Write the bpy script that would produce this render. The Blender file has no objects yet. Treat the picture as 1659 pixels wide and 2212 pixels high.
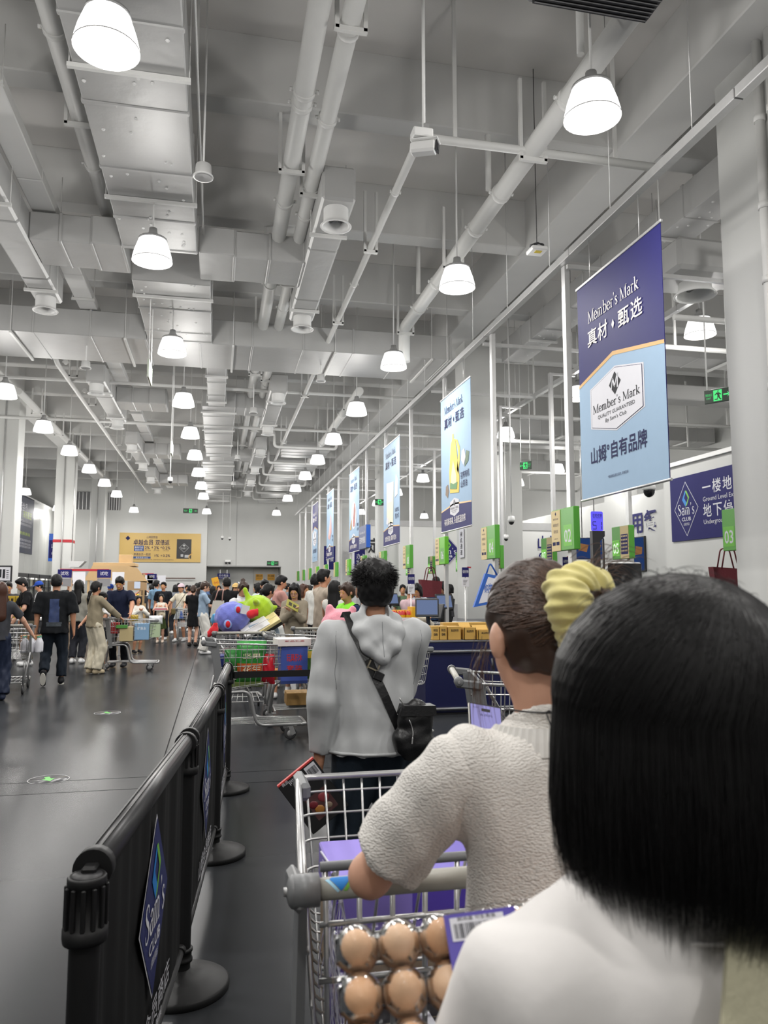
import bpy, math, random
import numpy as np
from mathutils import Vector, Matrix
random.seed(7); rng = np.random.default_rng(7)
sc = bpy.context.scene
COL = sc.collection
PI = math.pi
# ---------------------------------------------------------------- camera
EYE = 1.5
PITCH = math.atan(169/1650); YAW = math.atan(361.5/1650*math.cos(PITCH))
cd = bpy.data.cameras.new('camera'); cam = bpy.data.objects.new('camera', cd); COL.objects.link(cam)
cam.location = (0, 0, EYE); cam.rotation_euler = (PI/2+PITCH, 0, -YAW)
cd.sensor_fit = 'VERTICAL'; cd.sensor_height = 36; cd.sensor_width = 27; cd.lens = 1650/2212*36
cd.clip_start = .05; cd.clip_end = 200
cd.dof.use_dof = True; cd.dof.focus_distance = 5.0; cd.dof.aperture_fstop = 7.5
sc.camera = cam
# ---------------------------------------------------------------- world, exposure
w = bpy.data.worlds.new('world'); sc.world = w; w.use_nodes = True
w.node_tree.nodes['Background'].inputs[0].default_value = (.9, .93, 1, 1)
w.node_tree.nodes['Background'].inputs[1].default_value = .25
sc.view_settings.view_transform = 'Standard'; sc.view_settings.look = 'None'
sc.view_settings.gamma = 1; sc.view_settings.use_curve_mapping = False
sc.view_settings.exposure = -.25
LAMP_W = 32.0          # watts each ceiling lamp throws downwards
LAMP_UP = 36.0         # and all round, through its glowing shade
GLOW = 2.8             # emission of the lit shade
sc.cycles.max_bounces = 7; sc.cycles.diffuse_bounces = 4; sc.cycles.glossy_bounces = 3
sc.cycles.transmission_bounces = 6; sc.cycles.transparent_max_bounces = 12
sc.cycles.caustics_reflective = False; sc.cycles.caustics_refractive = False
sc.cycles.sample_clamp_indirect = 6; sc.cycles.use_denoising = True
# ---------------------------------------------------------------- pixel -> point in the place
def ray(u, v):
    x = (u-829.5)/1650; y = -(v-1106)/1650
    sp, cp, st, ct = math.sin(YAW), math.cos(YAW), math.sin(PITCH), math.cos(PITCH)
    return (sp*ct + x*cp - y*sp*st, cp*ct - x*sp - y*cp*st, st + y*ct)
def at(u, v, X=None, Y=None, Z=None):
    d = ray(u, v)
    t = X/d[0] if X is not None else Y/d[1] if Y is not None else (Z-EYE)/d[2]
    return Vector((d[0]*t, d[1]*t, EYE+d[2]*t))
# ---------------------------------------------------------------- materials
MATS = {}
def lin(c):
    if isinstance(c, str):
        c = [int(c[i:i+2], 16)/255 for i in (0, 2, 4)]
        c = [x/12.92 if x <= .04045 else ((x+.055)/1.055)**2.4 for x in c]
    return (c[0], c[1], c[2], 1)
def mat(name, col, rough=.6, metal=0, var=.06, vs=8, bump=0, bs=40, emit=0, coat=0, spec=.5, trans=0, alpha=1, sheen=0):
    if name in MATS: return MATS[name]
    m = bpy.data.materials.new(name); MATS[name] = m; m.use_nodes = True
    nt = m.node_tree; N = nt.nodes; L = nt.links; b = N['Principled BSDF']
    c = lin(col)
    b.inputs['Base Color'].default_value = c
    b.inputs['Roughness'].default_value = rough; b.inputs['Metallic'].default_value = metal
    b.inputs['Specular IOR Level'].default_value = spec
    b.inputs['Coat Weight'].default_value = coat
    if sheen: b.inputs['Sheen Weight'].default_value = sheen
    if trans: b.inputs['Transmission Weight'].default_value = trans
    if alpha < 1: b.inputs['Alpha'].default_value = alpha
    if emit:
        b.inputs['Emission Color'].default_value = c; b.inputs['Emission Strength'].default_value = emit
    tc = N.new('ShaderNodeTexCoord')
    if var:
        nz = N.new('ShaderNodeTexNoise'); nz.inputs['Scale'].default_value = vs; nz.inputs['Detail'].default_value = 3
        L.new(tc.outputs['Object'], nz.inputs['Vector'])
        mx = N.new('ShaderNodeMix'); mx.data_type = 'RGBA'
        mx.inputs[6].default_value = [x*(1-var) for x in c[:3]]+[1]
        mx.inputs[7].default_value = [min(1, x*(1+var)) for x in c[:3]]+[1]
        L.new(nz.outputs['Fac'], mx.inputs[0]); L.new(mx.outputs[2], b.inputs['Base Color'])
    if bump:
        n2 = N.new('ShaderNodeTexNoise'); n2.inputs['Scale'].default_value = bs; n2.inputs['Detail'].default_value = 4
        L.new(tc.outputs['Object'], n2.inputs['Vector'])
        bp = N.new('ShaderNodeBump'); bp.inputs['Strength'].default_value = bump; bp.inputs['Distance'].default_value = .01
        L.new(n2.outputs['Fac'], bp.inputs['Height']); L.new(bp.outputs['Normal'], b.inputs['Normal'])
    return m
def emat(name, col, s):
    if name in MATS: return MATS[name]
    m = bpy.data.materials.new(name); MATS[name] = m; m.use_nodes = True
    nt = m.node_tree; nt.nodes.remove(nt.nodes['Principled BSDF'])
    e = nt.nodes.new('ShaderNodeEmission'); e.inputs[0].default_value = lin(col); e.inputs[1].default_value = s
    nt.links.new(e.outputs[0], nt.nodes['Material Output'].inputs[0]); return m
# ---------------------------------------------------------------- mesh builder
def frame(d):
    d = Vector(d).normalized(); a = Vector((0, 0, 1)) if abs(d.z) < .9 else Vector((1, 0, 0))
    x = d.cross(a).normalized(); return x, x.cross(d).normalized()
class MB:
    def __init__(s): s.v = []; s.f = []; s.sm = []
    def add(s, vs, fs, smooth=False):
        o = len(s.v); s.v += [tuple(p) for p in vs]
        for f in fs: s.f.append(tuple(i+o for i in f)); s.sm.append(smooth)
        return s
    def box(s, x0, x1, y0, y1, z0, z1, b=0):
        if b:
            b = min(b, (x1-x0)/2.01, (y1-y0)/2.01, (z1-z0)/2.01)
            vs = []; ix = {}
            for i, x in ((0, x0), (1, x1)):
                for j, y in ((0, y0), (1, y1)):
                    for k, z in ((0, z0), (1, z1)):
                        sx, sy, sz = 1-2*i, 1-2*j, 1-2*k
                        for a in range(3):
                            ix[i, j, k, a] = len(vs)
                            vs.append((x+sx*b*(a != 0), y+sy*b*(a != 1), z+sz*b*(a != 2)))
            F = []
            for i in (0, 1):
                q = [ix[i, 0, 0, 0], ix[i, 1, 0, 0], ix[i, 1, 1, 0], ix[i, 0, 1, 0]]; F.append(q if i else q[::-1])
                q = [ix[0, i, 0, 1], ix[0, i, 1, 1], ix[1, i, 1, 1], ix[1, i, 0, 1]]; F.append(q if i else q[::-1])
                q = [ix[0, 0, i, 2], ix[1, 0, i, 2], ix[1, 1, i, 2], ix[0, 1, i, 2]]; F.append(q if i else q[::-1])
            for i in (0, 1):
                for j in (0, 1):
                    p = (i+j) % 2
                    q = [ix[i, j, 0, 0], ix[i, j, 1, 0], ix[i, j, 1, 1], ix[i, j, 0, 1]]; F.append(q if p else q[::-1])
                    q = [ix[i, 0, j, 2], ix[i, 1, j, 2], ix[i, 1, j, 0], ix[i, 0, j, 0]]; F.append(q[::-1] if p else q)
                    q = [ix[0, i, j, 1], ix[1, i, j, 1], ix[1, i, j, 2], ix[0, i, j, 2]]; F.append(q[::-1] if not p else q)
            for i in (0, 1):
                for j in (0, 1):
                    for k in (0, 1):
                        q = [ix[i, j, k, 0], ix[i, j, k, 1], ix[i, j, k, 2]]; F.append(q if (i+j+k) % 2 else q[::-1])
            c = Vector(((x0+x1)/2, (y0+y1)/2, (z0+z1)/2)); G = []
            for q in F:
                p = [Vector(vs[i]) for i in q]; nn = (p[1]-p[0]).cross(p[2]-p[0])
                G.append(q if nn.dot(sum(p, Vector())/len(p)-c) > 0 else q[::-1])
            return s.add(vs, G)
        vs = [(x0, y0, z0), (x1, y0, z0), (x1, y1, z0), (x0, y1, z0), (x0, y0, z1), (x1, y0, z1), (x1, y1, z1), (x0, y1, z1)]
        return s.add(vs, [(3, 2, 1, 0), (4, 5, 6, 7), (0, 1, 5, 4), (1, 2, 6, 5), (2, 3, 7, 6), (3, 0, 4, 7)])
    def cbox(s, c, d, b=0): return s.box(c[0]-d[0]/2, c[0]+d[0]/2, c[1]-d[1]/2, c[1]+d[1]/2, c[2]-d[2]/2, c[2]+d[2]/2, b)
    def tube(s, pts, r, n=8, caps=True, smooth=True, closed=False):
        P = [Vector(p) for p in pts]; rs = r if isinstance(r, (list, tuple)) else [r]*len(P)
        vs = []; m = len(P); X = None
        for i, p in enumerate(P):
            if closed: d = P[(i+1) % m]-P[i-1]
            else: d = P[min(i+1, m-1)]-P[max(i-1, 0)]
            if d.length < 1e-9: d = Vector((0, 0, 1))
            d.normalize()
            if X is None: X, _ = frame(d)
            else:
                X = X-d*X.dot(d)
                if X.length < 1e-6: X, _ = frame(d)
                X.normalize()
            Yv = d.cross(X)
            k = 1.0
            if 0 < i < m-1 or closed:
                a = (P[i]-P[i-1]).normalized(); c = (P[(i+1) % m]-P[i]).normalized()
                k = 1/max(.6, math.cos(a.angle(c, 0)/2)) if a.length and c.length else 1
            for j in range(n):
                t = 2*PI*j/n; vs.append(p+(X*math.cos(t)+Yv*math.sin(t))*rs[i]*k)
        fs = []
        for i in range(m if closed else m-1):
            for j in range(n):
                k2 = (i+1) % m
                fs.append((i*n+j, i*n+(j+1) % n, k2*n+(j+1) % n, k2*n+j))
        s.add(vs, fs, smooth)
        if caps and not closed:
            o = len(s.v)-len(vs)
            s.f.append(tuple(o+j for j in range(n))[::-1]); s.sm.append(False)
            s.f.append(tuple(o+(m-1)*n+j for j in range(n))); s.sm.append(False)
        return s
    def bend(s, pts, r, br, n=8, k=4, **kw):
        """tube along a polyline with rounded corners"""
        P = [Vector(p) for p in pts]; out = [P[0]]
        for i in range(1, len(P)-1):
            a = P[i-1]-P[i]; c = P[i+1]-P[i]; t = min(br, a.length*.45, c.length*.45)
            p0 = P[i]+a.normalized()*t; p1 = P[i]+c.normalized()*t
            for j in range(k+1):
                q = j/k; out.append(p0*(1-q)**2+P[i]*2*q*(1-q)+p1*q*q)
        out.append(P[-1]); return s.tube(out, r, n, **kw)
    def lathe(s, prof, c=(0, 0, 0), n=20, smooth=True):
        vs = []; fs = []; m = len(prof)
        for r, z in prof:
            for j in range(n): t = 2*PI*j/n; vs.append((c[0]+r*math.cos(t), c[1]+r*math.sin(t), c[2]+z))
        for i in range(m-1):
            for j in range(n): fs.append((i*n+j, i*n+(j+1) % n, (i+1)*n+(j+1) % n, (i+1)*n+j))
        return s.add(vs, fs, smooth)
    def prism(s, poly, o, ex, ey, ez, depth, smooth=False):
        """polygon (2D) on axes ex, ey at origin o, extruded along ez"""
        o, ex, ey, ez = Vector(o), Vector(ex), Vector(ey), Vector(ez); n = len(poly)
        a = [o+ex*p[0]+ey*p[1] for p in poly]; b = [p+ez*depth for p in a]
        fs = [tuple(range(n))[::-1], tuple(range(n, 2*n))]+[(i, (i+1) % n, n+(i+1) % n, n+i) for i in range(n)]
        return s.add(a+b, fs, smooth)
    def obox(s, o, ex, ey, ez, d, b=0):
        """box centred at o, axes ex ey ez, size d"""
        t = MB().cbox((0, 0, 0), d, b); o, ex, ey, ez = Vector(o), Vector(ex), Vector(ey), Vector(ez)
        return s.add([o+ex*p[0]+ey*p[1]+ez*p[2] for p in t.v], t.f)
    def ellip(s, c, r, n=12, m=8, smooth=True):
        vs = []; fs = []
        for i in range(m+1):
            a = PI*i/m
            for j in range(n):
                t = 2*PI*j/n; vs.append((c[0]+r[0]*math.sin(a)*math.cos(t), c[1]+r[1]*math.sin(a)*math.sin(t), c[2]-r[2]*math.cos(a)))
        for i in range(m):
            for j in range(n): fs.append((i*n+j, i*n+(j+1) % n, (i+1)*n+(j+1) % n, (i+1)*n+j))
        return s.add(vs, fs, smooth)
    def mesh(s, name):
        me = bpy.data.meshes.new(name); me.from_pydata(s.v, [], s.f); me.polygons.foreach_set('use_smooth', s.sm); me.update(); return me
def lnk(name, me, m, parent=None):
    o = bpy.data.objects.new(name, me); COL.objects.link(o)
    if m is not None:
        for q in (m if isinstance(m, (list, tuple)) else [m]): me.materials.append(q)
    if parent is not None: o.parent = parent
    return o
def part(name, mb, m, parent=None, world=None, label=None, kind=None):
    """link a mesh as one object; with world=(x,y,z) the vertices are in room coordinates and the parent stands at that point"""
    if world is not None:
        wx, wy, wz = world; mb.v = [(p[0]-wx, p[1]-wy, p[2]-wz) for p in mb.v]
    o = lnk(name, mb.mesh(name), m, parent)
    if label: o['label'] = label
    if kind: o['kind'] = kind
    return o
def thing(name, label, cat, loc=(0, 0, 0), rz=0, group=None):
    o = bpy.data.objects.new(name, None); COL.objects.link(o); o.location = loc; o.rotation_euler = (0, 0, rz)
    o.empty_display_size = .1
    o['label'] = label; o['category'] = cat
    if group: o['group'] = group
    return o
def tag(o, label, cat, group=None):
    o['label'] = label; o['category'] = cat
    if group: o['group'] = group
    return o
def struct(name, mb, m, parent=None, label=None, cat=None):
    o = part(name, mb, m, parent)
    if parent is None:
        o['kind'] = 'structure'
        if label: o['label'] = label
        if cat: o['category'] = cat
    return o
def dup(o, parent=None, loc=None, rz=None, label=None, group=None):
    kids = KIDS.get(o.name)
    if kids is None: kids = KIDS[o.name] = [c for c in COL.objects if c.parent == o]
    c = o.copy(); COL.objects.link(c)
    if parent is not None: c.parent = parent
    if loc is not None: c.location = loc
    if rz is not None: c.rotation_euler = (0, 0, rz)
    if label: c['label'] = label
    if group: c['group'] = group
    for k in kids: dup(k, c)
    return c
KIDS = {}
# ---------------------------------------------------------------- lettering
_FC = bpy.data.curves.new('glyphs', 'FONT'); _FO = bpy.data.objects.new('glyphs', _FC)
_TX = {}
def glyphs(s, bold=0):
    if (s, bold) in _TX: return _TX[s, bold]
    _FC.body = s; _FC.size = 1; _FC.resolution_u = 2; _FC.offset = bold; _FC.align_x = 'LEFT'
    me = _FO.to_mesh(); v = [tuple(p.co) for p in me.vertices]; f = [tuple(p.vertices) for p in me.polygons]
    _FO.to_mesh_clear()
    _TX[s, bold] = (v, f); return v, f
def text(mb, s, o, ex, ey, h, w=None, align='c', bold=0, sx=1):
    """writes s with cap height about h at o (baseline), right = ex, up = ey; w squeezes it to that width"""
    v, f = glyphs(s, bold)
    if not v: return mb
    x0 = min(p[0] for p in v); x1 = max(p[0] for p in v); k = h/.73
    kx = k*sx if w is None else w/(x1-x0)
    off = {'c': (x0+x1)/2, 'l': x0, 'r': x1}[align]
    o, ex, ey = Vector(o), Vector(ex), Vector(ey)
    return mb.add([o+ex*((p[0]-off)*kx)+ey*(p[1]*k) for p in v], f)
def strokes(mb, segs, o, ex, ey, k, kx=None):
    kx = kx or k; o, ex, ey = Vector(o), Vector(ex), Vector(ey)
    for pts, ws in segs:
        ws = ws if isinstance(ws, (list, tuple)) else [ws]*len(pts); vs = []; n = len(pts)
        for i, p in enumerate(pts):
            a = pts[max(0, i-1)]; b = pts[min(n-1, i+1)]; dx, dy = b[0]-a[0], b[1]-a[1]; l = math.hypot(dx, dy) or 1
            nx, ny = -dy/l*ws[i]/2, dx/l*ws[i]/2
            vs += [o+ex*((p[0]+nx)*kx)+ey*((p[1]+ny)*k), o+ex*((p[0]-nx)*kx)+ey*((p[1]-ny)*k)]
        mb.add(vs, [(2*i, 2*i+1, 2*i+3, 2*i+2) for i in range(n-1)])
    return mb
def arc(cx, cy, rx, ry, a0, a1, w0, w1, n=9):
    """stroke along an ellipse, thick where it runs upright"""
    P = []; W = []
    for i in range(n):
        a = math.radians(a0+(a1-a0)*i/(n-1)); P.append((cx+rx*math.cos(a), cy+ry*math.sin(a))); W.append(w0+(w1-w0)*abs(math.cos(a)))
    return P, W
T, S = .035, .105
SERIF = {
 'M': (.92, [([(.1, 0), (.1, .72)], T+.01), ([(.1, .72), (.44, .03)], S), ([(.44, .03), (.76, .72)], T), ([(.76, 0), (.76, .72)], S), ([(0, .015), (.22, .015)], T), ([(.62, .015), (.9, .015)], T), ([(0, .705), (.15, .705)], T), ([(.72, .705), (.9, .705)], T)]),
 'm': (.82, [([(.11, 0), (.11, .47)], S), arc(.22, .34, .14, .12, 180, 0, .05, .09), ([(.36, .34), (.36, 0)], S), arc(.48, .34, .14, .12, 180, 0, .05, .09), ([(.62, .34), (.62, 0)], S)]+[([(x-.1, .015), (x+.1, .015)], T) for x in (.11, .36, .62)]+[([(0, .455), (.12, .455)], T)]),
 'e': (.5, [arc(.24, .24, .19, .235, 0, 325, T, S, 14), ([(.06, .25), (.43, .25)], T)]),
 'b': (.56, [([(.11, 0), (.11, .76)], S), arc(.28, .24, .19, .235, 150, -150, T, S, 14), ([(0, .745), (.12, .745)], T)]),
 'r': (.4, [([(.11, 0), (.11, .47)], S), arc(.24, .32, .12, .13, 170, 40, .05, .08), ([(0, .015), (.24, .015)], T), ([(0, .455), (.12, .455)], T)]),
 's': (.4, [([(.32, .36), (.29, .44), (.19, .465), (.09, .42), (.08, .34), (.18, .26), (.29, .19), (.32, .11), (.24, .02), (.13, .01), (.06, .12)], [.03, .04, .05, .07, .09, .1, .1, .09, .06, .05, .03])]),
 'a': (.5, [arc(.22, .33, .15, .13, 160, 10, .05, .09, 8), ([(.37, .36), (.37, .05), (.42, .02)], [S, S, .05]), arc(.22, .14, .15, .13, 60, 330, .05, .09, 10)]),
 'k': (.58, [([(.11, 0), (.11, .76)], S), ([(.14, .2), (.42, .45)], T), ([(.22, .26), (.44, .02)], S), ([(0, .745), (.12, .745)], T), ([(0, .015), (.22, .015)], T), ([(.34, .015), (.56, .015)], T), ([(.32, .455), (.5, .455)], T)]),
 "'": (.2, [([(.08, .76), (.1, .68), (.05, .58)], [.09, .08, .02])]),
 'S': (.56, [([(.44, .52), (.4, .66), (.27, .71), (.13, .66), (.09, .54), (.2, .42), (.36, .32), (.46, .2), (.4, .06), (.25, .01), (.12, .05), (.07, .2)], [.03, .05, .05, .08, .11, .12, .12, .11, .07, .05, .05, .03])]),
 ' ': (.3, [])}
def serif(mb, s, o, ex, ey, h, w=None, align='c'):
    tot = sum(SERIF[c][0] for c in s); k = h/.72; kx = k if w is None else w/tot
    x = {'c': -tot*kx/2, 'l': 0, 'r': -tot*kx}[align]; o, ex, ey = Vector(o), Vector(ex), Vector(ey)
    for c in s:
        strokes(mb, SERIF[c][1], o+ex*x, ex, ey, k, kx); x += SERIF[c][0]*kx
    return mb
def flat(mb, poly, o, ex, ey):
    o, ex, ey = Vector(o), Vector(ex), Vector(ey)
    return mb.add([o+ex*p[0]+ey*p[1] for p in poly], [tuple(range(len(poly)))])
def rect(x0, x1, y0, y1): return [(x0, y0), (x1, y0), (x1, y1), (x0, y1)]
def barcode(mb, o, ex, ey, w, h, seed=1):
    r = random.Random(seed); x = -w/2
    while x < w/2-.002:
        a = w*r.choice((.012, .02, .03)); flat(mb, rect(x, min(x+a, w/2), 0, h), o, ex, ey); x += a+w*r.choice((.012, .02, .03))
    return mb
def diamond_logo(o, ex, ey, ez, w, h, parent, line, fill, ink, world=None, eps=.002, sub=None):
    """dark diamond with a pale outline, the small two-colour diamond, the club's name"""
    o, ex, ey, ez = Vector(o), Vector(ex), Vector(ey), Vector(ez)
    q = lambda a: [(0, -h/2*a), (w/2*a, 0), (0, h/2*a), (-w/2*a, 0)]
    part('logo_outline', flat(MB(), q(1), o+ez*eps, ex, ey), line, parent, world)
    part('logo_field', flat(MB(), q(.96), o+ez*eps*2, ex, ey), fill, parent, world)
    e = ez*eps*3
    b = MB(); flat(b, [(-.15*w, .17*h), (-.02*w, .04*h), (.04*w, .1*h), (-.06*w, .2*h), (.02*w, .31*h), (-.02*w, .33*h)], o+e, ex, ey)
    part('logo_mark', b, mat('logo blue', '1579c8', .5, var=0), parent, world)
    b = MB(); flat(b, [(-.02*w, .33*h), (.04*w, .33*h), (.15*w, .2*h), (.04*w, .06*h), (-.02*w, .04*h), (.1*w, .19*h)], o+e*1.05, ex, ey)
    part('logo_mark', b, mat('logo green', '6fae3c', .5, var=0), parent, world)
    b = MB(); serif(b, "Sam's", o+e-ey*.11*h, ex, ey, .2*h, w*.7)
    text(b, 'CLUB', o+e-ey*.22*h, ex, ey, .07*h, w*.38, bold=.015)
    if sub: text(b, sub, o+e-ey*.3*h, ex, ey, .04*h, w*.24)
    part('lettering', b, ink, parent, world)
# ================================================================ the building
def floor_mat():
    m = mat('polished concrete', (.031, .033, .036), .3, var=.1, vs=1.3, spec=.08)
    nt = m.node_tree; N = nt.nodes; L = nt.links; b = N['Principled BSDF']
    tc = N.new('ShaderNodeTexCoord'); mp = N.new('ShaderNodeMapping'); mp.inputs['Scale'].default_value = (1, .25, 1)
    nz = N.new('ShaderNodeTexNoise'); nz.inputs['Scale'].default_value = 2.5; nz.inputs['Detail'].default_value = 6
    L.new(tc.outputs['Object'], mp.inputs[0]); L.new(mp.outputs[0], nz.inputs['Vector'])
    mr = N.new('ShaderNodeMapRange'); mr.inputs[3].default_value = .2; mr.inputs[4].default_value = .3
    L.new(nz.outputs['Fac'], mr.inputs[0]); L.new(mr.outputs[0], b.inputs['Roughness'])
    return m
M_FLOOR = floor_mat()
M_WALL = mat('white wall paint', (.57, .575, .56), .65, var=.03, vs=2)
M_CEIL = mat('sprayed ceiling white', (.68, .665, .645), .85, var=.06, vs=1.2, bump=.15, bs=14)
M_BEAM = mat('beam white', (.6, .6, .59), .8, var=.05, vs=1.5, bump=.1, bs=20)
M_DUCT = mat('duct wrap', (.45, .45, .445), .42, metal=.12, var=.05, vs=3, bump=.55, bs=5)
M_PIPE = mat('pipe white', (.70, .70, .685), .45, var=.03)
M_STEEL = mat('galvanised steel', (.62, .62, .62), .38, metal=.75, var=.08, vs=12)
M_WHITE = mat('white enamel', (.82, .82, .81), .4, var=.02)
M_DARK = mat('black plastic', (.018, .018, .02), .45, var=.1)
M_RED = mat('red band', 'a8202c', .5)
M_NAVY = mat('navy print', '1e2450', .5, var=.04)
fl = struct('floor', MB().box(-14, 14, -6, 42.2, -.3, -.012), mat('joint filler', (.03, .03, .032), .8))
XS = [-14, -9.5, -5.2, -.43, 4.15, 9.2, 14]; YS = [-6, -1.8, 6.25, 6.62, 14.8, 23, 31.4, 42.2]
for i in range(len(XS)-1):
    for j in range(len(YS)-1):
        part('floor_panel', MB().box(XS[i]+.006, XS[i+1]-.006, YS[j]+.006, YS[j+1]-.006, -.05, 0), M_FLOOR, fl)
struct('ceiling', MB().box(-14, 14, -6, 42.2, 7.8, 8.1), M_CEIL)
k = 0
for n in range(-5, 12):
    y = 8.4+2.85*n
    if y > 41: break
    struct('ceiling_beam', MB().box(-14, 14, y-.16, y+.16, 7.0, 7.81, .015), M_BEAM)
    # casting joint lines on the slab between the beams
struct('ceiling_beam', MB().box(4.76, 5.36, -6, 42, 6.95, 7.805, .015), M_BEAM)
struct('ceiling_beam', MB().box(-6.0, -5.35, -6, 42, 6.9, 7.805, .015), M_BEAM)
# far wall: a part that stands proud, a recessed part with the back-of-house opening
struct('wall_back', MB().box(-14, -.55, 41.2, 42.2, 0, 7.8), M_WALL)
b = MB(); b.box(-.55, 14, 42, 42.3, 2.78, 7.8); b.box(3.4, 14, 42, 42.3, 0, 2.78); b.box(-.55, 3.4, 43.2, 43.3, 0, 2.9); b.box(-.55, 3.4, 42.3, 43.2, 2.78, 2.9)
b.box(3.4, 3.5, 42.3, 43.3, 0, 2.9); b.box(-.65, -.55, 42.2, 43.3, 0, 2.9)
wb = struct('wall_back_recess', b, M_WALL)
part('trim', MB().box(-.5, 3.4, 41.97, 42.0, 2.76, 2.82), mat('grey trim', (.35, .35, .35), .5), wb)
part('trim', MB().box(.98, 1.0, 41.985, 42.0, 2.8, 6.3), mat('grey trim', (.35, .35, .35), .5), wb)
mlv = mat('louvre dark', (.16, .16, .165), .6)
for i, (xa, xb) in enumerate(((-7.2, -6.35), (-5.55, -4.95))):
    wn = struct('window_%d' % (i+1), MB().box(xa, xb, 41.15, 41.19, 5.6, 6.5), mlv)
    for k in range(5): part('bar', MB().box(xa+.06+(xb-xa-.12)*k/4-.02, xa+.06+(xb-xa-.12)*k/4+.02, 41.1, 41.15, 5.6, 6.5), M_STEEL, wn)
struct('wall_front', MB().box(-14, 14, -6.2, -6, 0, 7.8), M_WALL)
struct('wall_left', MB().box(-14.2, -14, -6, 42.2, 0, 7.8), M_WALL)
struct('wall_right', MB().box(14, 14.2, -6, 42.2, 0, 7.8), M_WALL)
# floor under the recess
part('floor_panel', MB().box(-.55, 3.4, 42.2, 43.2, -.05, 0), M_FLOOR, fl)
# cold store of pale panels along the other side
CW = struct('wall_cold_store', MB().box(-13.9, -8.02, 19, 41.1, 0, 5.4), mat('cold store core', (.6, .62, .6), .5))
mcp = mat('cold store panel', (.6, .61, .585), .28, var=.04, vs=1)
for i in range(18):
    part('panel', MB().box(-8.02, -7.98, 19.05+i*1.22, 19.05+i*1.22+1.205, 0, 5.4, .006), mcp, CW)
part('cap_strip', MB().box(-8.06, -7.94, 19, 41.1, 5.4, 5.5), M_WHITE, CW)
# food-court side: the sign wall, its setback, the wall across the lanes
WR = struct('wall_food_court', MB().box(9.0, 9.3, 3.0, 14.1, 0, 3.98), M_WALL)
part('cap_strip', MB().box(8.93, 9.35, 3.0, 14.14, 3.98, 4.06), M_WHITE, WR)
struct('wall_kitchen', MB().box(11.2, 11.5, 14.0, 32.0, 0, 4.1), M_WALL)
WN = struct('wall_lane_end', MB().box(7.9, 11.2, 24.0, 24.3, 0, 3.75), M_WALL)
part('trim', MB().box(7.9, 11.2, 23.97, 24.0, 3.5, 3.75), mat('grey trim', (.35, .35, .35), .5), WN)
WD = struct('wall_service', MB().box(6.4, 14, 32.0, 32.3, 0, 4.5), M_WALL)
part('trim', MB().box(6.4, 14, 31.97, 32.0, 4.25, 4.5), mat('grey trim', (.35, .35, .35), .5), WD)
part('baseboard', MB().box(6.4, 11.2, 31.96, 32.0, 0, .9), mat('grey wainscot', (.35, .35, .36), .5), WD)
# columns
def column(x0, x1, y0, y1, red=None):
    c = struct('column', MB().box(x0, x1, y0, y1, 0, 7.0, .012), M_WALL)
    part('kick_plate', MB().box(x0-.012, x1+.012, y0-.012, y1+.012, 0, .9), mat('grey wainscot', (.35, .35, .36), .5), c)
    if red: part('red_band', MB().box(x0-.006, x1+.006, y0-.006, y1+.006, red-.055, red+.055), M_RED, c)
    return c
for y in (-2.3, 5.1, 15.55, 24.6, 32.4): c = column(5.2, 5.86, y, y+(1.8 if y == 5.1 else .7))
pp = MB()
for yy, r in ((5.98, .045), (6.16, .045)):
    pp.tube([(5.14, yy, 0), (5.14, yy, 7.0)], r, 10)
    for z in (2.3, 3.4, 4.45, 5.2, 6.1): pp.tube([(5.14, yy, z), (5.14, yy, z+.07)], r*1.22, 10)
part('down_pipe', pp, M_PIPE, bpy.data.objects['column.001'])
for y, r in ((22.3, 3.35), (30.7, 3.35), (39, None)):
    c = column(-6.06, -5.4, y, y+.68, r if y > 25 else None)
    part('conduit', MB().tube([(-5.74, y-.02, .3), (-5.74, y-.02, 7)], .018, 6), M_STEEL, c)
cx_ = at(1332, 1115, Y=20).x; c = column(cx_, cx_+.7, 20.0, 20.7, 3.42)
c = column(8.15, 8.75, 21.0, 21.6)
# ================================================================ ceiling services
def lampshade_things(cord):
    t = thing('pendant_lamp', '', 'lamp', (0, 0, 5.4), 0, 'round white pendant lamps hung in rows from the ceiling')
    gl = emat('lit shade', (1, .985, .965), GLOW)
    o = part('lamp_shade', MB().lathe([(.13, .12), (.158, .12), (.2, 0), (.222, -.09), (.227, -.125), (.221, -.125), (.216, -.09), (.194, 0), (.15, .11)], n=28), gl, t)
    part('shade_rim', MB().lathe([(.2265, -.118), (.2295, -.121), (.2295, -.127), (.221, -.128), (.221, -.124)], n=28), mat('rim line', (.5, .5, .5), .5), t)
    part('bulb', MB().ellip((0, 0, .06), (.07, .07, .08), 12, 8), emat('lit bulb', (1, 1, 1), GLOW*2.5), t)
    part('housing', MB().lathe([(0, .27), (.045, .27), (.05, .22), (.07, .19), (.07, .155), (.16, .145), (.166, .12), (.13, .12)], n=20), mat('lamp housing', (.5, .5, .5), .4, metal=.5), t)
    part('cord', MB().tube([(0, 0, .26), (0, 0, cord)], .011, 6), M_WHITE, t)
    return t
PL = bpy.data.lights.new('lamp_light', 'AREA'); PL.energy = LAMP_W; PL.shape = 'DISK'; PL.size = .36; PL.color = (1, .975, .94)
PU = bpy.data.lights.new('shade_light', 'POINT'); PU.energy = LAMP_UP; PU.shadow_soft_size = .17; PU.color = (1, .975, .94)
LAMP_YS = [5.3, 8.85, 12.4, 15.95, 19.3, 22.5, 25.8, 29.1, 32.4, 38.7]
PROTO = {}
rows = [(-4.17, 'row over the far aisle'), (-.78, 'row beside the long duct'), (2.87, 'row before the checkout lanes'), (6.95, 'row above the checkouts'), (-7.5, ''), (10.6, '')]
first = None
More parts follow.
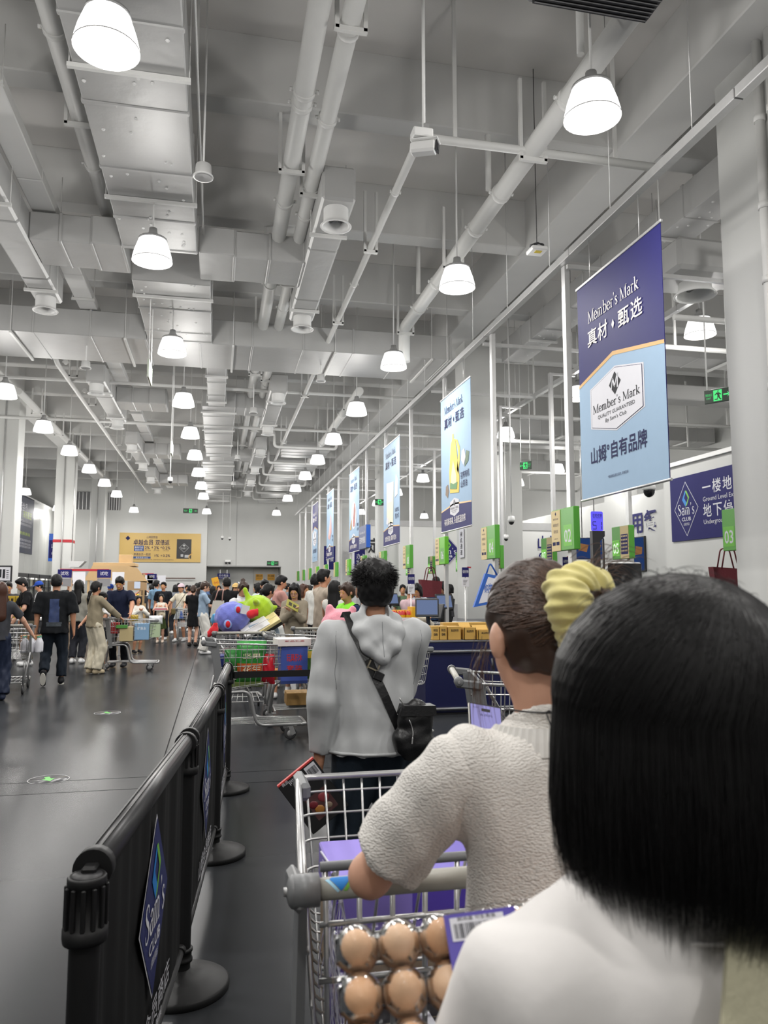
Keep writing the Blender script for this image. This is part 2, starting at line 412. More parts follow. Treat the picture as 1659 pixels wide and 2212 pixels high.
ORD = 'first second third fourth fifth sixth seventh eighth ninth tenth'.split()
for x, nm in rows:
    for i in range(-2, 10):
        y = LAMP_YS[i] if i >= 0 else 5.3+3.5*i
        if x == 6.95 and i >= 0: y = 5.86+3.93*i
        if y > 41: continue
        if x == -.78: px = -.88+.008*y
        elif x == -4.17: px = -4.25+.006*y
        else: px = x
        if x in (-7.5, 10.6) and (i < -1 or (i % 2 and i < 5)): continue
        if x == 6.95 and i < -1: continue
        od = ORD[i] if i >= 0 else ('zeroth', 'hidden')[i+2]
        lb = {-4.17: 'white pendant lamp over the far aisle by the columns, %s counting away from us',
              -.78: 'glowing white pendant lamp by the wide duct, %s one counting away from us',
              2.87: 'glowing white pendant lamp before the banner rail, %s one counting away from us',
              6.95: 'white pendant lamp behind the hanging banners, %s one counting away from us',
              -7.5: 'white pendant lamp by the cold store, %s one counting away from us',
              10.6: 'white pendant lamp over the food court, %s one counting away from us'}[x] % od
        cord = .62 if x == -.78 and y < 13.5 or (x == -4.17 and y < 0) else 2.4
        if x == -4.17 and 13.9 < y < 15.7: cord = .6
        if cord not in PROTO: t = PROTO[cord] = lampshade_things(cord); t.location = (px, y, 5.4); t['label'] = lb
        else: t = dup(PROTO[cord], loc=(px, y, 5.4), label=lb)
        lo = bpy.data.objects.new('lamp_light', PL); COL.objects.link(lo); lo.parent = t; lo.location = (0, 0, -.16)
        lo = bpy.data.objects.new('shade_light', PU); COL.objects.link(lo); lo.parent = t; lo.location = (0, 0, -.34)

def bar_hanger(b, x0, x1, y, z, top=7.0):
    b.box(x0-.04, x1+.04, y-.02, y+.02, z-.045, z-.005); b.tube([(x0-.025, y, z-.03), (x0-.025, y, top)], .006, 5); b.tube([(x1+.025, y, z-.03), (x1+.025, y, top)], .006, 5)
def duct_pins(b, x0, x1, y0, y1, z, rnd, axis='y'):
    n = max(2, int((x1-x0)*(y1-y0)*9))
    for i in range(n):
        x = rnd.uniform(x0+.05, x1-.05); y = rnd.uniform(y0+.05, y1-.05)
        b.lathe([(0, -.014), (.014, -.01), (.02, 0)], (x, y, z), 6)
rd = random.Random(3)
def long_duct(label, secs, z0, h, pins=False, hang=2.25, group=None):
    """rectangular duct along the hall; secs = (y0, y1, x0, x1)"""
    y0 = secs[0][0]; base = ((secs[0][2]+secs[0][3])/2, y0, z0)
    t = thing('air_duct', label, 'duct', base, 0, group)
    for (ya, yb, xa, xb) in secs:
        y = ya
        while y < yb-.01:
            ye = min(yb, y+1.12)
            part('duct_section', MB().box(xa, xb, y+.003, ye-.003, z0, z0+h, .012), M_DUCT, t, base)
            part('duct_seam', MB().box(xa-.012, xb+.012, ye-.03, ye+.03, z0-.012, z0+h+.012, .01), M_DUCT, t, base)
            y = ye
        if pins:
            b = MB(); duct_pins(b, xa, xb, ya, yb, z0, rd); part('insulation_pins', b, M_WHITE, t, base, kind='stuff')
        y = ya+.55
        while y < yb:
            b = MB(); bar_hanger(b, xa, xb, y, z0); part('hanger_bar', b, M_PIPE, t, base); y += hang
    return t
long_duct('wide silver-white insulated duct running down the hall above the aisle', [(-3, 10.15, -1.31, -.36), (11.25, 13.95, -1.31, -.19)], 6.0, .48, True)
long_duct('slimmer silver-white duct running on from the big cross duct to the far wall', [(15.65, 19.0, -.3, .1), (19.0, 26.3, -.45, .36), (27.5, 40.6, -.6, .5)], 6.02, .4)
long_duct('white insulated duct behind the banner rail above the checkouts', [(4.2, 15.3, 5.98, 6.5)], 6.45, .45, True)
def cross_duct(label, x0, x1, y0, y1, z, h, step=.95):
    base = ((x0+x1)/2, y0, z); t = thing('air_duct', label, 'duct', base)
    x = x0
    while x < x1-.01:
        xe = min(x1, x+step)
        part('duct_section', MB().box(x+.003, xe-.003, y0, y1, z, z+h, .012), M_DUCT, t, base)
        part('duct_seam', MB().box(xe-.02, xe+.02, y0-.01, y1+.01, z-.01, z+h+.01, .008), M_DUCT, t, base)
        x = xe
    y = x0+.6
    while y < x1:
        b = MB(); b.box(y-.02, y+.02, y0-.05, y1+.05, z-.05, z-.012); b.tube([(y, y0-.03, z-.03), (y, y0-.03, 7.8)], .006, 5); b.tube([(y, y1+.03, z-.03), (y, y1+.03, 7.8)], .006, 5)
        part('hanger_bar', b, M_PIPE, t, base); y += 1.9
    return t
cross_duct('broad flat duct crossing the whole hall overhead', -8, 4.4, 14.0, 15.6, 6.0, .47)
def branch(y, label, xl=-2.9, xr=1.1, z=6.04, w=1.0):
    """arms to either side, each ending in a short leg with two round outlets"""
    base = ((xl+xr)/2, y, z); t = thing('branch_duct', label, 'duct', base, 0, 'branch ducts with round fan outlets')
    for s in (0, 1):
        x0, x1 = ((xl+.4, -1.33) if s == 0 else (-.34, xr))
        n = 3
        for i in range(n):
            a = x0+(x1-x0)*i/n; b_ = x0+(x1-x0)*(i+1)/n
            e = .18 if (i == 2 and s == 0) or (i == 0 and s == 1) else 0
            part('duct_section', MB().box(a+.003, b_-.003, y-.42-e*.3, y+.42+e*.3, z+.02, z+.4, .015), M_DUCT, t, base)
            part('duct_seam', MB().box(b_-.02, b_+.02, y-.44, y+.44, z+.01, z+.41, .01), M_DUCT, t, base)
        xa = xl if s == 0 else xr
        for k2, (ya, yb) in enumerate(((y-2.3, y-.9), (y-.9, y+.9), (y+.9, y+1.9))):
            part('duct_section', MB().box(xa, xa+.4, ya+.003, yb-.003, z+.0, z+.42, .03), M_DUCT, t, base)
        for yo in (y-2.05, y+1.65):
            xo = xa+.2
            o = part('fan_outlet', MB().lathe([(.0, .12), (.13, .12), (.15, .0), (.15, -.14), (.165, -.19), (.19, -.2), (.185, -.21), (.155, -.2), (.14, -.15), (.13, -.05), (0, -.04)], (xo, yo, z-.01), 20), M_WHITE, t, base)
            f = MB().lathe([(0, -.12), (.04, -.12), (.05, -.06), (0, -.05)], (xo, yo, z-.01), 10)
            for a in range(6):
                c, s2 = math.cos(a*PI/3), math.sin(a*PI/3)
                f.obox((xo+c*.085, yo+s2*.085, z-.1), (c, s2, 0), (-s2*.8, c*.8, .6), (s2*.6, -c*.6, .8), (.09, .05, .004))
            ob = part('fan_blades', f, mat('fan grey', (.2, .2, .2), .5), t, base)
        b = MB(); bar_hanger(b, xa, xa+.4, y+1.3, z); bar_hanger(b, xa, xa+.4, y-1.4, z); part('hanger_bar', b, M_PIPE, t, base)
    return t
for y, lb in ((10.72, 'white branch duct arms just before the big cross duct'), (19.6, 'white branch duct arms just past the big cross duct'), (26.9, 'smaller-looking branch duct arms in the middle of the hall'), (34, 'last branch duct arms before the far wall')): branch(y, lb)
def pipe(name, label, pts, r, br=.15, brackets=(), top=7.0, collars=(), cat='pipe', m=None, group=None):
    base = pts[0]; t = thing(name, label, cat, base, 0, group)
    part('pipe_run', MB().bend(pts, r, br, 12), m or M_PIPE, t, base)
    P0, P1 = Vector(pts[0]), Vector(pts[-1])
    along_y = abs(P1.y-P0.y) > abs(P1.x-P0.x)
    for q in brackets:
        b = MB()
        if along_y:
            x, z = P0.x, P0.z
            b.box(x-r-.05, x+r+.05, q-.02, q+.02, z-r-.045, z-r); 
            for s in (-1, 1): b.box(x+s*(r+.035)-.018, x+s*(r+.035)+.018, q-.02, q+.02, z-r-.03, top)
        else:
            y, z = P0.y, P0.z; b.box(q-.02, q+.02, y-.012, y+.012, z, top)
        part('bracket', b, m or M_PIPE, t, base)
    for q in collars:
        b = MB()
        if along_y: b.tube([(P0.x, q-.03, P0.z), (P0.x, q+.03, P0.z)], r*1.13, 14); b.tube([(P0.x-r*1.1, q, P0.z), (P0.x-r*1.45, q, P0.z)], .02, 6); b.tube([(P0.x+r*1.1, q, P0.z), (P0.x+r*1.45, q, P0.z)], .02, 6)
        else: b.tube([(q-.03, P0.y, P0.z), (q+.03, P0.y, P0.z)], r*1.15, 12)
        part('collar', b, m or M_PIPE, t, base)
    return t
for i, y in enumerate((5.9, 8.3, 11.6)):
    t = thing('sprinkler_riser', 'white upright sprinkler pipe rising from the fire main, %s from us' % ORD[i], 'pipe', (3.1, y, 6.3)); part('riser', MB().tube([(0, 0, 0), (0, 0, 1.25)], .035, 10), M_PIPE, t); part('sprinkler_head', MB().lathe([(0, 1.38), (.03, 1.38), (.012, 1.33), (.025, 1.3), (.03, 1.25), (0, 1.25)], n=12), M_STEEL, t)
BY = [8.4+2.85*i for i in range(-3, 12) if 8.4+2.85*i < 41]
pipe('ceiling_pipe', 'thicker white pipe of the close pair beside the long duct', [(.74, -4, 6.42), (.74, 34, 6.42)], .1, brackets=BY, collars=[5.2, 7.1, 7.3, 9.3, 12, 17, 20])
pipe('ceiling_pipe', 'thinner white pipe of the close pair, farther from the long duct', [(1.03, -4, 6.42), (1.03, 34, 6.42)], .09, brackets=[y+.5 for y in BY], collars=[6.2, 7.5, 8.9, 9.6, 13, 18])
pipe('sprinkler_main', 'white fire main running past the lamps beside the banner rail', [(3.22, 3.6, 6.22), (3.22, 13.05, 6.22), (3.22, 13.05, 5.6)], .105, brackets=[7.25, 10.1, 12.95], collars=[6.4, 8.2, 9.1, 10.9, 12.0])
pipe('sprinkler_main', 'white fire main going on beyond the cross duct beside the banner rail', [(3.22, 17.5, 6.22), (3.22, 34, 6.22)], .1, brackets=[19, 22, 25, 28, 31], collars=[20, 24])
pipe('thin_pipe', 'thin white pipe slanting away below the security camera', [(1.97, 7.4, 6.2), (1.97, 36, 6.2)], .045, brackets=[9.9, 12.8, 18, 24], collars=[8.4, 11.2])
pipe('thin_pipe', 'thin white cross pipe from the security camera to the banner rail', [(2.0, 7.27, 6.2), (4.75, 7.27, 6.2)], .045, brackets=[2.35, 4.2], top=7.8)
pipe('thin_pipe', 'white pipe running along the near edge of the long duct', [(-1.56, 2, 6.62), (-1.56, 11, 6.62)], .1, brackets=[5.6, 8.3], collars=[7, 9.3])
pipe('thin_pipe', 'thin white pipe with brackets slanting over the far aisle', [(-3.35, 15.9, 6.5), (-3.35, 16.6, 6.2), (-3.35, 38, 6.2)], .05, brackets=[18.4, 21.2, 24, 27, 30], collars=[17.5, 20, 23])
pipe('thin_pipe', 'white pipe pair member high between the columns', [(-4.9, 20, 6.4), (-4.9, 37, 6.4)], .09, brackets=[22, 25, 28], collars=[23])
pipe('thin_pipe', 'thin white cross pipe beyond the big cross duct', [(-6, 18.1, 6.25), (4.8, 18.1, 6.25)], .04)
pipe('thin_pipe', 'second thin white cross pipe beyond the big cross duct', [(-6, 22.2, 6.2), (12, 22.2, 6.2)], .045)
for i, y in enumerate((24.2, 27.3, 30.2, 33.2, 36, 38.6)):
    pipe('u_pipe', 'white U-bent pipe hanging by the far lamp row, %s from the cross duct' % ORD[i], [(1.7, y, 7.8), (1.7, y, 6.05), (3.7, y, 6.05), (3.7, y, 7.8)], .045, .12, group='bent white pipes near the far wall')
    b = MB()
    for k in range(3): b.box(1.95+.05*k, 3.55, y+.35+k*.55, y+.8+k*.55, 6.05, 6.33, .01)
    o = part('flat_duct_bank', b, M_DUCT); o['kind'] = 'structure'
# trunking
b = MB(); t = thing('cable_trunking', 'white box trunking slanting overhead beside the big duct', 'trunking', (-2.35, 0, 6.5))
for i in range(14):
    part('trunk_section', MB().box(-.15, .15, -2+i*2.9+.01, -2+i*2.9+2.89, 0, .15, .01), M_WHITE, t)
    bb = MB(); bar_hanger(bb, -.15, .15, -1+i*2.9, 0, .6); part('hanger_bar', bb, M_PIPE, t)
# ceiling cassette above
t = thing('thin_pipe', 'thin white conduit along the edge of the wide duct', 'pipe', (-.28, -2, 6.3)); part('pipe_run', MB().tube([(0, 0, 0), (0, 12.2, 0)], .013, 8), M_PIPE, t)
for k in range(5): part('bracket', MB().box(-.01, .01, 1+k*2.6, 1.02+k*2.6, 0, 1.5), M_PIPE, t)
t = thing('ceiling_cassette', 'grey slatted air vent at the top edge above the lamps', 'vent', (2.76, 4.63, 6.0))
part('frame', MB().box(-.52, .52, -.5, .5, .03, .1, .02), mat('grey vent', (.18, .18, .185), .5), t)
part('rod', MB().tube([(-.45, 0, .1), (-.45, 0, 1.8)], .008, 5).tube([(.3, 0, .1), (.3, 0, 1.8)], .008, 5), M_PIPE, t); part('backing', MB().box(-.48, .48, -.46, .46, 0, .03), M_DARK, t)
for i in range(22):
    part('slat', MB().obox((0, -.44+i*.042, 0), (1, 0, 0), (0, .8, .6), (0, -.6, .8), (.94, .036, .006)), mat('grey vent', (.18, .18, .185), .5), t)
# speakers and other pendants
def speaker(x, y, z, lb):
    t = thing('pendant_speaker', lb, 'speaker', (x, y, z), 0, 'small white pendant speakers')
    part('speaker_body', MB().lathe([(0, .1), (.075, .1), (.082, .0), (.1, -.015), (.1, -.03), (.085, -.03), (0, -.02)], n=18), M_WHITE, t)
    part('grille', MB().lathe([(0, -.022), (.082, -.032)], n=18), mat('speaker grille', (.4, .4, .4), .6), t)
    part('rod', MB().tube([(0, 0, .1), (0, 0, 7.8-z)], .012, 6), M_WHITE, t)
for x, y, z, lb in ((-.22, 7.45, 5.62, 'small white speaker on a rod beside the wide duct'), (-2.45, 14.6, 5.6, 'small white speaker just below the big cross duct'), (.75, 17.8, 5.65, 'small white speaker on a thin rod beyond the cross duct'), (.55, 24, 5.6, 'small white speaker further along the long duct'), (.55, 30, 5.6, 'small white speaker near the far lamps'), (1.95, 14.9, 5.7, 'small white speaker below the cross duct by the thin pipe')): speaker(x, y, z, lb)
# security camera on a pole
t = thing('security_camera', 'white box security camera hanging on a pole under the ceiling', 'camera', (1.72, 6.22, 5.42))
ex, ey = Vector((.86, -.5, -.08)).normalized(), None
fx = ex; fy = Vector((.5, .86, 0)).normalized(); fz = fx.cross(fy).normalized()
part('camera_body', MB().obox((0, 0, 0), fx, fy, fz, (.24, .115, .105), .02), M_WHITE, t)
part('lens_face', MB().obox(fx*.122, fx, fy, fz, (.012, .1, .09), .004), M_DARK, t)
part('lens', MB().tube([fx*.125, fx*.133], .03, 12), mat('lens glass', (.01, .01, .015), .1), t)
part('sun_shield', MB().obox(fz*.062+fx*.01, fx, fy, fz, (.25, .135, .012), .004), M_WHITE, t)
part('junction_box', MB().cbox((-.02, 0, .12), (.18, .14, .08), .01), M_WHITE, t)
part('pole', MB().tube([(0, 0, .15), (0, 0, 2.38)], .016, 8), M_WHITE, t)
part('bracket', MB().cbox((.02, 0, .19), (.05, .06, .08), .01), M_STEEL, t)
for x, y, z, zt, lb in ((-1.25, 20.5, 4.35, 7.8, 'small dome camera on a long double rod over the aisle'), (.2, 36, 3.9, 7.8, 'white funnel camera on a rod before the golden banner'), (.55, 36.5, 3.9, 7.8, 'tiny dome camera on a rod before the golden banner'), (5.6, 14, 2.85, 6.96, 'small bullet camera on a rod between the lanes'), (7.6, 19.4, 2.9, 5.72, 'small bullet camera on a long rod by the green exit sign')):
    t = thing('pendant_camera', lb, 'camera', (x, y, z))
    part('camera_body', MB().lathe([(0, .09), (.06, .09), (.07, .02), (.06, -.02), (0, -.02)], n=14), M_WHITE, t)
    part('dome', MB().ellip((0, 0, -.02), (.055, .055, .06), 12, 8), M_DARK, t)
    part('rod', MB().tube([(0, 0, .08), (0, 0, zt-z)], .015, 6), M_WHITE, t)
t = thing('dome_camera', 'white and black dome camera behind the large blue banner', 'camera', (6.33, 10.3, 3.02))
part('camera_body', MB().lathe([(0, .16), (.04, .16), (.09, .1), (.1, 0), (.085, -.02), (0, -.02)], n=18), M_WHITE, t)
part('dome', MB().ellip((0, 0, -.03), (.085, .085, .1), 16, 10), mat('dark glass', (.01, .01, .012), .12), t)
part('rod', MB().tube([(0, 0, .15), (0, 0, 3.5)], .018, 6), M_WHITE, t)
# long pairs of rods carrying trunking lights
for x, y, z0, lb in ((-1.1, 12.2, 4.75, 'white flat sign frame hung on two long rods under the duct'), (-1.05, 17.5, 4.5, 'narrow white frame hung on two long rods past the cross duct')):
    t = thing('hanging_sign', lb, 'sign', (x, y, z0))
    part('panel', MB().box(-.015, .015, -.28, .28, 0, .28, .004), mat('frosted sign', (.55, .6, .5), .3), t)
    for s in (-1, 1): part('rod', MB().tube([(0, s*.22, .28), (0, s*.22, 7.8-z0)], .009, 6), M_WHITE, t)
# the small access point
t = thing('wireless_router', 'white wireless box with black cables on a wire near the rail', 'router', (3.62, 8.1, 5.5))
part('case', MB().cbox((0, 0, 0), (.2, .2, .05), .012), M_WHITE, t)
part('label', MB().cbox((0, -.03, -.027), (.08, .06, .004)), mat('yellow label', 'c9b43a', .6), t)
part('cable_coil', MB().tube([(.08*math.cos(a*.5), .08*math.sin(a*.5), .045+.004*(a % 5)) for a in range(40)], .008, 5), M_DARK, t)
part('wire', MB().tube([(0, 0, .03), (0, 0, 2.3)], .005, 5), M_DARK, t)
for x, y, lb in ((6.03, 8.56, 'large white duct box with a round outlet above the checkouts'), (8.2, 14.5, 'white duct box with round outlet further above the checkouts'), (7.6, 20, 'white duct box with round outlet far above the lanes')):
    t = thing('outlet_box', lb, 'duct', (x, y, 5.5))
    part('duct_section', MB().box(-.5, .5, -.42, .42, 0, .42, .05), M_DUCT, t)
    part('fan_outlet', MB().lathe([(0, .02), (.2, .02), (.21, -.1), (.27, -.17), (.26, -.18), (.2, -.13), (.18, -.02), (0, -.02)], n=22), M_WHITE, t)
    part('fan_blades', MB().cbox((0, 0, -.05), (.3, .05, .01)).cbox((0, 0, -.06), (.05, .3, .01)), mat('fan grey', (.2, .2, .2), .5), t)
    for sx in (-1, 1): part('rod', MB().tube([(.48*sx, 0, .42), (.48*sx, 0, 2.3)], .008, 5), M_PIPE, t)
    part('neck_duct', MB().box(.5, 3.5, -.25, .25, .05, .38, .02), M_DUCT, t)
cross_duct('white cross duct above the food court wall', 6.6, 13.8, 12.0, 12.6, 5.7, .4)
cross_duct('second white cross duct above the far lanes', 6.6, 13.8, 19.0, 19.8, 5.7, .4)
cross_duct('third white cross duct above the far lanes', 6.6, 13.8, 25.0, 25.8, 5.7, .4)
for i, y in enumerate((9, 10.5, 16, 17.6, 23, 28)):
    pipe('thin_pipe', 'thin white cross pipe above the food court, %s in depth' % ORD[i], [(6, y, 5.2+.12*(i % 3)), (14.0, y, 5.2+.12*(i % 3))], .04, brackets=[7, 9.5, 12])
# ================================================================ checkout gantry, banners, signs
mp_ = lambda n, c, r=.55, **k: mat(n, c, r, **k)
P_NAVY = mp_('banner navy', '1d1c5c', .6, var=.05, bump=.08, bs=6, spec=.25); P_SKY = mp_('banner sky blue', '95aec6', .65, var=.03, bump=.08, bs=6, spec=.2)
P_INK = mp_('navy ink', '23264f', .7, var=0, spec=.2); P_PALE = mp_('cream ink', 'e0dcdc', .7, var=0, spec=.2); P_GOLD = mp_('gold line', 'c09448', .4, var=.05)
P_WHT = mp_('white print', 'd2d2d8', .7, var=.02, spec=.2); P_BLK = mp_('charcoal ink', '2b2c30', .7, var=0, spec=.2)
P_GREEN = mp_('lane green', '4f9a33', .38, var=.05); P_GREEN2 = mp_('bright lane green', '62b32a', .38, var=.05)
P_TAN = mp_('card tan', 'cdb98a', .6, var=.03)
t = thing('banner_rail', 'long white steel rail above the checkouts carrying poles and banners', 'rail', (3.9, 2, 5.36))
for i in range(13):
    y = i*2.88
    part('rail_section', MB().box(-.045, .045, y+.004, y+2.876, -.045, .045, .006), M_STEEL, t)
    part('wire', MB().tube([(0, y+.6, .04), (0, y+.6, 2.44)], .005, 5).tube([(0, y+2.0, .04), (0, y+2.0, 2.44)], .005, 5), M_STEEL, t)
    if i > 1: part('cross_bar', MB().box(0, 2.1, y+.12, y+.16, -.14, -.09), M_STEEL, t)
t = thing('banner_rail', 'second white steel rail further over, beyond the columns', 'rail', (6.6, 4, 5.66))
for i in range(11):
    y = i*2.88
    part('rail_section', MB().box(-.045, .045, y+.004, y+2.876, -.045, .045, .006), M_STEEL, t)
    part('wire', MB().tube([(0, y+.6, .04), (0, y+.6, 2.1)], .005, 5), M_STEEL, t)
ORD2 = ORD+['eleventh', 'twelfth', 'thirteenth']
EVEN = ['%02d' % (2*i+2) for i in range(13)]
for i, n in enumerate(EVEN):                     # poles and number boxes on our side of the lanes
    y = 8.05+2.46*i
    t = thing('lane_pole', 'white square pole under the banner rail, %s away from us' % ORD2[i], 'pole', (3.95, y, 0), 0, 'lane poles')
    part('shaft', MB().box(-.03, .03, -.045, .045, 0, 5.31), M_STEEL, t)
    part('base_plate', MB().box(-.12, .12, -.12, .12, 0, .015), M_STEEL, t)
    t = thing('lane_number_box', 'green lane number box %s, %s along the banner rail' % (n, ORD2[i]), 'sign', (3.84, y-.28, 1.95), 0, 'green lane number boxes')
    g = P_GREEN2 if i in (2, 6, 9) else P_GREEN
    part('box_body', MB().box(0, .075, 0, .56, 0, .48, .006), g, t)
    o = (-.001, .56, 0); ex = (0, -1, 0); ey = (0, 0, 1)
    part('yellow_card', MB().obox((-.003, .45, .235), (0, -1, 0), (0, 0, 1), (-1, 0, 0), (.23, .47, .006)), P_TAN, t)
    if i < 7:
        b = MB(); text(b, n, (-.0015, .155, .09), ex, ey, .15, .17, bold=.01); part('lettering', b, P_WHT, t)
        b = MB()
        for q, (hh, ww) in enumerate(((.018, .13), (.03, .15), (.03, .12), (.012, .1))): text(b, ('会员专享', '卓越会员', '双倍返', '山姆会员')[q], (-.0065, .45, .36-.075*q), ex, ey, hh, ww)
        flat(b, [(0, .02), (.018, .045), (0, .07), (-.018, .045)], (-.0065, .45, .385), ex, ey)
        flat(b, rect(-.09, -.01, .045, .085), (-.0065, .45, .02), ex, ey); flat(b, rect(.01, .09, .045, .085), (-.0065, .45, .02), ex, ey)
        part('lettering', b, P_INK, t)
        part('number_plate', MB().obox((-.0005, .155, .165), ex, ey, (-1, 0, 0), (.21, .24, .001)), P_GREEN2 if g is P_GREEN else P_GREEN, t)
ODD = ['%02d' % (2*i+3) for i in range(9)]
for i, n in enumerate(ODD):
    y = 7.64+2.66*i
    t = thing('lane_pole', 'white square pole beyond the column row, %s away from us' % ORD2[i], 'pole', (6.1, y+(.2 if i else .0), 0), 0, 'lane poles')
    part('shaft', MB().box(-.03, .03, -.045, .045, 0, 5.6), M_STEEL, t); part('base_plate', MB().box(-.12, .12, -.12, .12, 0, .015), M_STEEL, t)
    part('cross_arm', MB().box(.0, .5, -.02, .02, 5.56, 5.6), M_STEEL, t)
    t = thing('lane_number_box', 'green lane number box %s with lit digits, %s beyond the columns' % (n, ORD2[i]) if i else 'green lane number box 03 beside the tall near column', 'sign', (5.98, y, 1.97), 0, 'green lane number boxes')
    part('box_body', MB().box(0, .085, 0, .52, 0, .5, .006), P_GREEN, t)
    ex = (0, -1, 0); ey = (0, 0, 1)
    part('number_plate', MB().obox((-.001, .4, .17), ex, ey, (-1, 0, 0), (.2, .24, .001)), emat('lit number', '8fe06a', .9) if i else P_GREEN2, t)
    b = MB(); text(b, n, (-.002, .4, .09), ex, ey, .16, .16, bold=.012); part('lettering', b, emat('lit digits', 'e8f8e0', 1.3) if i else P_WHT, t)
    part('yellow_card', MB().obox((-.003, .14, .25), ex, ey, (-1, 0, 0), (.24, .49, .006)), P_TAN, t)
    part('card_panel', MB().obox((-.0065, .14, .22), ex, ey, (-1, 0, 0), (.2, .3, .001)), P_NAVY, t)
    b = MB()
    for r_ in range(5):
        for c_ in range(4): flat(b, rect(-.085+.045*c_, -.055+.045*c_, .09+.055*r_, .115+.055*r_), (-.0075, .14, .02), ex, ey)
    part('lettering', b, P_TAN, t)
# ---- hanging banners on the plane of the rail, printed face to the hall
EX, EY, EZ = Vector((0, -1, 0)), Vector((0, 0, 1)), Vector((-1, 0, 0))
BW, BH = 1.66, 2.38
def hexa(c, r, w, top, side): return [(c-w, side[0]), (c, top[0]), (c+w, side[0]), (c+w, side[1]), (c, top[1]), (c-w, side[1])]
def banner(y1, z0, label, kind):
    w, h = (BW, BH); base = (3.9, y1, z0)
    t = thing('hanging_banner', label, 'banner', base, 0, 'printed banners hung from the rail')
    L = lambda k: (-.002*k-.004, 0, 0)
    def put(nm, poly, k, m): return part(nm, flat(MB(), [(a*w, b_*h) for a, b_ in poly], L(k), EX, EY), m, t)
    part('fabric', MB().box(-.003, .003, -w, 0, 0, h), P_NAVY if kind in (1, 6) else P_SKY, t)
    part('top_bar', MB().box(-.014, .014, -w-.02, .02, h-.01, h+.02, .004), M_STEEL, t)
    part('bottom_bar', MB().tube([(0, .02, -.005), (0, -w-.02, -.005)], .014, 8), M_STEEL, t)
    part('wire', MB().tube([(0, -.3, h), (0, -.3, 5.33-z0)], .004, 5).tube([(0, -1.3, h), (0, -1.3, 5.33-z0)], .004, 5), M_STEEL, t)
    def hexlogo(cx, cy, s, big):
        p = lambda f: [(cx-.32*s*f, cy+.09*s*f), (cx, cy+.14*s*f), (cx+.32*s*f, cy+.09*s*f), (cx+.32*s*f, cy-.09*s*f), (cx, cy-.14*s*f), (cx-.32*s*f, cy-.09*s*f)]
        put('badge', p(1.0), 2, P_WHT)
        if big: put('badge_line', p(.955), 3, P_INK); put('badge', p(.94), 4, P_WHT)
        b = MB(); o = Vector(L(5))
        ww = .33*s*w
        flat(b, [(-.07*s*w, 0), (0, -.05*s*h), (.07*s*w, 0), (0, .05*s*h)], o+EX*cx*w+EY*(cy+.065*s)*h, EX, EY)
        serif(b, "Member's Mark", o+EX*cx*w+EY*(cy-.028*s)*h, EX, EY, .037*s*h, .56*s*w)
        text(b, 'QUALITY GUARANTEED', o+EX*cx*w+EY*(cy-.06*s)*h, EX, EY, .017*s*h, .44*s*w)
        text(b, "By Sam's Club", o+EX*cx*w+EY*(cy-.087*s)*h, EX, EY, .017*s*h, .25*s*w)
        part('lettering', b, P_BLK, t)
        b = MB(); strokes(b, [([(-.035, -.03), (-.02, .03)], .008), ([(-.02, .03), (0, -.02)], .012), ([(0, -.02), (.03, .05)], .008), ([(.03, .03), (.028, -.03)], .012)], Vector(L(6))+EX*cx*w+EY*(cy+.065*s)*h, EX, EY, s*h*.8)
        part('badge_mark', b, P_WHT, t)
    def head(cy, m):
        b = MB(); o = Vector(L(3))
        serif(b, "Member's Mark", o+EX*.46*w+EY*(cy)*h, EX, EY, .056*h, .62*w)
        for s_, q in (('真', .2), ('材', .335), ('甄', .59), ('选', .735)): text(b, s_, o+EX*q*w+EY*(cy-.105)*h, EX, EY, .062*h, .125*w, bold=.012)
        flat(b, [(-.03, 0), (0, -.05), (.03, 0), (0, .05)], o+EX*.465*w+EY*(cy-.075)*h, EX, EY)
        part('lettering', b, m, t)
    if kind in (1, 6):
        put('gold_line', [(0, .535), (.45, .608), (1, .535), (1, 0.52), (.45, .59), (0, .52)], 2, P_GOLD)
        put('print_field', [(0, 0), (1, 0), (1, .525), (.45, .596), (0, .525)], 1, P_SKY)
        head(.80, P_PALE); hexlogo(.47, .4, 1.0, True)
        b = MB(); text(b, '山姆°自有品牌', Vector(L(3))+EX*.47*w+EY*.155*h, EX, EY, .058*h, .66*w, bold=.012)
        text(b, '*精选商品请见店内, 详情咨询', Vector(L(3))+EX*.47*w+EY*.068*h, EX, EY, .01*h, .24*w)
        part('lettering', b, P_INK, t)
    else:
        put('gold_line', [(0, .155), (.46, .19), (1, .165), (1, .155), (.46, .178), (0, .145)], 2, P_GOLD)
        put('print_field', [(0, 0), (1, 0), (1, .158), (.46, .182), (0, .148)], 1, P_NAVY)
        head(.87, P_INK); hexlogo(.47, .16, .47, False)
        b = MB(); text(b, {2: '有机鲜茶果, 头道低温初榨', 3: '优质无添加, 柔韧可湿水', 4: '谷饲牛肉, 鲜嫩多汁', 5: '鲜嫩优质猪肉'}[kind], Vector(L(3))+EX*.47*w+EY*.045*h, EX, EY, .04*h, .7*w, bold=.01)
        part('lettering', b, P_PALE, t)
        b = MB()
        if kind == 2:
            for q, s_ in enumerate(('初榨有机', '山茶油')): text(b, s_, Vector(L(3))+EX*.68*w+EY*(.34-.06*q)*h, EX, EY, .04*h, (.27, .2)[q]*w, 'l', bold=.008)
        elif kind == 3:
            for q, s_ in enumerate(('100%', '原生木浆')): text(b, s_, Vector(L(3))+EX*.74*w+EY*(.3-.06*q)*h, EX, EY, .04*h, .22*w, 'l', bold=.006)
        else:
            for q, s_ in enumerate(('精选', '谷饲')): text(b, s_, Vector(L(3))+EX*.8*w+EY*(.3-.055*q)*h, EX, EY, .032*h, .16*w, 'l', bold=.006)
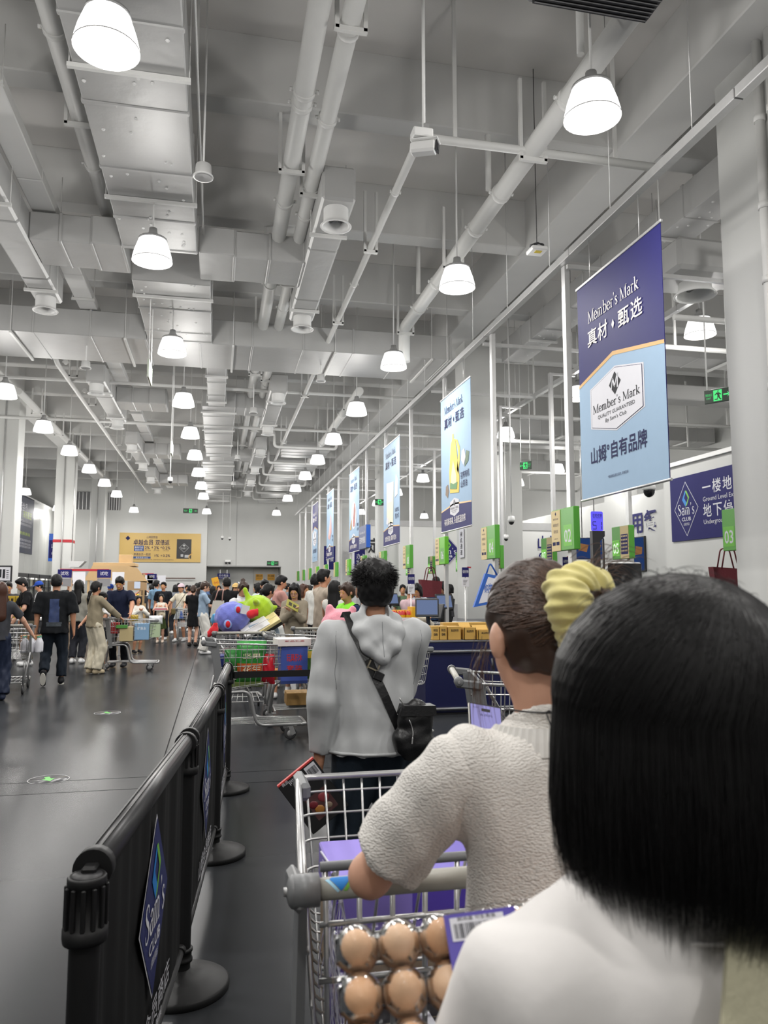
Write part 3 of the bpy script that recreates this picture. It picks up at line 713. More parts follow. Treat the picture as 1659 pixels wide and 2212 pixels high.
        part('lettering', b, P_INK, t)
        if kind == 2:
            put('bottle_print', [(.32, .27), (.62, .25), (.64, .36), (.58, .5), (.52, .64), (.46, .655), (.46, .69), (.41, .69), (.41, .655), (.36, .62), (.3, .42)], 2, mp_('oil yellow', 'cdb32c'))
            put('bottle_print', [(.6, .38), (.66, .48), (.66, .57), (.58, .63), (.52, .64), (.58, .58), (.61, .53), (.58, .46), (.56, .42)], 2, mp_('oil yellow', 'cdb32c'))
            put('bottle_label', [(.36, .3), (.54, .285), (.55, .37), (.44, .5), (.36, .38)], 3, mp_('label cream', 'd8d2a0'))
            put('bottle_label', [(.33, .3), (.55, .28), (.58, .33), (.45, .325), (.34, .345)], 4, mp_('label green', '3c7a3c'))
            put('flower_print', [(.7, .47), (.78, .42), (.84, .48), (.8, .54), (.72, .53)], 2, P_WHT); put('flower_print', [(.8, .41), (.92, .44), (.95, .5), (.86, .52)], 2, mp_('leaf print', '3a5a38'))
            put('flower_print', [(.16, .27), (.24, .24), (.28, .29), (.25, .34), (.18, .33)], 2, mp_('nut brown', '6a5238'))
        if kind == 3:
            put('pack_print', [(.22, .22), (.62, .2), (.66, .6), (.22, .62)], 2, mp_('tissue pack', 'cfcdb8')); put('pack_print', [(.3, .42), (.56, .415), (.56, .5), (.3, .505)], 3, P_WHT)
            put('flower_print', [(.72, .44), (.9, .46), (.92, .6), (.8, .66), (.74, .56)], 2, P_WHT); put('flower_print', [(.2, .22), (.3, .2), (.34, .25), (.24, .29)], 3, P_WHT)
        if kind == 4:
            put('dish_print', [(.5+.26*math.cos(a*PI/10), .45+.17*math.sin(a*PI/10)) for a in range(20)], 2, P_WHT)
            put('meat_print', [(.48, .31), (.58, .32), (.66, .5), (.62, .6), (.52, .59), (.44, .42)], 3, mp_('meat brown', '8a5148')); put('meat_print', [(.44, .31), (.58, .31), (.6, .4), (.44, .4)], 4, mp_('meat red', 'a8605a'))
            for q in range(3): put('wheat_print', [(.1+.05*q, .29), (.14+.05*q, .28), (.24+.03*q, .37+.02*q), (.2+.03*q, .38+.02*q)], 3, mp_('wheat', 'c99a42'))
        if kind == 5:
            put('meat_print', [(.25, .32), (.5, .27), (.75, .38), (.7, .6), (.6, .66), (.45, .5)], 2, mp_('pork pink', 'c99a9a')); put('meat_print', [(.3, .31), (.55, .36), (.6, .55), (.55, .6), (.4, .42)], 3, mp_('pork pale', 'd8b4b0'))
banner(7.66, 2.48, 'largest hanging banner, deep blue above light blue with white badge', 1)
banner(13.05, 2.52, 'light blue hanging banner showing a yellow oil bottle', 2)
banner(17.92, 2.54, 'light blue hanging banner showing a cream tissue pack', 3)
banner(22.85, 2.62, 'light blue hanging banner showing meat on a white dish', 4)
banner(27.75, 2.62, 'light blue hanging banner showing pink meat', 5)
banner(32.0, 2.66, 'farthest small hanging banner, dark blue over light blue', 6)
# ---- signs on walls
t = thing('exit_direction_sign', 'dark blue wall sign pointing to ground level exit', 'sign', (9.0, 13.82, 2.47))
part('board', MB().box(-.03, 0, -3.6, 0, 0, 1.27), P_NAVY, t)
q = (-.031, 0, 0)
diamond_logo(Vector(q)+EX*.52+EY*.62, EX, EY, EZ, .78, 1.08, t, P_WHT, P_NAVY, P_WHT, sub='山姆会员商店')
b = MB(); o = Vector((-.034, 0, 0))
for i, c in enumerate('一楼地面出口'): text(b, c, o+EX*(1.18+.3*i)+EY*.86, EX, EY, .2, .25, bold=.01)
for i, c in enumerate('地下停车场'): text(b, c, o+EX*(1.18+.3*i)+EY*.42, EX, EY, .2, .25, bold=.01)
text(b, 'Ground Level Exit', o+EX*1.06+EY*.7, EX, EY, .09, .95, 'l'); text(b, 'Underground Parking', o+EX*1.06+EY*.27, EX, EY, .09, 1.1, 'l')
part('lettering', b, P_WHT, t)
MAN = [[(-.02, .30), (.03, .34), (.08, .3), (.03, .26)], [(-.05, .24), (.08, .24), (.1, .1), (.0, .08), (-.02, .12)], [(.08, .23), (.2, .14), (.17, .11), (.07, .17)], [(-.05, .24), (-.16, .14), (-.12, .11), (-.02, .18)], [(.0, .1), (.1, .1), (.12, -.02), (.2, -.1), (.16, -.14), (.05, -.04)], [(0, .1), (.05, .06), (-.04, -.06), (-.16, -.06), (-.16, -.1), (-.0, -.11)]]
def exit_sign(loc, rz, w, h, label, arrow, rods=None):
    t = thing('exit_sign', label, 'exit sign', loc, rz)
    part('case', MB().box(-w/2, w/2, 0, .03, 0, h, .004), mat('exit case', '0d2b16', .4, var=0), t)
    g = emat('exit glow', '5df08a', 1.25); o = Vector((0, -.002, h/2)); ex, ey = Vector((1, 0, 0)), Vector((0, 0, 1))
    b = MB(); k = h*1.5
    flat(b, rect(-.3*h, .3*h, -.4*h, .4*h), o, ex, ey); part('lit_panel', b, g, t)
    b = MB()
    for p in MAN: flat(b, [(x*k*.9, (y-.1)*k) for x, y in p], o-Vector((0, .002, 0)), ex, ey)
    part('running_figure', b, mat('exit case', '0d2b16', .4), t)
    b = MB(); s = 1 if arrow == 'r' else -1
    if arrow:
        q = o+ex*s*w*.34
        flat(b, [(-.25*h, -.05*h), (.1*h, -.05*h), (.1*h, .05*h), (-.25*h, .05*h)][::1], q, ex*s, ey); flat(b, [(.02*h, .2*h), (.22*h, 0), (.02*h, -.2*h), (.12*h, 0)], q, ex*s, ey)
        text(b, '安全出口', o-ex*s*w*.33+ey*.02*h, ex, ey, .16*h, w*.24); text(b, 'EXIT', o-ex*s*w*.33-ey*.2*h, ex, ey, .13*h, w*.16)
    else:
        text(b, '安全出口', o-ex*w*.32-ey*.1*h, ex, ey, .24*h, w*.28); text(b, 'EXIT', o+ex*w*.32-ey*.1*h, ex, ey, .24*h, w*.22)
    part('lettering', b, g, t)
    if rods:
        b = MB()
        for s in (-1, 1): b.tube([(s*w*.4, .015, h), (s*w*.4, .015, rods-loc[2])], .01, 6)
        part('rod', b, M_WHITE, t)
exit_sign((6.62, 9.0, 4.05), math.radians(-55), .36, .19, 'green lit exit sign with arrow beside the tall column, above the blue wall sign', 'r', 7.8)
exit_sign((7.35, 17.4, 4.45), math.radians(-52), .32, .2, 'small green lit exit sign with arrow above the far lamps of the checkouts', 'l', 7.8)
exit_sign((-1.25, 36, 5.02), 0, .66, .22, 'green lit exit sign hung over the golden banner', 'r', 7.8)
exit_sign((2.95, 41.95, 2.84), 0, .62, .24, 'green lit exit sign on the far wall above the grey door', '')
exit_sign((5.2, 24.55, 4.3), 0, .3, .2, 'tiny green exit sign on a far column', '')
# ---- golden banner on the far wall
t = thing('wall_banner', 'golden wide banner on the far wall with black card picture', 'banner', (-4.92, 41.2, 2.95))
part('board', MB().box(0, 4.06, -.05, 0, 0, 1.5), mat('banner gold', 'c4a45e', .45, var=.14, vs=.5), t)
o = Vector((0, -.055, 0)); ex, ey = Vector((1, 0, 0)), Vector((0, 0, 1))
b = MB()
text(b, '山姆回馈金', o+ex*1.6+ey*1.23, ex, ey, .1, .55); text(b, '卓越会员', o+ex*1.17+ey*.9, ex, ey, .22, .98, bold=.012); text(b, '双倍返', o+ex*2.12+ey*.9, ex, ey, .22, .7, bold=.012)
for s_, x_, w_ in (('2%', 1.37, .24), ('+', 1.62, .07), ('2%', 1.83, .24), ('+', 2.06, .07), ('0.2%', 2.32, .4)): text(b, s_, o+ex*x_+ey*(.66 if s_ != '+' else .68), ex, ey, .16, w_, bold=.015)
for s_, x_, w_ in (('1%', 1.85, .2), ('+', 2.08, .07), ('0.2%', 2.34, .36)): text(b, s_, o+ex*x_+ey*.27, ex, ey, .13, w_, bold=.012)
text(b, '普通会员一起返', o+ex*1.13+ey*.34, ex, ey, .1, .85)
for x_ in (1.4, 1.82, 2.3): text(b, '山姆门店消费', o+ex*x_+ey*.57, ex, ey, .035, .3)
flat(b, [(.28, 1.22), (.4, 1.34), (.52, 1.22), (.4, 1.1)], o, ex, ey)
text(b, '活动细则以店内公示为准, 回馈金规则详见会员服务台', o+ex*1.7+ey*.1, ex, ey, .035, 2.0)
part('lettering', b, P_INK, t)
b = MB(); flat(b, rect(.72, 1.2, .55, .84), o, ex, ey); flat(b, rect(.7, 1.55, .17, .28), o, ex, ey); part('print_box', b, mat('box blue', '24457e', .5, var=0), t)
b = MB(); text(b, '最高月返', o-Vector((0, .004, 0))+ex*.96+ey*.71, ex, ey, .085, .4); text(b, '800元', o-Vector((0, .004, 0))+ex*.96+ey*.58, ex, ey, .085, .36); text(b, '最高月返100元', o-Vector((0, .004, 0))+ex*1.12+ey*.185, ex, ey, .07, .6); part('lettering', b, P_WHT, t)
part('card_print', MB().box(2.84, 3.58, -.06, -.052, .18, 1.2, .0), mat('card black', '1c1c1e', .4), t)
b = MB(); oo = o-Vector((0, .008, 0))
for k_ in range(4):
    a = [(3.21, .52), (3.46, .75), (3.21, .98), (2.96, .75)]; p, q = a[k_], a[(k_+1) % 4]; strokes(b, [([p, q], .012)], oo, ex, ey, 1)
serif(b, "Sam's", oo+ex*3.21+ey*.68, ex, ey, .12, .36); flat(b, rect(3.05, 3.18, .28, .42), oo, ex, ey); flat(b, rect(3.25, 3.48, .24, .38), oo, ex, ey); flat(b, [(3.13, .87), (3.21, .93), (3.29, .87), (3.21, .81)], oo, ex, ey)
part('lettering', b, mat('silver ink', 'a9a9a9', .4, var=0), t)
part('ribbon_print', strokes(MB(), [([(3.52, .18), (3.45, .26), (3.5, .36), (3.6, .45), (3.62, .52)], .05)], oo-Vector((0, .002, 0)), ex, ey, 1), P_GOLD, t)
# ---- far wall fittings
dr = struct('door_1', MB().box(1.98, 3.36, 43.14, 43.19, 0, 2.72, .01), mat('grey door', 'b8b4ac', .5))
for x_, s_ in ((2.3, '请勿入内'), (2.95, '员工通道')):
    t = thing('warning_sign', 'yellow warning sign on the grey door, %s' % ('the one toward the aisle' if x_ < 2.5 else 'the one toward the checkouts'), 'sign', (x_, 43.13, 2.05))
    part('board', MB().box(-.2, .2, -.012, 0, 0, .34), mat('sign amber', 'd59a1c', .5), t); b = MB(); text(b, s_, (0, -.015, .2), (1, 0, 0), (0, 0, 1), .09, .32, bold=.01); text(b, 'STAFF ONLY', (0, -.015, .08), (1, 0, 0), (0, 0, 1), .05, .3); part('lettering', b, P_BLK, t)
t = thing('caution_sign', 'yellow folding caution sign leaning by the back opening', 'sign', (-.02, 40.9, 1.35), 0)
part('board', MB().obox((0, 0, .4), (.96, 0, .25), (0, 1, 0), (-.25, 0, .96), (.36, .04, .85), .01), mat('caution yellow', 'e2a61a', .45), t); b = MB(); text(b, '小心', (0, -.024, .5), (.96, 0, .25), (-.25, 0, .96), .11, .26, bold=.02); text(b, '地滑', (.05, -.024, .26), (.96, 0, .25), (-.25, 0, .96), .11, .26, bold=.02); part('lettering', b, mat('red ink', 'b03018', .5), t)
part('hook_rail', MB().tube([(0, 0, .8), (0, .31, .8)], .012, 6), M_STEEL, t)
t = thing('blue_door_sign', 'dark blue sign board in the back opening', 'sign', (.35, 42.4, 2.1))
part('board', MB().box(-.33, .33, -.03, 0, 0, .3), P_NAVY, t); b = MB(); text(b, '后仓重地', (0, -.034, .15), (1, 0, 0), (0, 0, 1), .09, .5); text(b, 'Authorized only', (0, -.034, .05), (1, 0, 0), (0, 0, 1), .05, .5); part('lettering', b, P_WHT, t)
part('bracket', MB().box(-.2, -.17, -.02, .6, .3, .5).box(.17, .2, -.02, .6, .3, .5), M_STEEL, t)
t = thing('wall_spotlight', 'pair of small emergency lamps on the far wall', 'lamp', (.55, 41.97, 2.9))
for s in (-1, 1): part('head', MB().ellip((s*.09, -.06, .06), (.06, .07, .06), 10, 8), M_DARK, t)
part('case', MB().box(-.15, .15, -.06, .02, .1, .22, .01), M_WHITE, t)
t = thing('wall_rail', 'thin brown rail with price cards on the far wall', 'rail', (-3.4, 41.1, 2.12))
part('bar', MB().tube([(-.9, 0, 0), (2.3, 0, 0)], .025, 8).tube([(-.6, 0, 0), (-.6, .1, 0)], .015, 6).tube([(2, 0, 0), (2, .1, 0)], .015, 6), mat('rail brown', '6b5148', .5), t)
for x_ in (-.55, .55): part('price_card', MB().box(x_-.16, x_+.16, -.02, -.005, -.1, .04), P_NAVY, t); part('price_card', MB().box(x_-.15, x_+.15, -.02, -.005, -.34, -.12), mat('card grey', '77777a', .5), t)
# ---- posters toward the cold store
def zat(u, v): return at(u, v, X=-7.97)
p0, p1 = zat(42, 1115), zat(67, 1205)
t = thing('wall_poster', 'dark grey poster with green and white lettering on the cold store wall', 'poster', (-7.97, p0.y-1.2, 2.6))
L_ = p1.y-p0.y+1.2; part('board', MB().box(0, .03, 0, L_, .45, 2.85), mat('poster slate', '3a3f52', .5), t)
b = MB(); oo = (.032, 0, 0); exx = (0, 1, 0); text(b, '山姆会员', (0.032, L_*.42, 2.2), exx, EY, .3, L_*.5, bold=.01)
for k_, z_ in enumerate((1.75, 1.6, .95, .8, .68)): text(b, '会员专属优惠请到服务台咨询', (.032, L_*.55, z_), exx, EY, .08, L_*.7)
part('lettering', b, P_WHT, t); b = MB(); text(b, '冷冻直送', (.032, L_*.68, 1.95), exx, EY, .24, L_*.42, bold=.01); text(b, '新鲜美味', (.032, L_*.6, 1.2), exx, EY, .12, L_*.5); part('lettering', b, mat('lime ink', 'a8bf3c', .5, var=0), t)
pb = at(111, 1190, Y=35.5)
t = thing('wall_sign', 'bright blue narrow sign beside the red-banded column', 'sign', (pb.x, 35.5, 2.75)); part('board', MB().box(-.12, .5, 0, .05, 0, 1.2), mat('sign blue', '1d5cc0', .45), t); part('board', MB().box(-.1, .5, -.01, 0, .14, .92), P_NAVY, t); b = MB(); text(b, '收银', (.2, -.013, .55), ex, ey, .2, .4); text(b, '会员服务', (.2, -.013, .3), ex, ey, .1, .4); part('lettering', b, P_WHT, t); part('rod', MB().tube([(.1, .02, 1.2), (.1, .02, 5.04)], .01, 6), M_STEEL, t)
pf = at(0, 1240, Y=22.26)
t = thing('framed_notice', 'framed black and white floor plan on the tall column', 'frame', (pf.x-.02, 22.25, 1.72)); part('frame', MB().box(-.32, .32, 0, .04, 0, .44, .01), M_DARK, t); part('sheet', MB().box(-.28, .28, -.006, 0, .04, .4), P_WHT, t); b = MB()
for x_, a_, c_ in ((-.2, .1, .34), (-.1, .1, .22), (-.1, .25, .36), (0, .12, .34), (.09, .1, .34)): flat(b, rect(x_, x_+.06, a_, c_), (0, -.008, 0), ex, ey)
for k_ in range(5): flat(b, rect(.18, .24, .1+.05*k_, .115+.05*k_), (0, -.008, 0), ex, ey)
part('floor_plan', b, P_BLK, t)
# ---- cold cabinets with glass doors
gl_ = mat('cabinet glass', (.95, 1, 1), .05, var=0, trans=1, alpha=.35)
for i in range(8):
    y = 24.6+1.9*i
    t = thing('display_fridge', 'tall glass-door fridge along the cold store wall, %s from the poster' % ORD[i], 'fridge', (-7.9, y, 0), 0, 'glass-door fridges')
    part('carcass', MB().box(0, .1, 0, 1.8, 0, 2.15).box(.1, .72, 0, .05, 0, 2.15).box(.1, .72, 1.75, 1.8, 0, 2.15).box(.1, .72, .05, 1.75, 2.0, 2.15).box(.1, .72, .05, 1.75, 0, .18), mat('fridge dark', '23252b', .45), t)
    for k_ in range(4): part('shelf', MB().box(.12, .62, .06, 1.74, .45+.4*k_, .47+.4*k_), M_WHITE, t)
    part('lit_strip', MB().box(.63, .66, .06, 1.74, 1.93, 1.99), emat('fridge light', (1, .97, .9), 2.0), t)
    for k_ in range(2): part('glass_door', MB().box(.72, .735, .06+.85*k_, .88+.85*k_, .2, 1.98), gl_, t); part('door_frame', MB().box(.735, .76, .05+.85*k_, .09+.85*k_, .18, 2.0).box(.735, .76, .86+.85*k_, .9+.85*k_, .18, 2.0), mat('fridge dark', '23252b', .45), t)
    for k_ in range(4):
        for j in range(5): part('food_pack', MB().box(.2, .5, .1+.33*j, .38+.33*j, .47+.4*k_, .67+.03*((j*3+k_) % 4)+.4*k_, .01), mat('pack %d' % ((i+j+k_) % 5), ('c8d2c0', 'd8cfa6', '9fb7b0', 'e0dfd6', 'b59a86')[(i+j+k_) % 5], .5), t)
# ---- lettering of the service wall and food court
t = thing('club_wall_sign', 'large dark blue diamond sign on the wall beyond the lanes', 'sign', (5.0+5.0, 31.96, 2.6)); 
cpt = at(966, 1190, Y=31.96); t.location = (cpt.x, 31.96, cpt.z)
part('board', flat(MB(), [(0, -.66), (.62, 0), (0, .66), (-.62, 0)], (0, -.01, 0), ex, ey), P_NAVY, t)
diamond_logo((0, -.012, 0), ex, ey, Vector((0, -1, 0)), 1.2, 1.28, t, P_WHT, P_NAVY, P_WHT, sub='山姆会员商店')
def wall_text(u, v, s, h, w, lb, Y=None, m=None):
    Y = Y or (23.96 if u > 1000 else 31.96)
    c = at(u, v, Y=Y); t = thing('wall_lettering', lb, 'lettering', (c.x, Y, c.z)); b = MB(); text(b, s, (0, -.012, 0), ex, ey, h, w, bold=.015)
    part('lettering', b, m or P_NAVY, t); part('standoff', MB().box(-.02, .02, -.011, 0, 0, .02), M_STEEL, t)
wall_text(1096, 1188, '生活', .36, .85, 'large dark lettering on the service wall beside lane box 04'); wall_text(1090, 1212, 'Member', .24, 1.0, 'smaller dark Latin lettering on the service wall under the large characters')
wall_text(1186, 1184, '山姆', .36, .8, 'dark two-character lettering between the lane display and box seven'); wall_text(1186, 1208, 'Club', .24, .75, 'small dark Latin lettering on the service wall by lane box 07')
wall_text(822, 1192, '定制', .5, 1.1, 'dark lettering on the service wall above the man in the grey jacket', m=P_BLK)
wall_text(1250, 1165, "Sam's", .34, 1.0, 'dark Latin lettering beside the lit lane display')
t = thing('wall_notice', 'framed vertical notice on the side of the second column', 'notice', (5.19, 15.98, 2.2)); part('board', MB().box(-.02, 0, -.3, 0, 0, .62, .004), P_WHT, t); b = MB()
for k_, s_ in enumerate('闸机通道'): text(b, s_, (-.022, -.15, .46-.13*k_), EX, EY, .09, .14, bold=.01)
part('lettering', b, P_BLK, t)
for u_, v_, lb in ((770, 1205, 'white notice sheet on the service wall'),):
    c = at(u_, v_, Y=31.96); t = thing('wall_notice', lb, 'notice', (c.x, 31.95, c.z-.5)); part('board', MB().box(-.24, .24, -.02, 0, 0, 1.1, .005), P_WHT, t); b = MB(); 
    for k_, s_ in enumerate('闸机通道'): text(b, s_, (0, -.023, .8-.2*k_), ex, ey, .14, .18)
    part('lettering', b, P_BLK, t)
t = thing('dining_wall_sign', 'large dark characters on the food court wall by the column', 'lettering', (11.2, 18.9, 3.1)); b = MB(); text(b, '用餐', (-.02, -.4, 0), EX, EY, .45, 1.3, bold=.02); part('lettering', b, P_NAVY, t); part('standoff', MB().box(-.019, 0, -.6, -.56, 0, .02), M_STEEL, t)
for (y_, z_, w_, lb) in ((18.45, 2.0, .55, 'dark blue menu screen on the food court wall by the column'),):
    t = thing('menu_screen', lb, 'screen', (11.2, y_, z_)); part('case', MB().box(-.06, 0, 0, w_, 0, .95, .01), M_DARK, t); part('lit_picture', MB().box(-.064, -.06, .03, w_-.03, .03, .92), emat('menu blue', '2b4478', .8), t)
    b = MB(); text(b, '12.', (-.067, .28, .1), EX, EY, .14, .25); part('lettering', b, emat('menu white', 'e8e8f0', 1.0), t); b = MB(); flat(b, [(.0, .3), (.35, .32), (.38, .5), (.05, .55)], (-.067, .47, .15), EX, EY); part('dish_picture', b, emat('menu food', 'a87850', .7), t)
for i, (u_, lb) in enumerate(((1258, 'dark blue menu screen hung beyond the lanes'), (1285, 'dark blue menu screen beside the other, behind the lit display'))):
    c = at(u_, 1185, Y=19.5); t = thing('menu_screen', lb, 'screen', (c.x, 19.5, c.z)); part('case', MB().box(-.26, .26, -.05, .02, -.3, .3, .01), M_DARK, t); part('lit_picture', MB().box(-.24, .24, -.055, -.05, -.28, .28), emat('menu blue', '2b4478', .8), t); b = MB(); flat(b, [(-.15, -.05), (.1, -.1), (.16, .1), (-.08, .14)], (0, -.058, 0), ex, ey); part('dish_picture', b, emat('menu food', 'a87850', .7), t); part('rod', MB().tube([(0, 0, .3), (0, 0, 5.5)], .015, 6), M_STEEL, t)
# small hanging direction box between the banners
t = thing('hanging_sign', 'small dark blue hanging sign with a bright blue edge between two banners', 'sign', (3.88, 20.9, 2.62)); part('board', MB().box(-.04, .08, -1.05, 0, 0, .62), mat('sign slate', '4a5578', .45), t); part('edge', MB().box(-.035, .075, -1.07, -1.05, .01, .61), mat('sign blue', '1d5cc0', .45), t); b = MB(); text(b, 'No Purchase Exit', (-.043, -.52, .4), EX, EY, .08, .8); text(b, '无购物通道', (-.043, -.52, .16), EX, EY, .14, .85, bold=.01); part('lettering', b, P_WHT, t); part('rod', MB().tube([(.02, -.2, .62), (.02, -.2, 2.7)], .008, 5).tube([(.02, -.9, .62), (.02, -.9, 2.7)], .008, 5), M_STEEL, t)
for u_, v_, Y_, lb, nav in ((712, 1205, 29, 'dark blue vertical flag sign above the far lanes', 1), (779, 1213, 26, 'narrow dark blue flag sign over the far lanes', 1)):
    c = at(u_, v_, Y=Y_); t = thing('lane_flag', lb, 'sign', (c.x, Y_, c.z)); part('board', MB().box(-.22, .22, -.02, 0, -.45, .45), P_NAVY, t); b = MB(); text(b, '办卡', (0, -.024, .1), ex, ey, .15, .3); text(b, '客服', (0, -.024, -.12), ex, ey, .15, .3); part('lettering', b, P_WHT, t); part('pole', MB().tube([(0, .02, -c.z), (0, .02, .5)], .02, 6), M_STEEL, t)
# lit self-checkout display
c = at(1290, 1146, Y=7.3)
t = thing('lane_display', 'violet lit lane display 51 on a black stand', 'display', (c.x, 7.3, 0)); part('lit_panel', MB().box(-.068, .068, -.012, .012, c.z-.005, c.z+.2, .011), emat('display violet', '6a62ff', 1.15), t)
b = MB(); text(b, '自助收银', (0, -.014, c.z+.145), ex, ey, .026, .105, bold=.012); text(b, 'SELF CHECKOUT', (0, -.014, c.z+.128), ex, ey, .01, .1, bold=.02)
for x_ in (-.035,): strokes(b, [([(.02, .1), (-.02, .1), (-.02, .06)], .009), ([(-.02, .06), (.02, .06), (.02, .015), (-.02, .015)], .009)], (x_, -.014, c.z), ex, ey, .9)
strokes(b, [([(0, .1), (0, .06)], .009), ([(0, .052), (0, .012)], .009)], (.045, -.014, c.z), ex, ey, .9)
part('lettering', b, mat('digit dark', '141450', .4, var=0), t)
part('stand', MB().prism([(-.065, c.z-.005), (.075, c.z-.005), (.075, c.z-.06), (.02, c.z-.11), (.01, 0), (-.06, 0)], (0, -.02, 0), ex, ey, (0, 1, 0), .06), M_DARK, t)
t = thing('self_checkout', 'white-rimmed self checkout screen behind the two women', 'checkout', (c.x+.13, 7.0, 0)); cz = at(1312, 1214, Y=7.0).z
part('screen_rim', MB().box(-.2, .2, 0, .05, cz-.55, cz, .02), M_WHITE, t); part('screen_glass', MB().box(-.185, .185, -.004, 0, cz-.5, cz-.012), mat('screen dark', (.02, .02, .022), .08, var=0), t); part('pedestal', MB().box(-.16, .16, .01, .3, 0, cz-.5, .02), M_WHITE, t); part('camera_post', MB().box(-.24, -.225, -.02, 0, cz-.4, cz+.23), M_DARK, t)
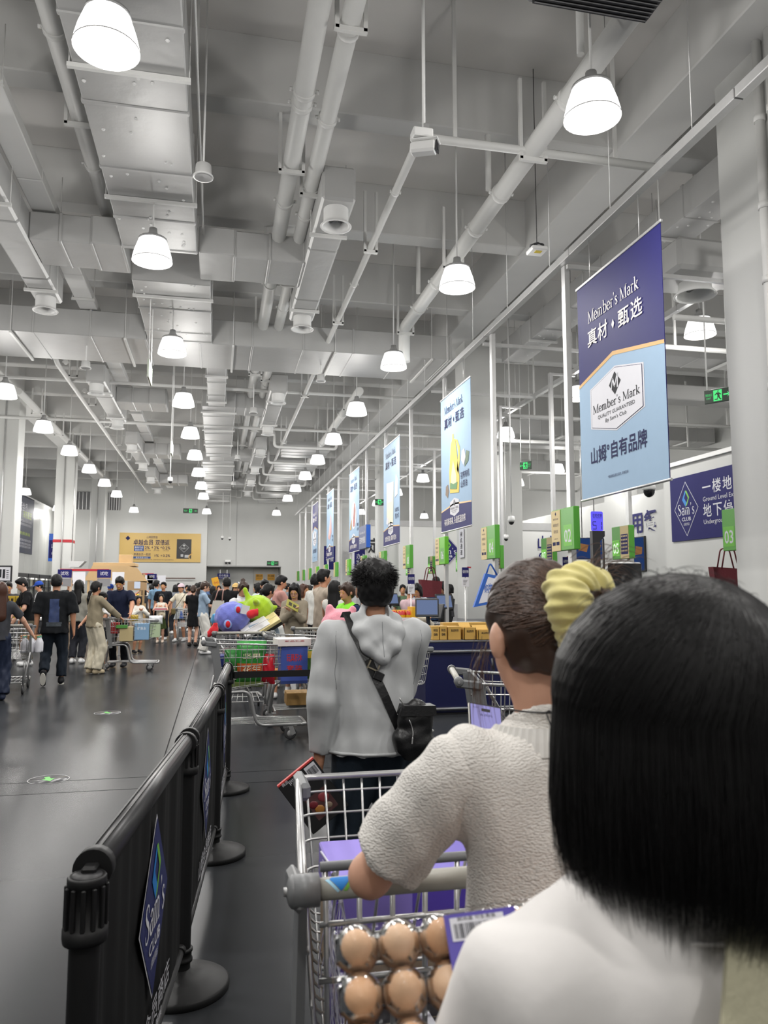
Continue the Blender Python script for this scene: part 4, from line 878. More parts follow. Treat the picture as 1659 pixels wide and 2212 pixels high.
# ================================================================ smooth bodies: distance fields meshed by surface nets
class Field:
    def __init__(s, lo, hi, h):
        s.lo = np.array(lo, np.float32); s.h = h
        s.n = np.maximum(3, np.ceil((np.array(hi)-np.array(lo))/h).astype(int)+1)
        s.ax = [s.lo[i]+h*np.arange(s.n[i], dtype=np.float32) for i in range(3)]
        s.F = np.full(s.n, 1.0, np.float32)
    def win(s, lo, hi, m):
        w = []
        for i in range(3):
            a = max(0, int((lo[i]-m-s.lo[i])/s.h)); b = min(s.n[i], int((hi[i]+m-s.lo[i])/s.h)+2)
            if b <= a: return None
            w.append(slice(a, b))
        return w
    def pts(s, w): return s.ax[0][w[0]][:, None, None], s.ax[1][w[1]][None, :, None], s.ax[2][w[2]][None, None, :]
    def put(s, w, d, k):
        A = s.F[tuple(w)]
        if k <= 0: np.minimum(A, d, out=A); return
        hh = np.clip(k-np.abs(A-d), 0, None)/k
        A[...] = np.minimum(A, d)-hh*hh*k*.25
    def cone(s, a, b, ra, rb, k=.03, sq=None, cut=None, sub=False):
        """tapered limb from a to b; sq = (axis, factor) thins it along axis; cut=True squares off the b end"""
        a = np.array(a, np.float32); b = np.array(b, np.float32); r = max(ra, rb)
        w = s.win(np.minimum(a, b)-r, np.maximum(a, b)+r, k+2*s.h)
        if w is None: return s
        X, Y, Z = s.pts(w); X, Y, Z = X-a[0], Y-a[1], Z-a[2]; ab = b-a; L2 = float(ab@ab) or 1e-9
        if sq:
            ax = np.array(sq[0], np.float32); f = sq[1]-1; q = X*ax[0]+Y*ax[1]+Z*ax[2]
            X, Y, Z = X+ax[0]*q*f, Y+ax[1]*q*f, Z+ax[2]*q*f
        tr = (X*ab[0]+Y*ab[1]+Z*ab[2])/L2; t = np.clip(tr, 0, 1)
        dx, dy, dz = X-ab[0]*t, Y-ab[1]*t, Z-ab[2]*t
        d = np.sqrt(dx*dx+dy*dy+dz*dz)-(ra+(rb-ra)*t)
        if sq: d = d/max(1, sq[1]*.8)
        if cut: d = np.maximum(d, (tr-1)*math.sqrt(L2))
        if sub: A = s.F[tuple(w)]; np.maximum(A, -d, out=A)
        else: s.put(w, d, k)
        return s
    def chain(s, P, R, k=.02, **kw):
        for i in range(len(P)-1): s.cone(P[i], P[i+1], R[i], R[i+1], k, **kw)
        return s
    def ell(s, c, r, k=.03, rot=None, sub=False):
        c = np.array(c, np.float32); r = np.array(r, np.float32); m = float(max(r))
        w = s.win(c-m, c+m, k+2*s.h)
        if w is None: return s
        X, Y, Z = s.pts(w); X, Y, Z = X-c[0], Y-c[1], Z-c[2]
        if rot is not None:
            R = np.array(rot, np.float32); X, Y, Z = R[0, 0]*X+R[0, 1]*Y+R[0, 2]*Z, R[1, 0]*X+R[1, 1]*Y+R[1, 2]*Z, R[2, 0]*X+R[2, 1]*Y+R[2, 2]*Z
        k0 = np.sqrt((X/r[0])**2+(Y/r[1])**2+(Z/r[2])**2); k1 = np.sqrt((X/r[0]**2)**2+(Y/r[1]**2)**2+(Z/r[2]**2)**2)+1e-9
        d = k0*(k0-1)/k1
        if sub:
            A = s.F[tuple(w)]
            if k > 0: hh = np.clip(k-np.abs(A+d), 0, None)/k; A[...] = np.maximum(A, -d)+hh*hh*k*.25
            else: np.maximum(A, -d, out=A)
        else: s.put(w, d, k)
        return s
    def plane(s, p, n):
        """keep the side that n points away from"""
        n = np.array(n, np.float32); n /= np.linalg.norm(n)
        d = (s.ax[0]-p[0])[:, None, None]*n[0]+(s.ax[1]-p[1])[None, :, None]*n[1]+(s.ax[2]-p[2])[None, None, :]*n[2]
        np.maximum(s.F, d, out=s.F); return s
    def warp(s, f):
        X, Y, Z = s.ax[0][:, None, None], s.ax[1][None, :, None], s.ax[2][None, None, :]
        m = np.abs(s.F) < .09; D = np.broadcast_to(f(X, Y, Z), s.F.shape); s.F[m] += D[m]; return s
    def mesh(s, name, relax=1):
        F = s.F; ins = F < 0; nx, ny, nz = F.shape; h = s.h
        S = np.zeros((nx-1, ny-1, nz-1, 3), np.float32); C = np.zeros((nx-1, ny-1, nz-1), np.float32); quads = []
        for ax in range(3):
            sl0 = [slice(None)]*3; sl1 = [slice(None)]*3; sl0[ax] = slice(0, -1); sl1[ax] = slice(1, None)
            a, b = F[tuple(sl0)], F[tuple(sl1)]; ch = ins[tuple(sl0)] != ins[tuple(sl1)]
            idx = np.argwhere(ch)
            if not len(idx): continue
            av, bv = a[ch], b[ch]; t = av/(av-bv); p = idx.astype(np.float32); p[:, ax] += t
            o1, o2 = [(1, 2), (2, 0), (0, 1)][ax]; lim = (nx-1, ny-1, nz-1)
            for u in (0, 1):
                for v in (0, 1):
                    q = idx.copy(); q[:, o1] -= u; q[:, o2] -= v
                    ok = (q >= 0).all(1) & (q[:, 0] < lim[0]) & (q[:, 1] < lim[1]) & (q[:, 2] < lim[2]); qq = q[ok]
                    np.add.at(S, (qq[:, 0], qq[:, 1], qq[:, 2]), p[ok]); np.add.at(C, (qq[:, 0], qq[:, 1], qq[:, 2]), 1)
            inner = (idx[:, o1] > 0) & (idx[:, o2] > 0) & (idx[:, o1] < lim[o1]) & (idx[:, o2] < lim[o2])
            e = idx[inner]; inn = av[inner] < 0
            def cell(u, v): q = e.copy(); q[:, o1] -= u; q[:, o2] -= v; return (q[:, 0]*(ny-1)+q[:, 1])*(nz-1)+q[:, 2]
            Q = np.stack([cell(1, 1), cell(0, 1), cell(0, 0), cell(1, 0)], 1)
            Q[~inn] = Q[~inn][:, ::-1]; quads.append(Q)
        cc = C.reshape(-1); used = np.flatnonzero(cc > 0); remap = np.full(cc.size, -1, np.int64); remap[used] = np.arange(len(used))
        V = S.reshape(-1, 3)[used]/cc[used][:, None]; Q = remap[np.concatenate(quads)] if quads else np.zeros((0, 4), int); Q = Q[(Q >= 0).all(1)]
        for _ in range(relax):
            A = np.zeros_like(V); n = np.zeros(len(V), np.float32)
            for i in range(4):
                np.add.at(A, Q[:, i], V[Q[:, (i+1) % 4]]); np.add.at(A, Q[:, i], V[Q[:, i-1]]); np.add.at(n, Q[:, i], 2)
            V = np.where(n[:, None] > 0, V*.5+.5*A/np.maximum(n, 1)[:, None], V)
        V = V*h+s.lo
        return raw_mesh(name, V, Q)
def raw_mesh(name, V, Q, smooth=True):
    me = bpy.data.meshes.new(name); nq = len(Q); k = Q.shape[1]
    me.vertices.add(len(V)); me.vertices.foreach_set('co', np.ascontiguousarray(V, np.float32).ravel())
    me.loops.add(nq*k); me.loops.foreach_set('vertex_index', np.ascontiguousarray(Q, np.int32).ravel())
    me.polygons.add(nq); me.polygons.foreach_set('loop_start', np.arange(0, nq*k, k, dtype=np.int32)); me.polygons.foreach_set('loop_total', np.full(nq, k, np.int32))
    me.polygons.foreach_set('use_smooth', np.full(nq, smooth, bool)); me.update(calc_edges=True); return me
def ribbons(P, r, taper=True, n=3):
    """P: strands x points x 3 -> three-sided tapering tubes"""
    S, K, _ = P.shape; d = np.gradient(P, axis=1); d /= np.linalg.norm(d, axis=2, keepdims=True)+1e-9
    up = np.array([.31, .77, .55]); a = np.cross(d, up); a /= np.linalg.norm(a, axis=2, keepdims=True)+1e-9; b = np.cross(d, a)
    t = np.linspace(0, 1, K)[None, :, None]; rr = (np.asarray(r).reshape(-1, 1, 1) if np.ndim(r) else r)*(np.clip(1.15-t**3*1.1, .05, 1) if taper else 1)
    V = np.stack([P+(a*math.cos(2*PI*j/n)+b*math.sin(2*PI*j/n))*rr for j in range(n)], 2)     # S K n 3
    ix = np.arange(S*K*n).reshape(S, K, n); Q = np.stack([ix[:, :-1, :], np.roll(ix, -1, 2)[:, :-1, :], np.roll(ix, -1, 2)[:, 1:, :], ix[:, 1:, :]], -1).reshape(-1, 4)
    return V.reshape(-1, 3), Q
# ================================================================ people
def V3(*a): return np.array(a, np.float32)
def ik(a, c, l1, l2, hint):
    a, c, hint = V3(*a), V3(*c), V3(*hint); d = c-a; L = float(np.linalg.norm(d)); m = (l1+l2)*.995
    if L > m: c = a+d*m/L; d = c-a; L = m
    L = max(L, abs(l1-l2)+.01)
    x = (l1*l1-l2*l2+L*L)/(2*L); y = math.sqrt(max(0, l1*l1-x*x)); u = d/L; hp = hint-u*float(hint@u); hp /= np.linalg.norm(hp)+1e-9
    return a+u*x+hp*y, c
SK = {'light': mat('skin light', 'cf9f86', .5, var=.05, vs=20), 'mid': mat('skin mid', 'bf8a6c', .5, var=.05, vs=20), 'tan': mat('skin tan', 'a8765a', .5, var=.05, vs=20)}
HR = {'black': mat('hair black', (.008, .0075, .008), .48, var=.15, vs=60, spec=.25), 'brown': mat('hair brown', (.04, .021, .014), .42, var=.25, vs=60, spec=.35), 'auburn': mat('hair auburn', (.055, .02, .011), .42, var=.25, vs=60, spec=.35)}
EYEM = mat('eye dark', (.012, .01, .01), .25, var=0); LIPM = mat('lip', '9c5a52', .5, var=0); SHOEM = {}
def cloth(c, r=.85, name=None, bump=.25, bs=45): return mat(name or 'cloth '+str(c), c, r, var=.07, vs=9, bump=bump, bs=bs, spec=.25)
HANDP = [(-.027, .088, .0075), (-.009, .098, .0078), (.009, .093, .0075), (.026, .076, .0068)]
def add_hand(f, w, d, up, side, s, curl=.35, k=.008):
    """palm and five fingers from wrist w along d; up = back of the hand; side = thumb side"""
    d = d/(np.linalg.norm(d)+1e-9); up = up-d*float(up@d); up /= np.linalg.norm(up)+1e-9; x = np.cross(d, up)*side
    P = w+d*.045*s; f.cone(w, w+d*.03*s, .026*s, .032*s, .012, sq=(up, 1.5)); f.cone(w+d*.03*s, w+d*.08*s, .035*s, .036*s, .012, sq=(up, 2.0))
    for off, ln, r in HANDP:
        b0 = w+d*.082*s-x*off*s; l = ln*s; q = b0; a = 0
        for j, part_ in enumerate((.42, .32, .26)):
            a += curl*(.7, 1, .9)[j]; dd = d*math.cos(a)-up*math.sin(a); e = q+dd*l*part_
            f.cone(q, e, (r-.0006*j)*s, (r-.0006*(j+1))*s, k*.6); q = e
    t0 = w+d*.028*s+x*.026*s; t1 = t0+(d*.6+x*.7-up*.35)*.042*s; t2 = t1+(d*.9+x*.15-up*.4)*.032*s
    f.cone(t0, t1, .0125*s, .0098*s, k); f.cone(t1, t2, .0098*s, .0075*s, k)
ARMS = {   # hand targets (x outward, y forward, z up) for a 1.7 m body, elbow hint
 'hang': ((.25, .03, .78), (.3, -1, 0)), 'push': ((.22, .42, 1.02), (.5, -.4, -.6)), 'phone': ((.05, .32, 1.2), (.6, -.2, -1)), 'fold': ((-.02, .2, 1.08), (1, -.2, -.5)),
 'reach': ((.3, .45, .98), (.6, -.3, -.4)), 'low': ((.2, .28, .9), (.8, -.5, 0)), 'chest': ((.03, .22, 1.3), (1, 0, -.8)), 'swing': ((.22, .2, .82), (.3, -1, 0)), 'back': ((.26, -.16, .82), (.3, -1, 0)), 'up': ((.12, .2, 1.62), (1, .2, -.6)), 'side': ((.45, .12, .95), (.2, -.8, -.2))}
def person(label, x, y, face=0, h=1.65, top='tee', tc='333333', bot='pants', bc='22252c', shoe='e8e8e8', hair='short', hc='black', skin='mid', L='hang', R='hang', wide=1.0, stride=0, lift=None,
           nod=0, turn=0, lean=0, drop=0, res=.0135, extras=(), female=False, z=0, group=None, base=None, sole=None, twist=0):
    """one continuous body; clothing, hair and shoes are its children. face: degrees, 0 = away from the camera's aisle (+Y), counter-clockwise"""
    s = h/1.7; rt = thing('person', label, 'person', (x, y, z), math.radians(face), group)
    W = wide*(.93 if female else 1.0); pelv = V3(0, 0, .92*s); ln = math.radians(lean)
    def up(px, py, pz):
        """upper-body point leaned forward about the hips"""
        dz = pz-.92; return V3(px*s, (py*math.cos(ln)+dz*math.sin(ln))*s, (.92+dz*math.cos(ln)-py*math.sin(ln))*s)
    sh = (.172 if female else .19)*W; neck = up(0, -.015, 1.43); chest = up(0, 0, 1.26); waist = up(0, .0, 1.06)
    nd, tn = math.radians(nod), math.radians(turn)
    hb = up(0, .0, 1.475)
    Rz = np.array([[math.cos(tn), -math.sin(tn), 0], [math.sin(tn), math.cos(tn), 0], [0, 0, 1]]); Rx = np.array([[1, 0, 0], [0, math.cos(nd), math.sin(nd)], [0, -math.sin(nd), math.cos(nd)]]); RH = Rz@Rx
    hs = s**.55 if h < 1.45 else s     # children: larger heads
    hd = lambda px, py, pz: hb+(RH@V3(px, py, pz))*hs
    HT = hd(0, .0, .222)
    arms = []
    for sd, pose in ((-1, L), (1, R)):
        S0 = up(sd*sh, -.01, 1.38-drop); tgt, hint = (ARMS[pose] if isinstance(pose, str) else pose)
        if pose in ('hang', 'swing', 'back'): H = up(0, 0, 0)*0+V3(sd*(tgt[0]-.19+sh)*s, tgt[1]*s+math.sin(ln)*.3*s, tgt[2]*s)
        else: H = V3(sd*tgt[0]*s, tgt[1]*s+math.sin(ln)*.12*s, tgt[2]*s)
        E, Wr = ik(S0, H, .285*s, .25*s, (sd*hint[0], hint[1], hint[2])); arms.append((sd, S0, E, Wr))
    legs = []
    for i, sd in enumerate((-1, 1)):
        Hp = V3(sd*.085*s*W, 0, .9*s); fy = (stride if i else -stride)*s; fz = .085*s
        if lift == i: fy -= .1*s; fz = .2*s
        A = V3(sd*.095*s*W, fy, fz); K, A = ik(Hp, A, .43*s, .41*s, (sd*.1, 1, 0)); legs.append((sd, Hp, K, A, lift == i))
    allp = np.array([p for a in arms for p in a[1:]]+[p for l in legs for p in l[1:4]]+[HT, neck]); lo = allp.min(0)-.2*s; hi = allp.max(0)+.2*s; lo[2] = -.01
    # ---- body
    f = Field(lo, hi, res); yx = (0, 1, 0)
    f.cone(pelv, waist, .125*s*W, .105*s*W, .05, sq=(yx, 1.35)); f.cone(waist, chest, .11*s*W, .135*s*W, .05, sq=(yx, 1.4)); f.cone(up(-sh*.72, -.008, 1.355-drop), up(sh*.72, -.008, 1.355-drop), .056*s, .056*s, .04)
    f.cone(neck-V3(0, 0, .03*s), hd(0, -.0, .07), .052*s*(.9 if female else 1.08), .05*hs, .03)
    f.ell(hd(0, -.012, .14), V3(.074, .092, .092)*hs, .02, rot=RH.T); f.ell(hd(0, .028, .072), V3(.056, .062, .068)*hs, .03, rot=RH.T)
    f.cone(hd(0, .085, .118), hd(0, .103, .085), .009*hs, .014*hs, .012); f.ell(hd(0, .083, .045), V3(.024, .014, .012)*hs, .015, rot=RH.T)
    for e in (-1, 1): f.ell(hd(e*.078, -.012, .098), V3(.011, .022, .033)*hs, .006, rot=RH.T); f.ell(hd(e*.031, .088, .122), V3(.016, .012, .011)*hs, .006, rot=RH.T, sub=True)
    for sd, S0, E, Wr in arms:
        f.cone(S0, E, .044*s*W, .04*s*W, .025); f.cone(E, Wr, .04*s*W, .027*s, .015)
        d = (Wr-E)/np.linalg.norm(Wr-E); uu = V3(sd*.9, 0, .1) if d[2] < -.6 else V3(sd*.25, -.1, 1); add_hand(f, Wr, d, uu, 1 if sd < 0 else -1, s*.97, .3 if d[2] < -.6 else .45)
    for sd, Hp, K, A, lf in legs:
        f.cone(Hp, K, .08*s*W, .053*s, .03); f.cone(K, K+(A-K)*.35, .05*s, .05*s, .02); f.cone(K+(A-K)*.35, A, .05*s, .035*s, .02)
        dd = V3(0, .9, -.1) if not lf else V3(0, .35, -.9); f.cone(A-V3(0, 0, .03*s), A+dd*.13*s-V3(0, 0, .04*s), .034*s, .026*s, .02)
    lnk('body', f.mesh('body'), SK[skin], rt)
    # ---- shoes
    sm = cloth(shoe, .6, bump=0)
    for sd, Hp, K, A, lf in legs:
        g = Field(A-V3(.09, .16, .25)*s, A+V3(.09, .26, .14)*s, res*.8); dd = V3(0, 1, 0) if not lf else V3(0, .3, -.95); up_ = V3(0, 0, 1) if not lf else V3(0, .95, .3)
        g.cone(A-up_*.035*s-dd*.03*s, A-up_*.045*s+dd*.15*s, .043*s, .04*s, .03); g.cone(A-up_*.0*s, A+up_*.01*s, .045*s, .042*s, .03); g.plane(A-up_*.078*s, -up_); 
        so = lnk('shoe', g.mesh('shoe'), sm, rt)
        if sole:
            b = MB(); c = A-up_*.081*s; b.prism([(.042*s*math.cos(a*PI/8), (.1+.0*a)*s*math.sin(a*PI/8)) for a in range(16)], c+dd*.06*s-up_*.01*s, (1, 0, 0), dd, up_, .016*s); part('sole', b, cloth(sole, .7, bump=0), so)
    # ---- legs clothing
    bm = bc if not isinstance(bc, str) else cloth(bc)
    if bot in ('pants', 'wide', 'slim', 'shorts'):
        g = Field((lo[0], lo[1], 0), (hi[0], hi[1], 1.12*s), res); ex = {'pants': .02, 'wide': .038, 'slim': .012, 'shorts': .03}[bot]
        g.cone(pelv+V3(0, 0, -.02*s), up(0, 0, 1.0), .134*s*W, .118*s*W, .05, sq=(yx, 1.3))
        for sd, Hp, K, A, lf in legs:
            B = A+(K-A)*(.02 if bot == 'wide' else .1)
            if bot == 'shorts': B = None; g.cone(Hp, Hp+(K-Hp)*.62, .1*s*W, .09*s*W, .04, cut=True)
            else: g.cone(Hp*V3(.82, 1, 1), K, (.079+ex)*s*W, (.06+ex)*s, .04); g.cone(K, B, (.06+ex)*s, (.052+ex*1.15)*s, .03, cut=True)
        g.warp(lambda X, Y, Z: (.003*np.sin(Z*19+X*60+Y*38)+.0028*np.sin(Z*34-X*75+Y*30)+.0025*np.sin(X*120+Z*8))*(1 if bot != 'wide' else 1.6)*s)
        lnk('trousers' if bot != 'shorts' else 'shorts', g.mesh('trousers'), bm, rt)
    elif bot in ('skirt', 'tulle', 'long_skirt'):
        e = {'skirt': .62, 'tulle': .5, 'long_skirt': .2}[bot]; g = Field((lo[0]-.1, lo[1]-.1, .1), (hi[0]+.1, hi[1]+.1, 1.12*s), res)
        g.cone(up(0, 0, 1.03), V3(0, 0, e*s), .13*s*W, (.2 if bot != 'tulle' else .235)*s*W, .03, sq=(yx, 1.12), cut=True)
        amp = .012 if bot == 'tulle' else .005
        g.warp(lambda X, Y, Z: amp*s*np.sin(np.arctan2(Y, X)*14)*np.clip((1.0*s-Z)*2.2, 0, 1)); lnk('skirt', g.mesh('skirt'), bm, rt)
    # ---- top
    tm = tc if not isinstance(tc, str) else cloth(tc); g = Field((lo[0], lo[1], .4*s), (hi[0], hi[1], 1.56*s), res)
    hem = {'tee': .87, 'loose': .8, 'polo': .88, 'long': .86, 'tank': .9, 'dress': .56, 'shirt': .85}[top]; lz = .03 if top in ('loose', 'long') else .018
    hp = V3(0, math.sin(ln)*0, hem*s)
    g.cone(hp, waist, (.158+lz)*s*W, (.125+lz)*s*W, .06, sq=(yx, 1.22)); g.cone(waist, chest, (.122+lz)*s*W, (.145+lz*.7)*s*W, .06, sq=(yx, 1.32)); g.cone(up(-sh*.78, -.01, 1.36-drop), up(sh*.78, -.01, 1.36-drop), .074*s, .074*s, .07)
    g.cone(up(0, -.01, 1.38), up(0, -.012, 1.455), .075*s, .06*s, .03)
    for sd, S0, E, Wr in arms:
        if top in ('tank',) or (top == 'dress' and False): continue
        if top in ('long', 'shirt'):
            g.cone(S0-V3(sd*.01, 0, .006)*s, E, (.053+lz*.4)*s*W, (.05+lz*.5)*s*W, .035); g.cone(E, E+(Wr-E)*.97, (.05+lz*.5)*s*W, (.036+lz*.4)*s, .025, cut=True)
        else:
            q = .78 if top != 'loose' else .98; g.cone(S0-V3(sd*.01, 0, .006)*s, S0+(E-S0)*q, (.05+lz*.55)*s*W, (.056+lz*1.0)*s*W, .035, cut=True)
    if top == 'tank':
        for sd, S0, E, Wr in arms: g.cone(S0+(E-S0)*.12, S0+(E-S0)*.5+V3(sd*.05, 0, 0), .06*s, .09*s, .0, sub=True)
    g.plane(V3(0, 0, hem*s), V3(0, 0, -1))
    nc = neck+V3(0, .02*s, .025*s); g.plane(nc, (RH@V3(0, .0, 1))*.3+V3(0, .25, .95))
    g.ell(hd(0, .0, .0), V3(.06, .062, .075)*s, 0.0, sub=True)
    ph = (x*7.3+y*3.1) % 6
    g.warp(lambda X, Y, Z: s*(.0032*np.sin(Z*13+X*48+ph)+.0028*np.sin(Z*20-X*62+Y*30+ph*2)+.002*np.sin(X*95+Z*9)+.0018*np.sin(Z*46+X*18+Y*40+ph)))
    to = lnk({'dress': 'dress', 'shirt': 'shirt', 'polo': 'polo_shirt', 'tank': 'sleeveless_top', 'long': 'long_sleeved_top'}.get(top, 'tee_shirt'), g.mesh('top'), tm, rt)
    if top in ('polo', 'shirt'):
        b = Field(neck-V3(.12, .12, .08)*s, neck+V3(.12, .13, .1)*s, res*.8)
        b.cone(neck+V3(0, .0, -.0)*s, neck+V3(0, -.008, .045)*s, .076*s, .066*s, .01); b.ell(neck+V3(0, .005, .07)*s, V3(.058, .06, .11)*s, 0, sub=True); lnk('collar', b.mesh('collar'), tm, to)
    # ---- hair
    if hair:
        g = Field(HT-V3(.22, .24, .75)*s if hair in ('long', 'long_loose', 'pony', 'bob', 'low_tail') else HT-V3(.2, .22, .34)*hs, HT+V3(.22, .22, .16)*hs, res*.85); E_ = lambda p, r, k=.02, **kw: g.ell(hd(*p), V3(*r)*hs, k, rot=RH.T, **kw)
        E_((0, -.02, .15), (.084, .1, .098)); E_((0, -.045, .105), (.078, .075, .085))
        if hair == 'short': E_((0, .02, .2), (.07, .075, .04))
        E_((0, .115, .07), (.085, .085, .1), 0.012, sub=True)
        if hair in ('short',):
            E_((0, -.02, .0), (.12, .15, .06), .01, sub=True)
            g.warp(lambda X, Y, Z: .006*hs*np.sin(X*160+ph)*np.sin(Y*150)*np.sin(Z*130+ph))
        else:
            for e in (-1, 1): g.cone(hd(e*.05, .055, .2), hd(e*.079, .03, .08), .02*hs, .012*hs, .012)
            g.warp(lambda X, Y, Z: .0025*hs*np.sin(X*190+Z*20)+.002*hs*np.sin(Y*170+Z*25))
        if hair in ('long', 'long_loose'):
            e_ = -.26 if hair == 'long' else -.2
            g.cone(hd(0, -.075, .14), up(0, -.12, 1.475+e_), .072*hs, .085*s, .03, sq=(yx, 1.9))
            for q in (-1, 1): g.cone(hd(q*.066, -.03, .12), up(q*.1, -.03 if hair == 'long' else .06, 1.475+e_), .026*hs, .026*s, .03)
        if hair == 'bob':
            g.cone(hd(0, -.05, .12), hd(0, -.05, .0), .088*hs, .088*hs, .02, sq=(yx, 1.2), cut=True)
            for q in (-1, 1): g.cone(hd(q*.07, .0, .12), hd(q*.078, .01, .01), .026*hs, .03*hs, .02)
        if hair in ('pony', 'low_tail'):
            zz = .13 if hair == 'pony' else .04
            g.cone(hd(0, -.1, zz), hd(0, -.135, zz-.03), .024*hs, .03*hs, .015); g.cone(hd(0, -.135, zz-.03), hd(0, -.15, zz-.15), .03*hs, .026*hs, .02); g.cone(hd(0, -.15, zz-.15), hd(0, -.14, zz-.26), .026*hs, .008*hs, .02)
        if hair == 'bun': E_((0, -.07, .245), (.042, .042, .036), .015)
        if hair == 'low_bun': E_((0, -.125, .08), (.04, .038, .038), .015)
        lnk('hair', g.mesh('hair', 1), HR[hc], rt)
    # ---- face
    fwd = RH@V3(0, 1, 0)
    if base is not None or True:
        Rm = Matrix([list(map(float, r)) for r in RH]).to_4x4()
        def bit(nm, p, r, m):
            o = lnk(nm, UNIT, m, rt); c = hd(*p); o.matrix_local = Matrix.Translation([float(q) for q in c])@Rm@Matrix.Diagonal([r[0]*hs, r[1]*hs, r[2]*hs, 1])
        for e in (-1, 1): bit('eye', (e*.031, .077, .12), (.0125, .006, .0055), EYEM); bit('eyebrow', (e*.032, .082, .14), (.017, .005, .0032), HR['black'])
        bit('mouth', (0, .09, .049), (.021, .008, .006), LIPM)
    for ex in extras:
        if ex == 'glasses':
            b = MB()
            for e in (-1, 1): b.tube([hd(e*.032+.022*math.cos(a*PI/6), .1, .118+.017*math.sin(a*PI/6)) for a in range(12)], .002, 5, closed=True); b.tube([hd(e*.054, .098, .122), hd(e*.08, -.01, .118)], .002, 5)
            b.tube([hd(-.01, .103, .122), hd(.01, .103, .122)], .002, 5); part('glasses', b, M_DARK, rt)
        if isinstance(ex, tuple) and ex[0] == 'cap':
            g = Field(HT-V3(.2, .25, .2), HT+V3(.2, .27, .12), res*.8); g.ell(hd(0, -.012, .155), V3(.1, .12, .115)*hs, .0, rot=RH.T); g.plane(hd(0, 0, .15), RH@V3(0, .1, -1)); g.cone(hd(0, .08, .165), hd(0, .16, .15), .078*hs, .06*hs, .01, sq=(RH@V3(0, 0, 1), 9)); lnk('cap', g.mesh('cap'), cloth(ex[1]), rt)
        if isinstance(ex, tuple) and ex[0] == 'clip': part('hair_clip', MB().obox(hd(.06, -.06, .2), fwd, V3(0, 0, 1), np.cross(fwd, V3(0, 0, 1)), (.07, .014, .02), .004), mat('clip '+ex[1], ex[1], .3), rt)
    return rt, dict(s=s, arms=arms, hd=hd, up=up, neck=neck, legs=legs, top=to)
_u = MB().ellip((0, 0, 0), (1, 1, 1), 10, 6); UNIT = _u.mesh('face_bit')
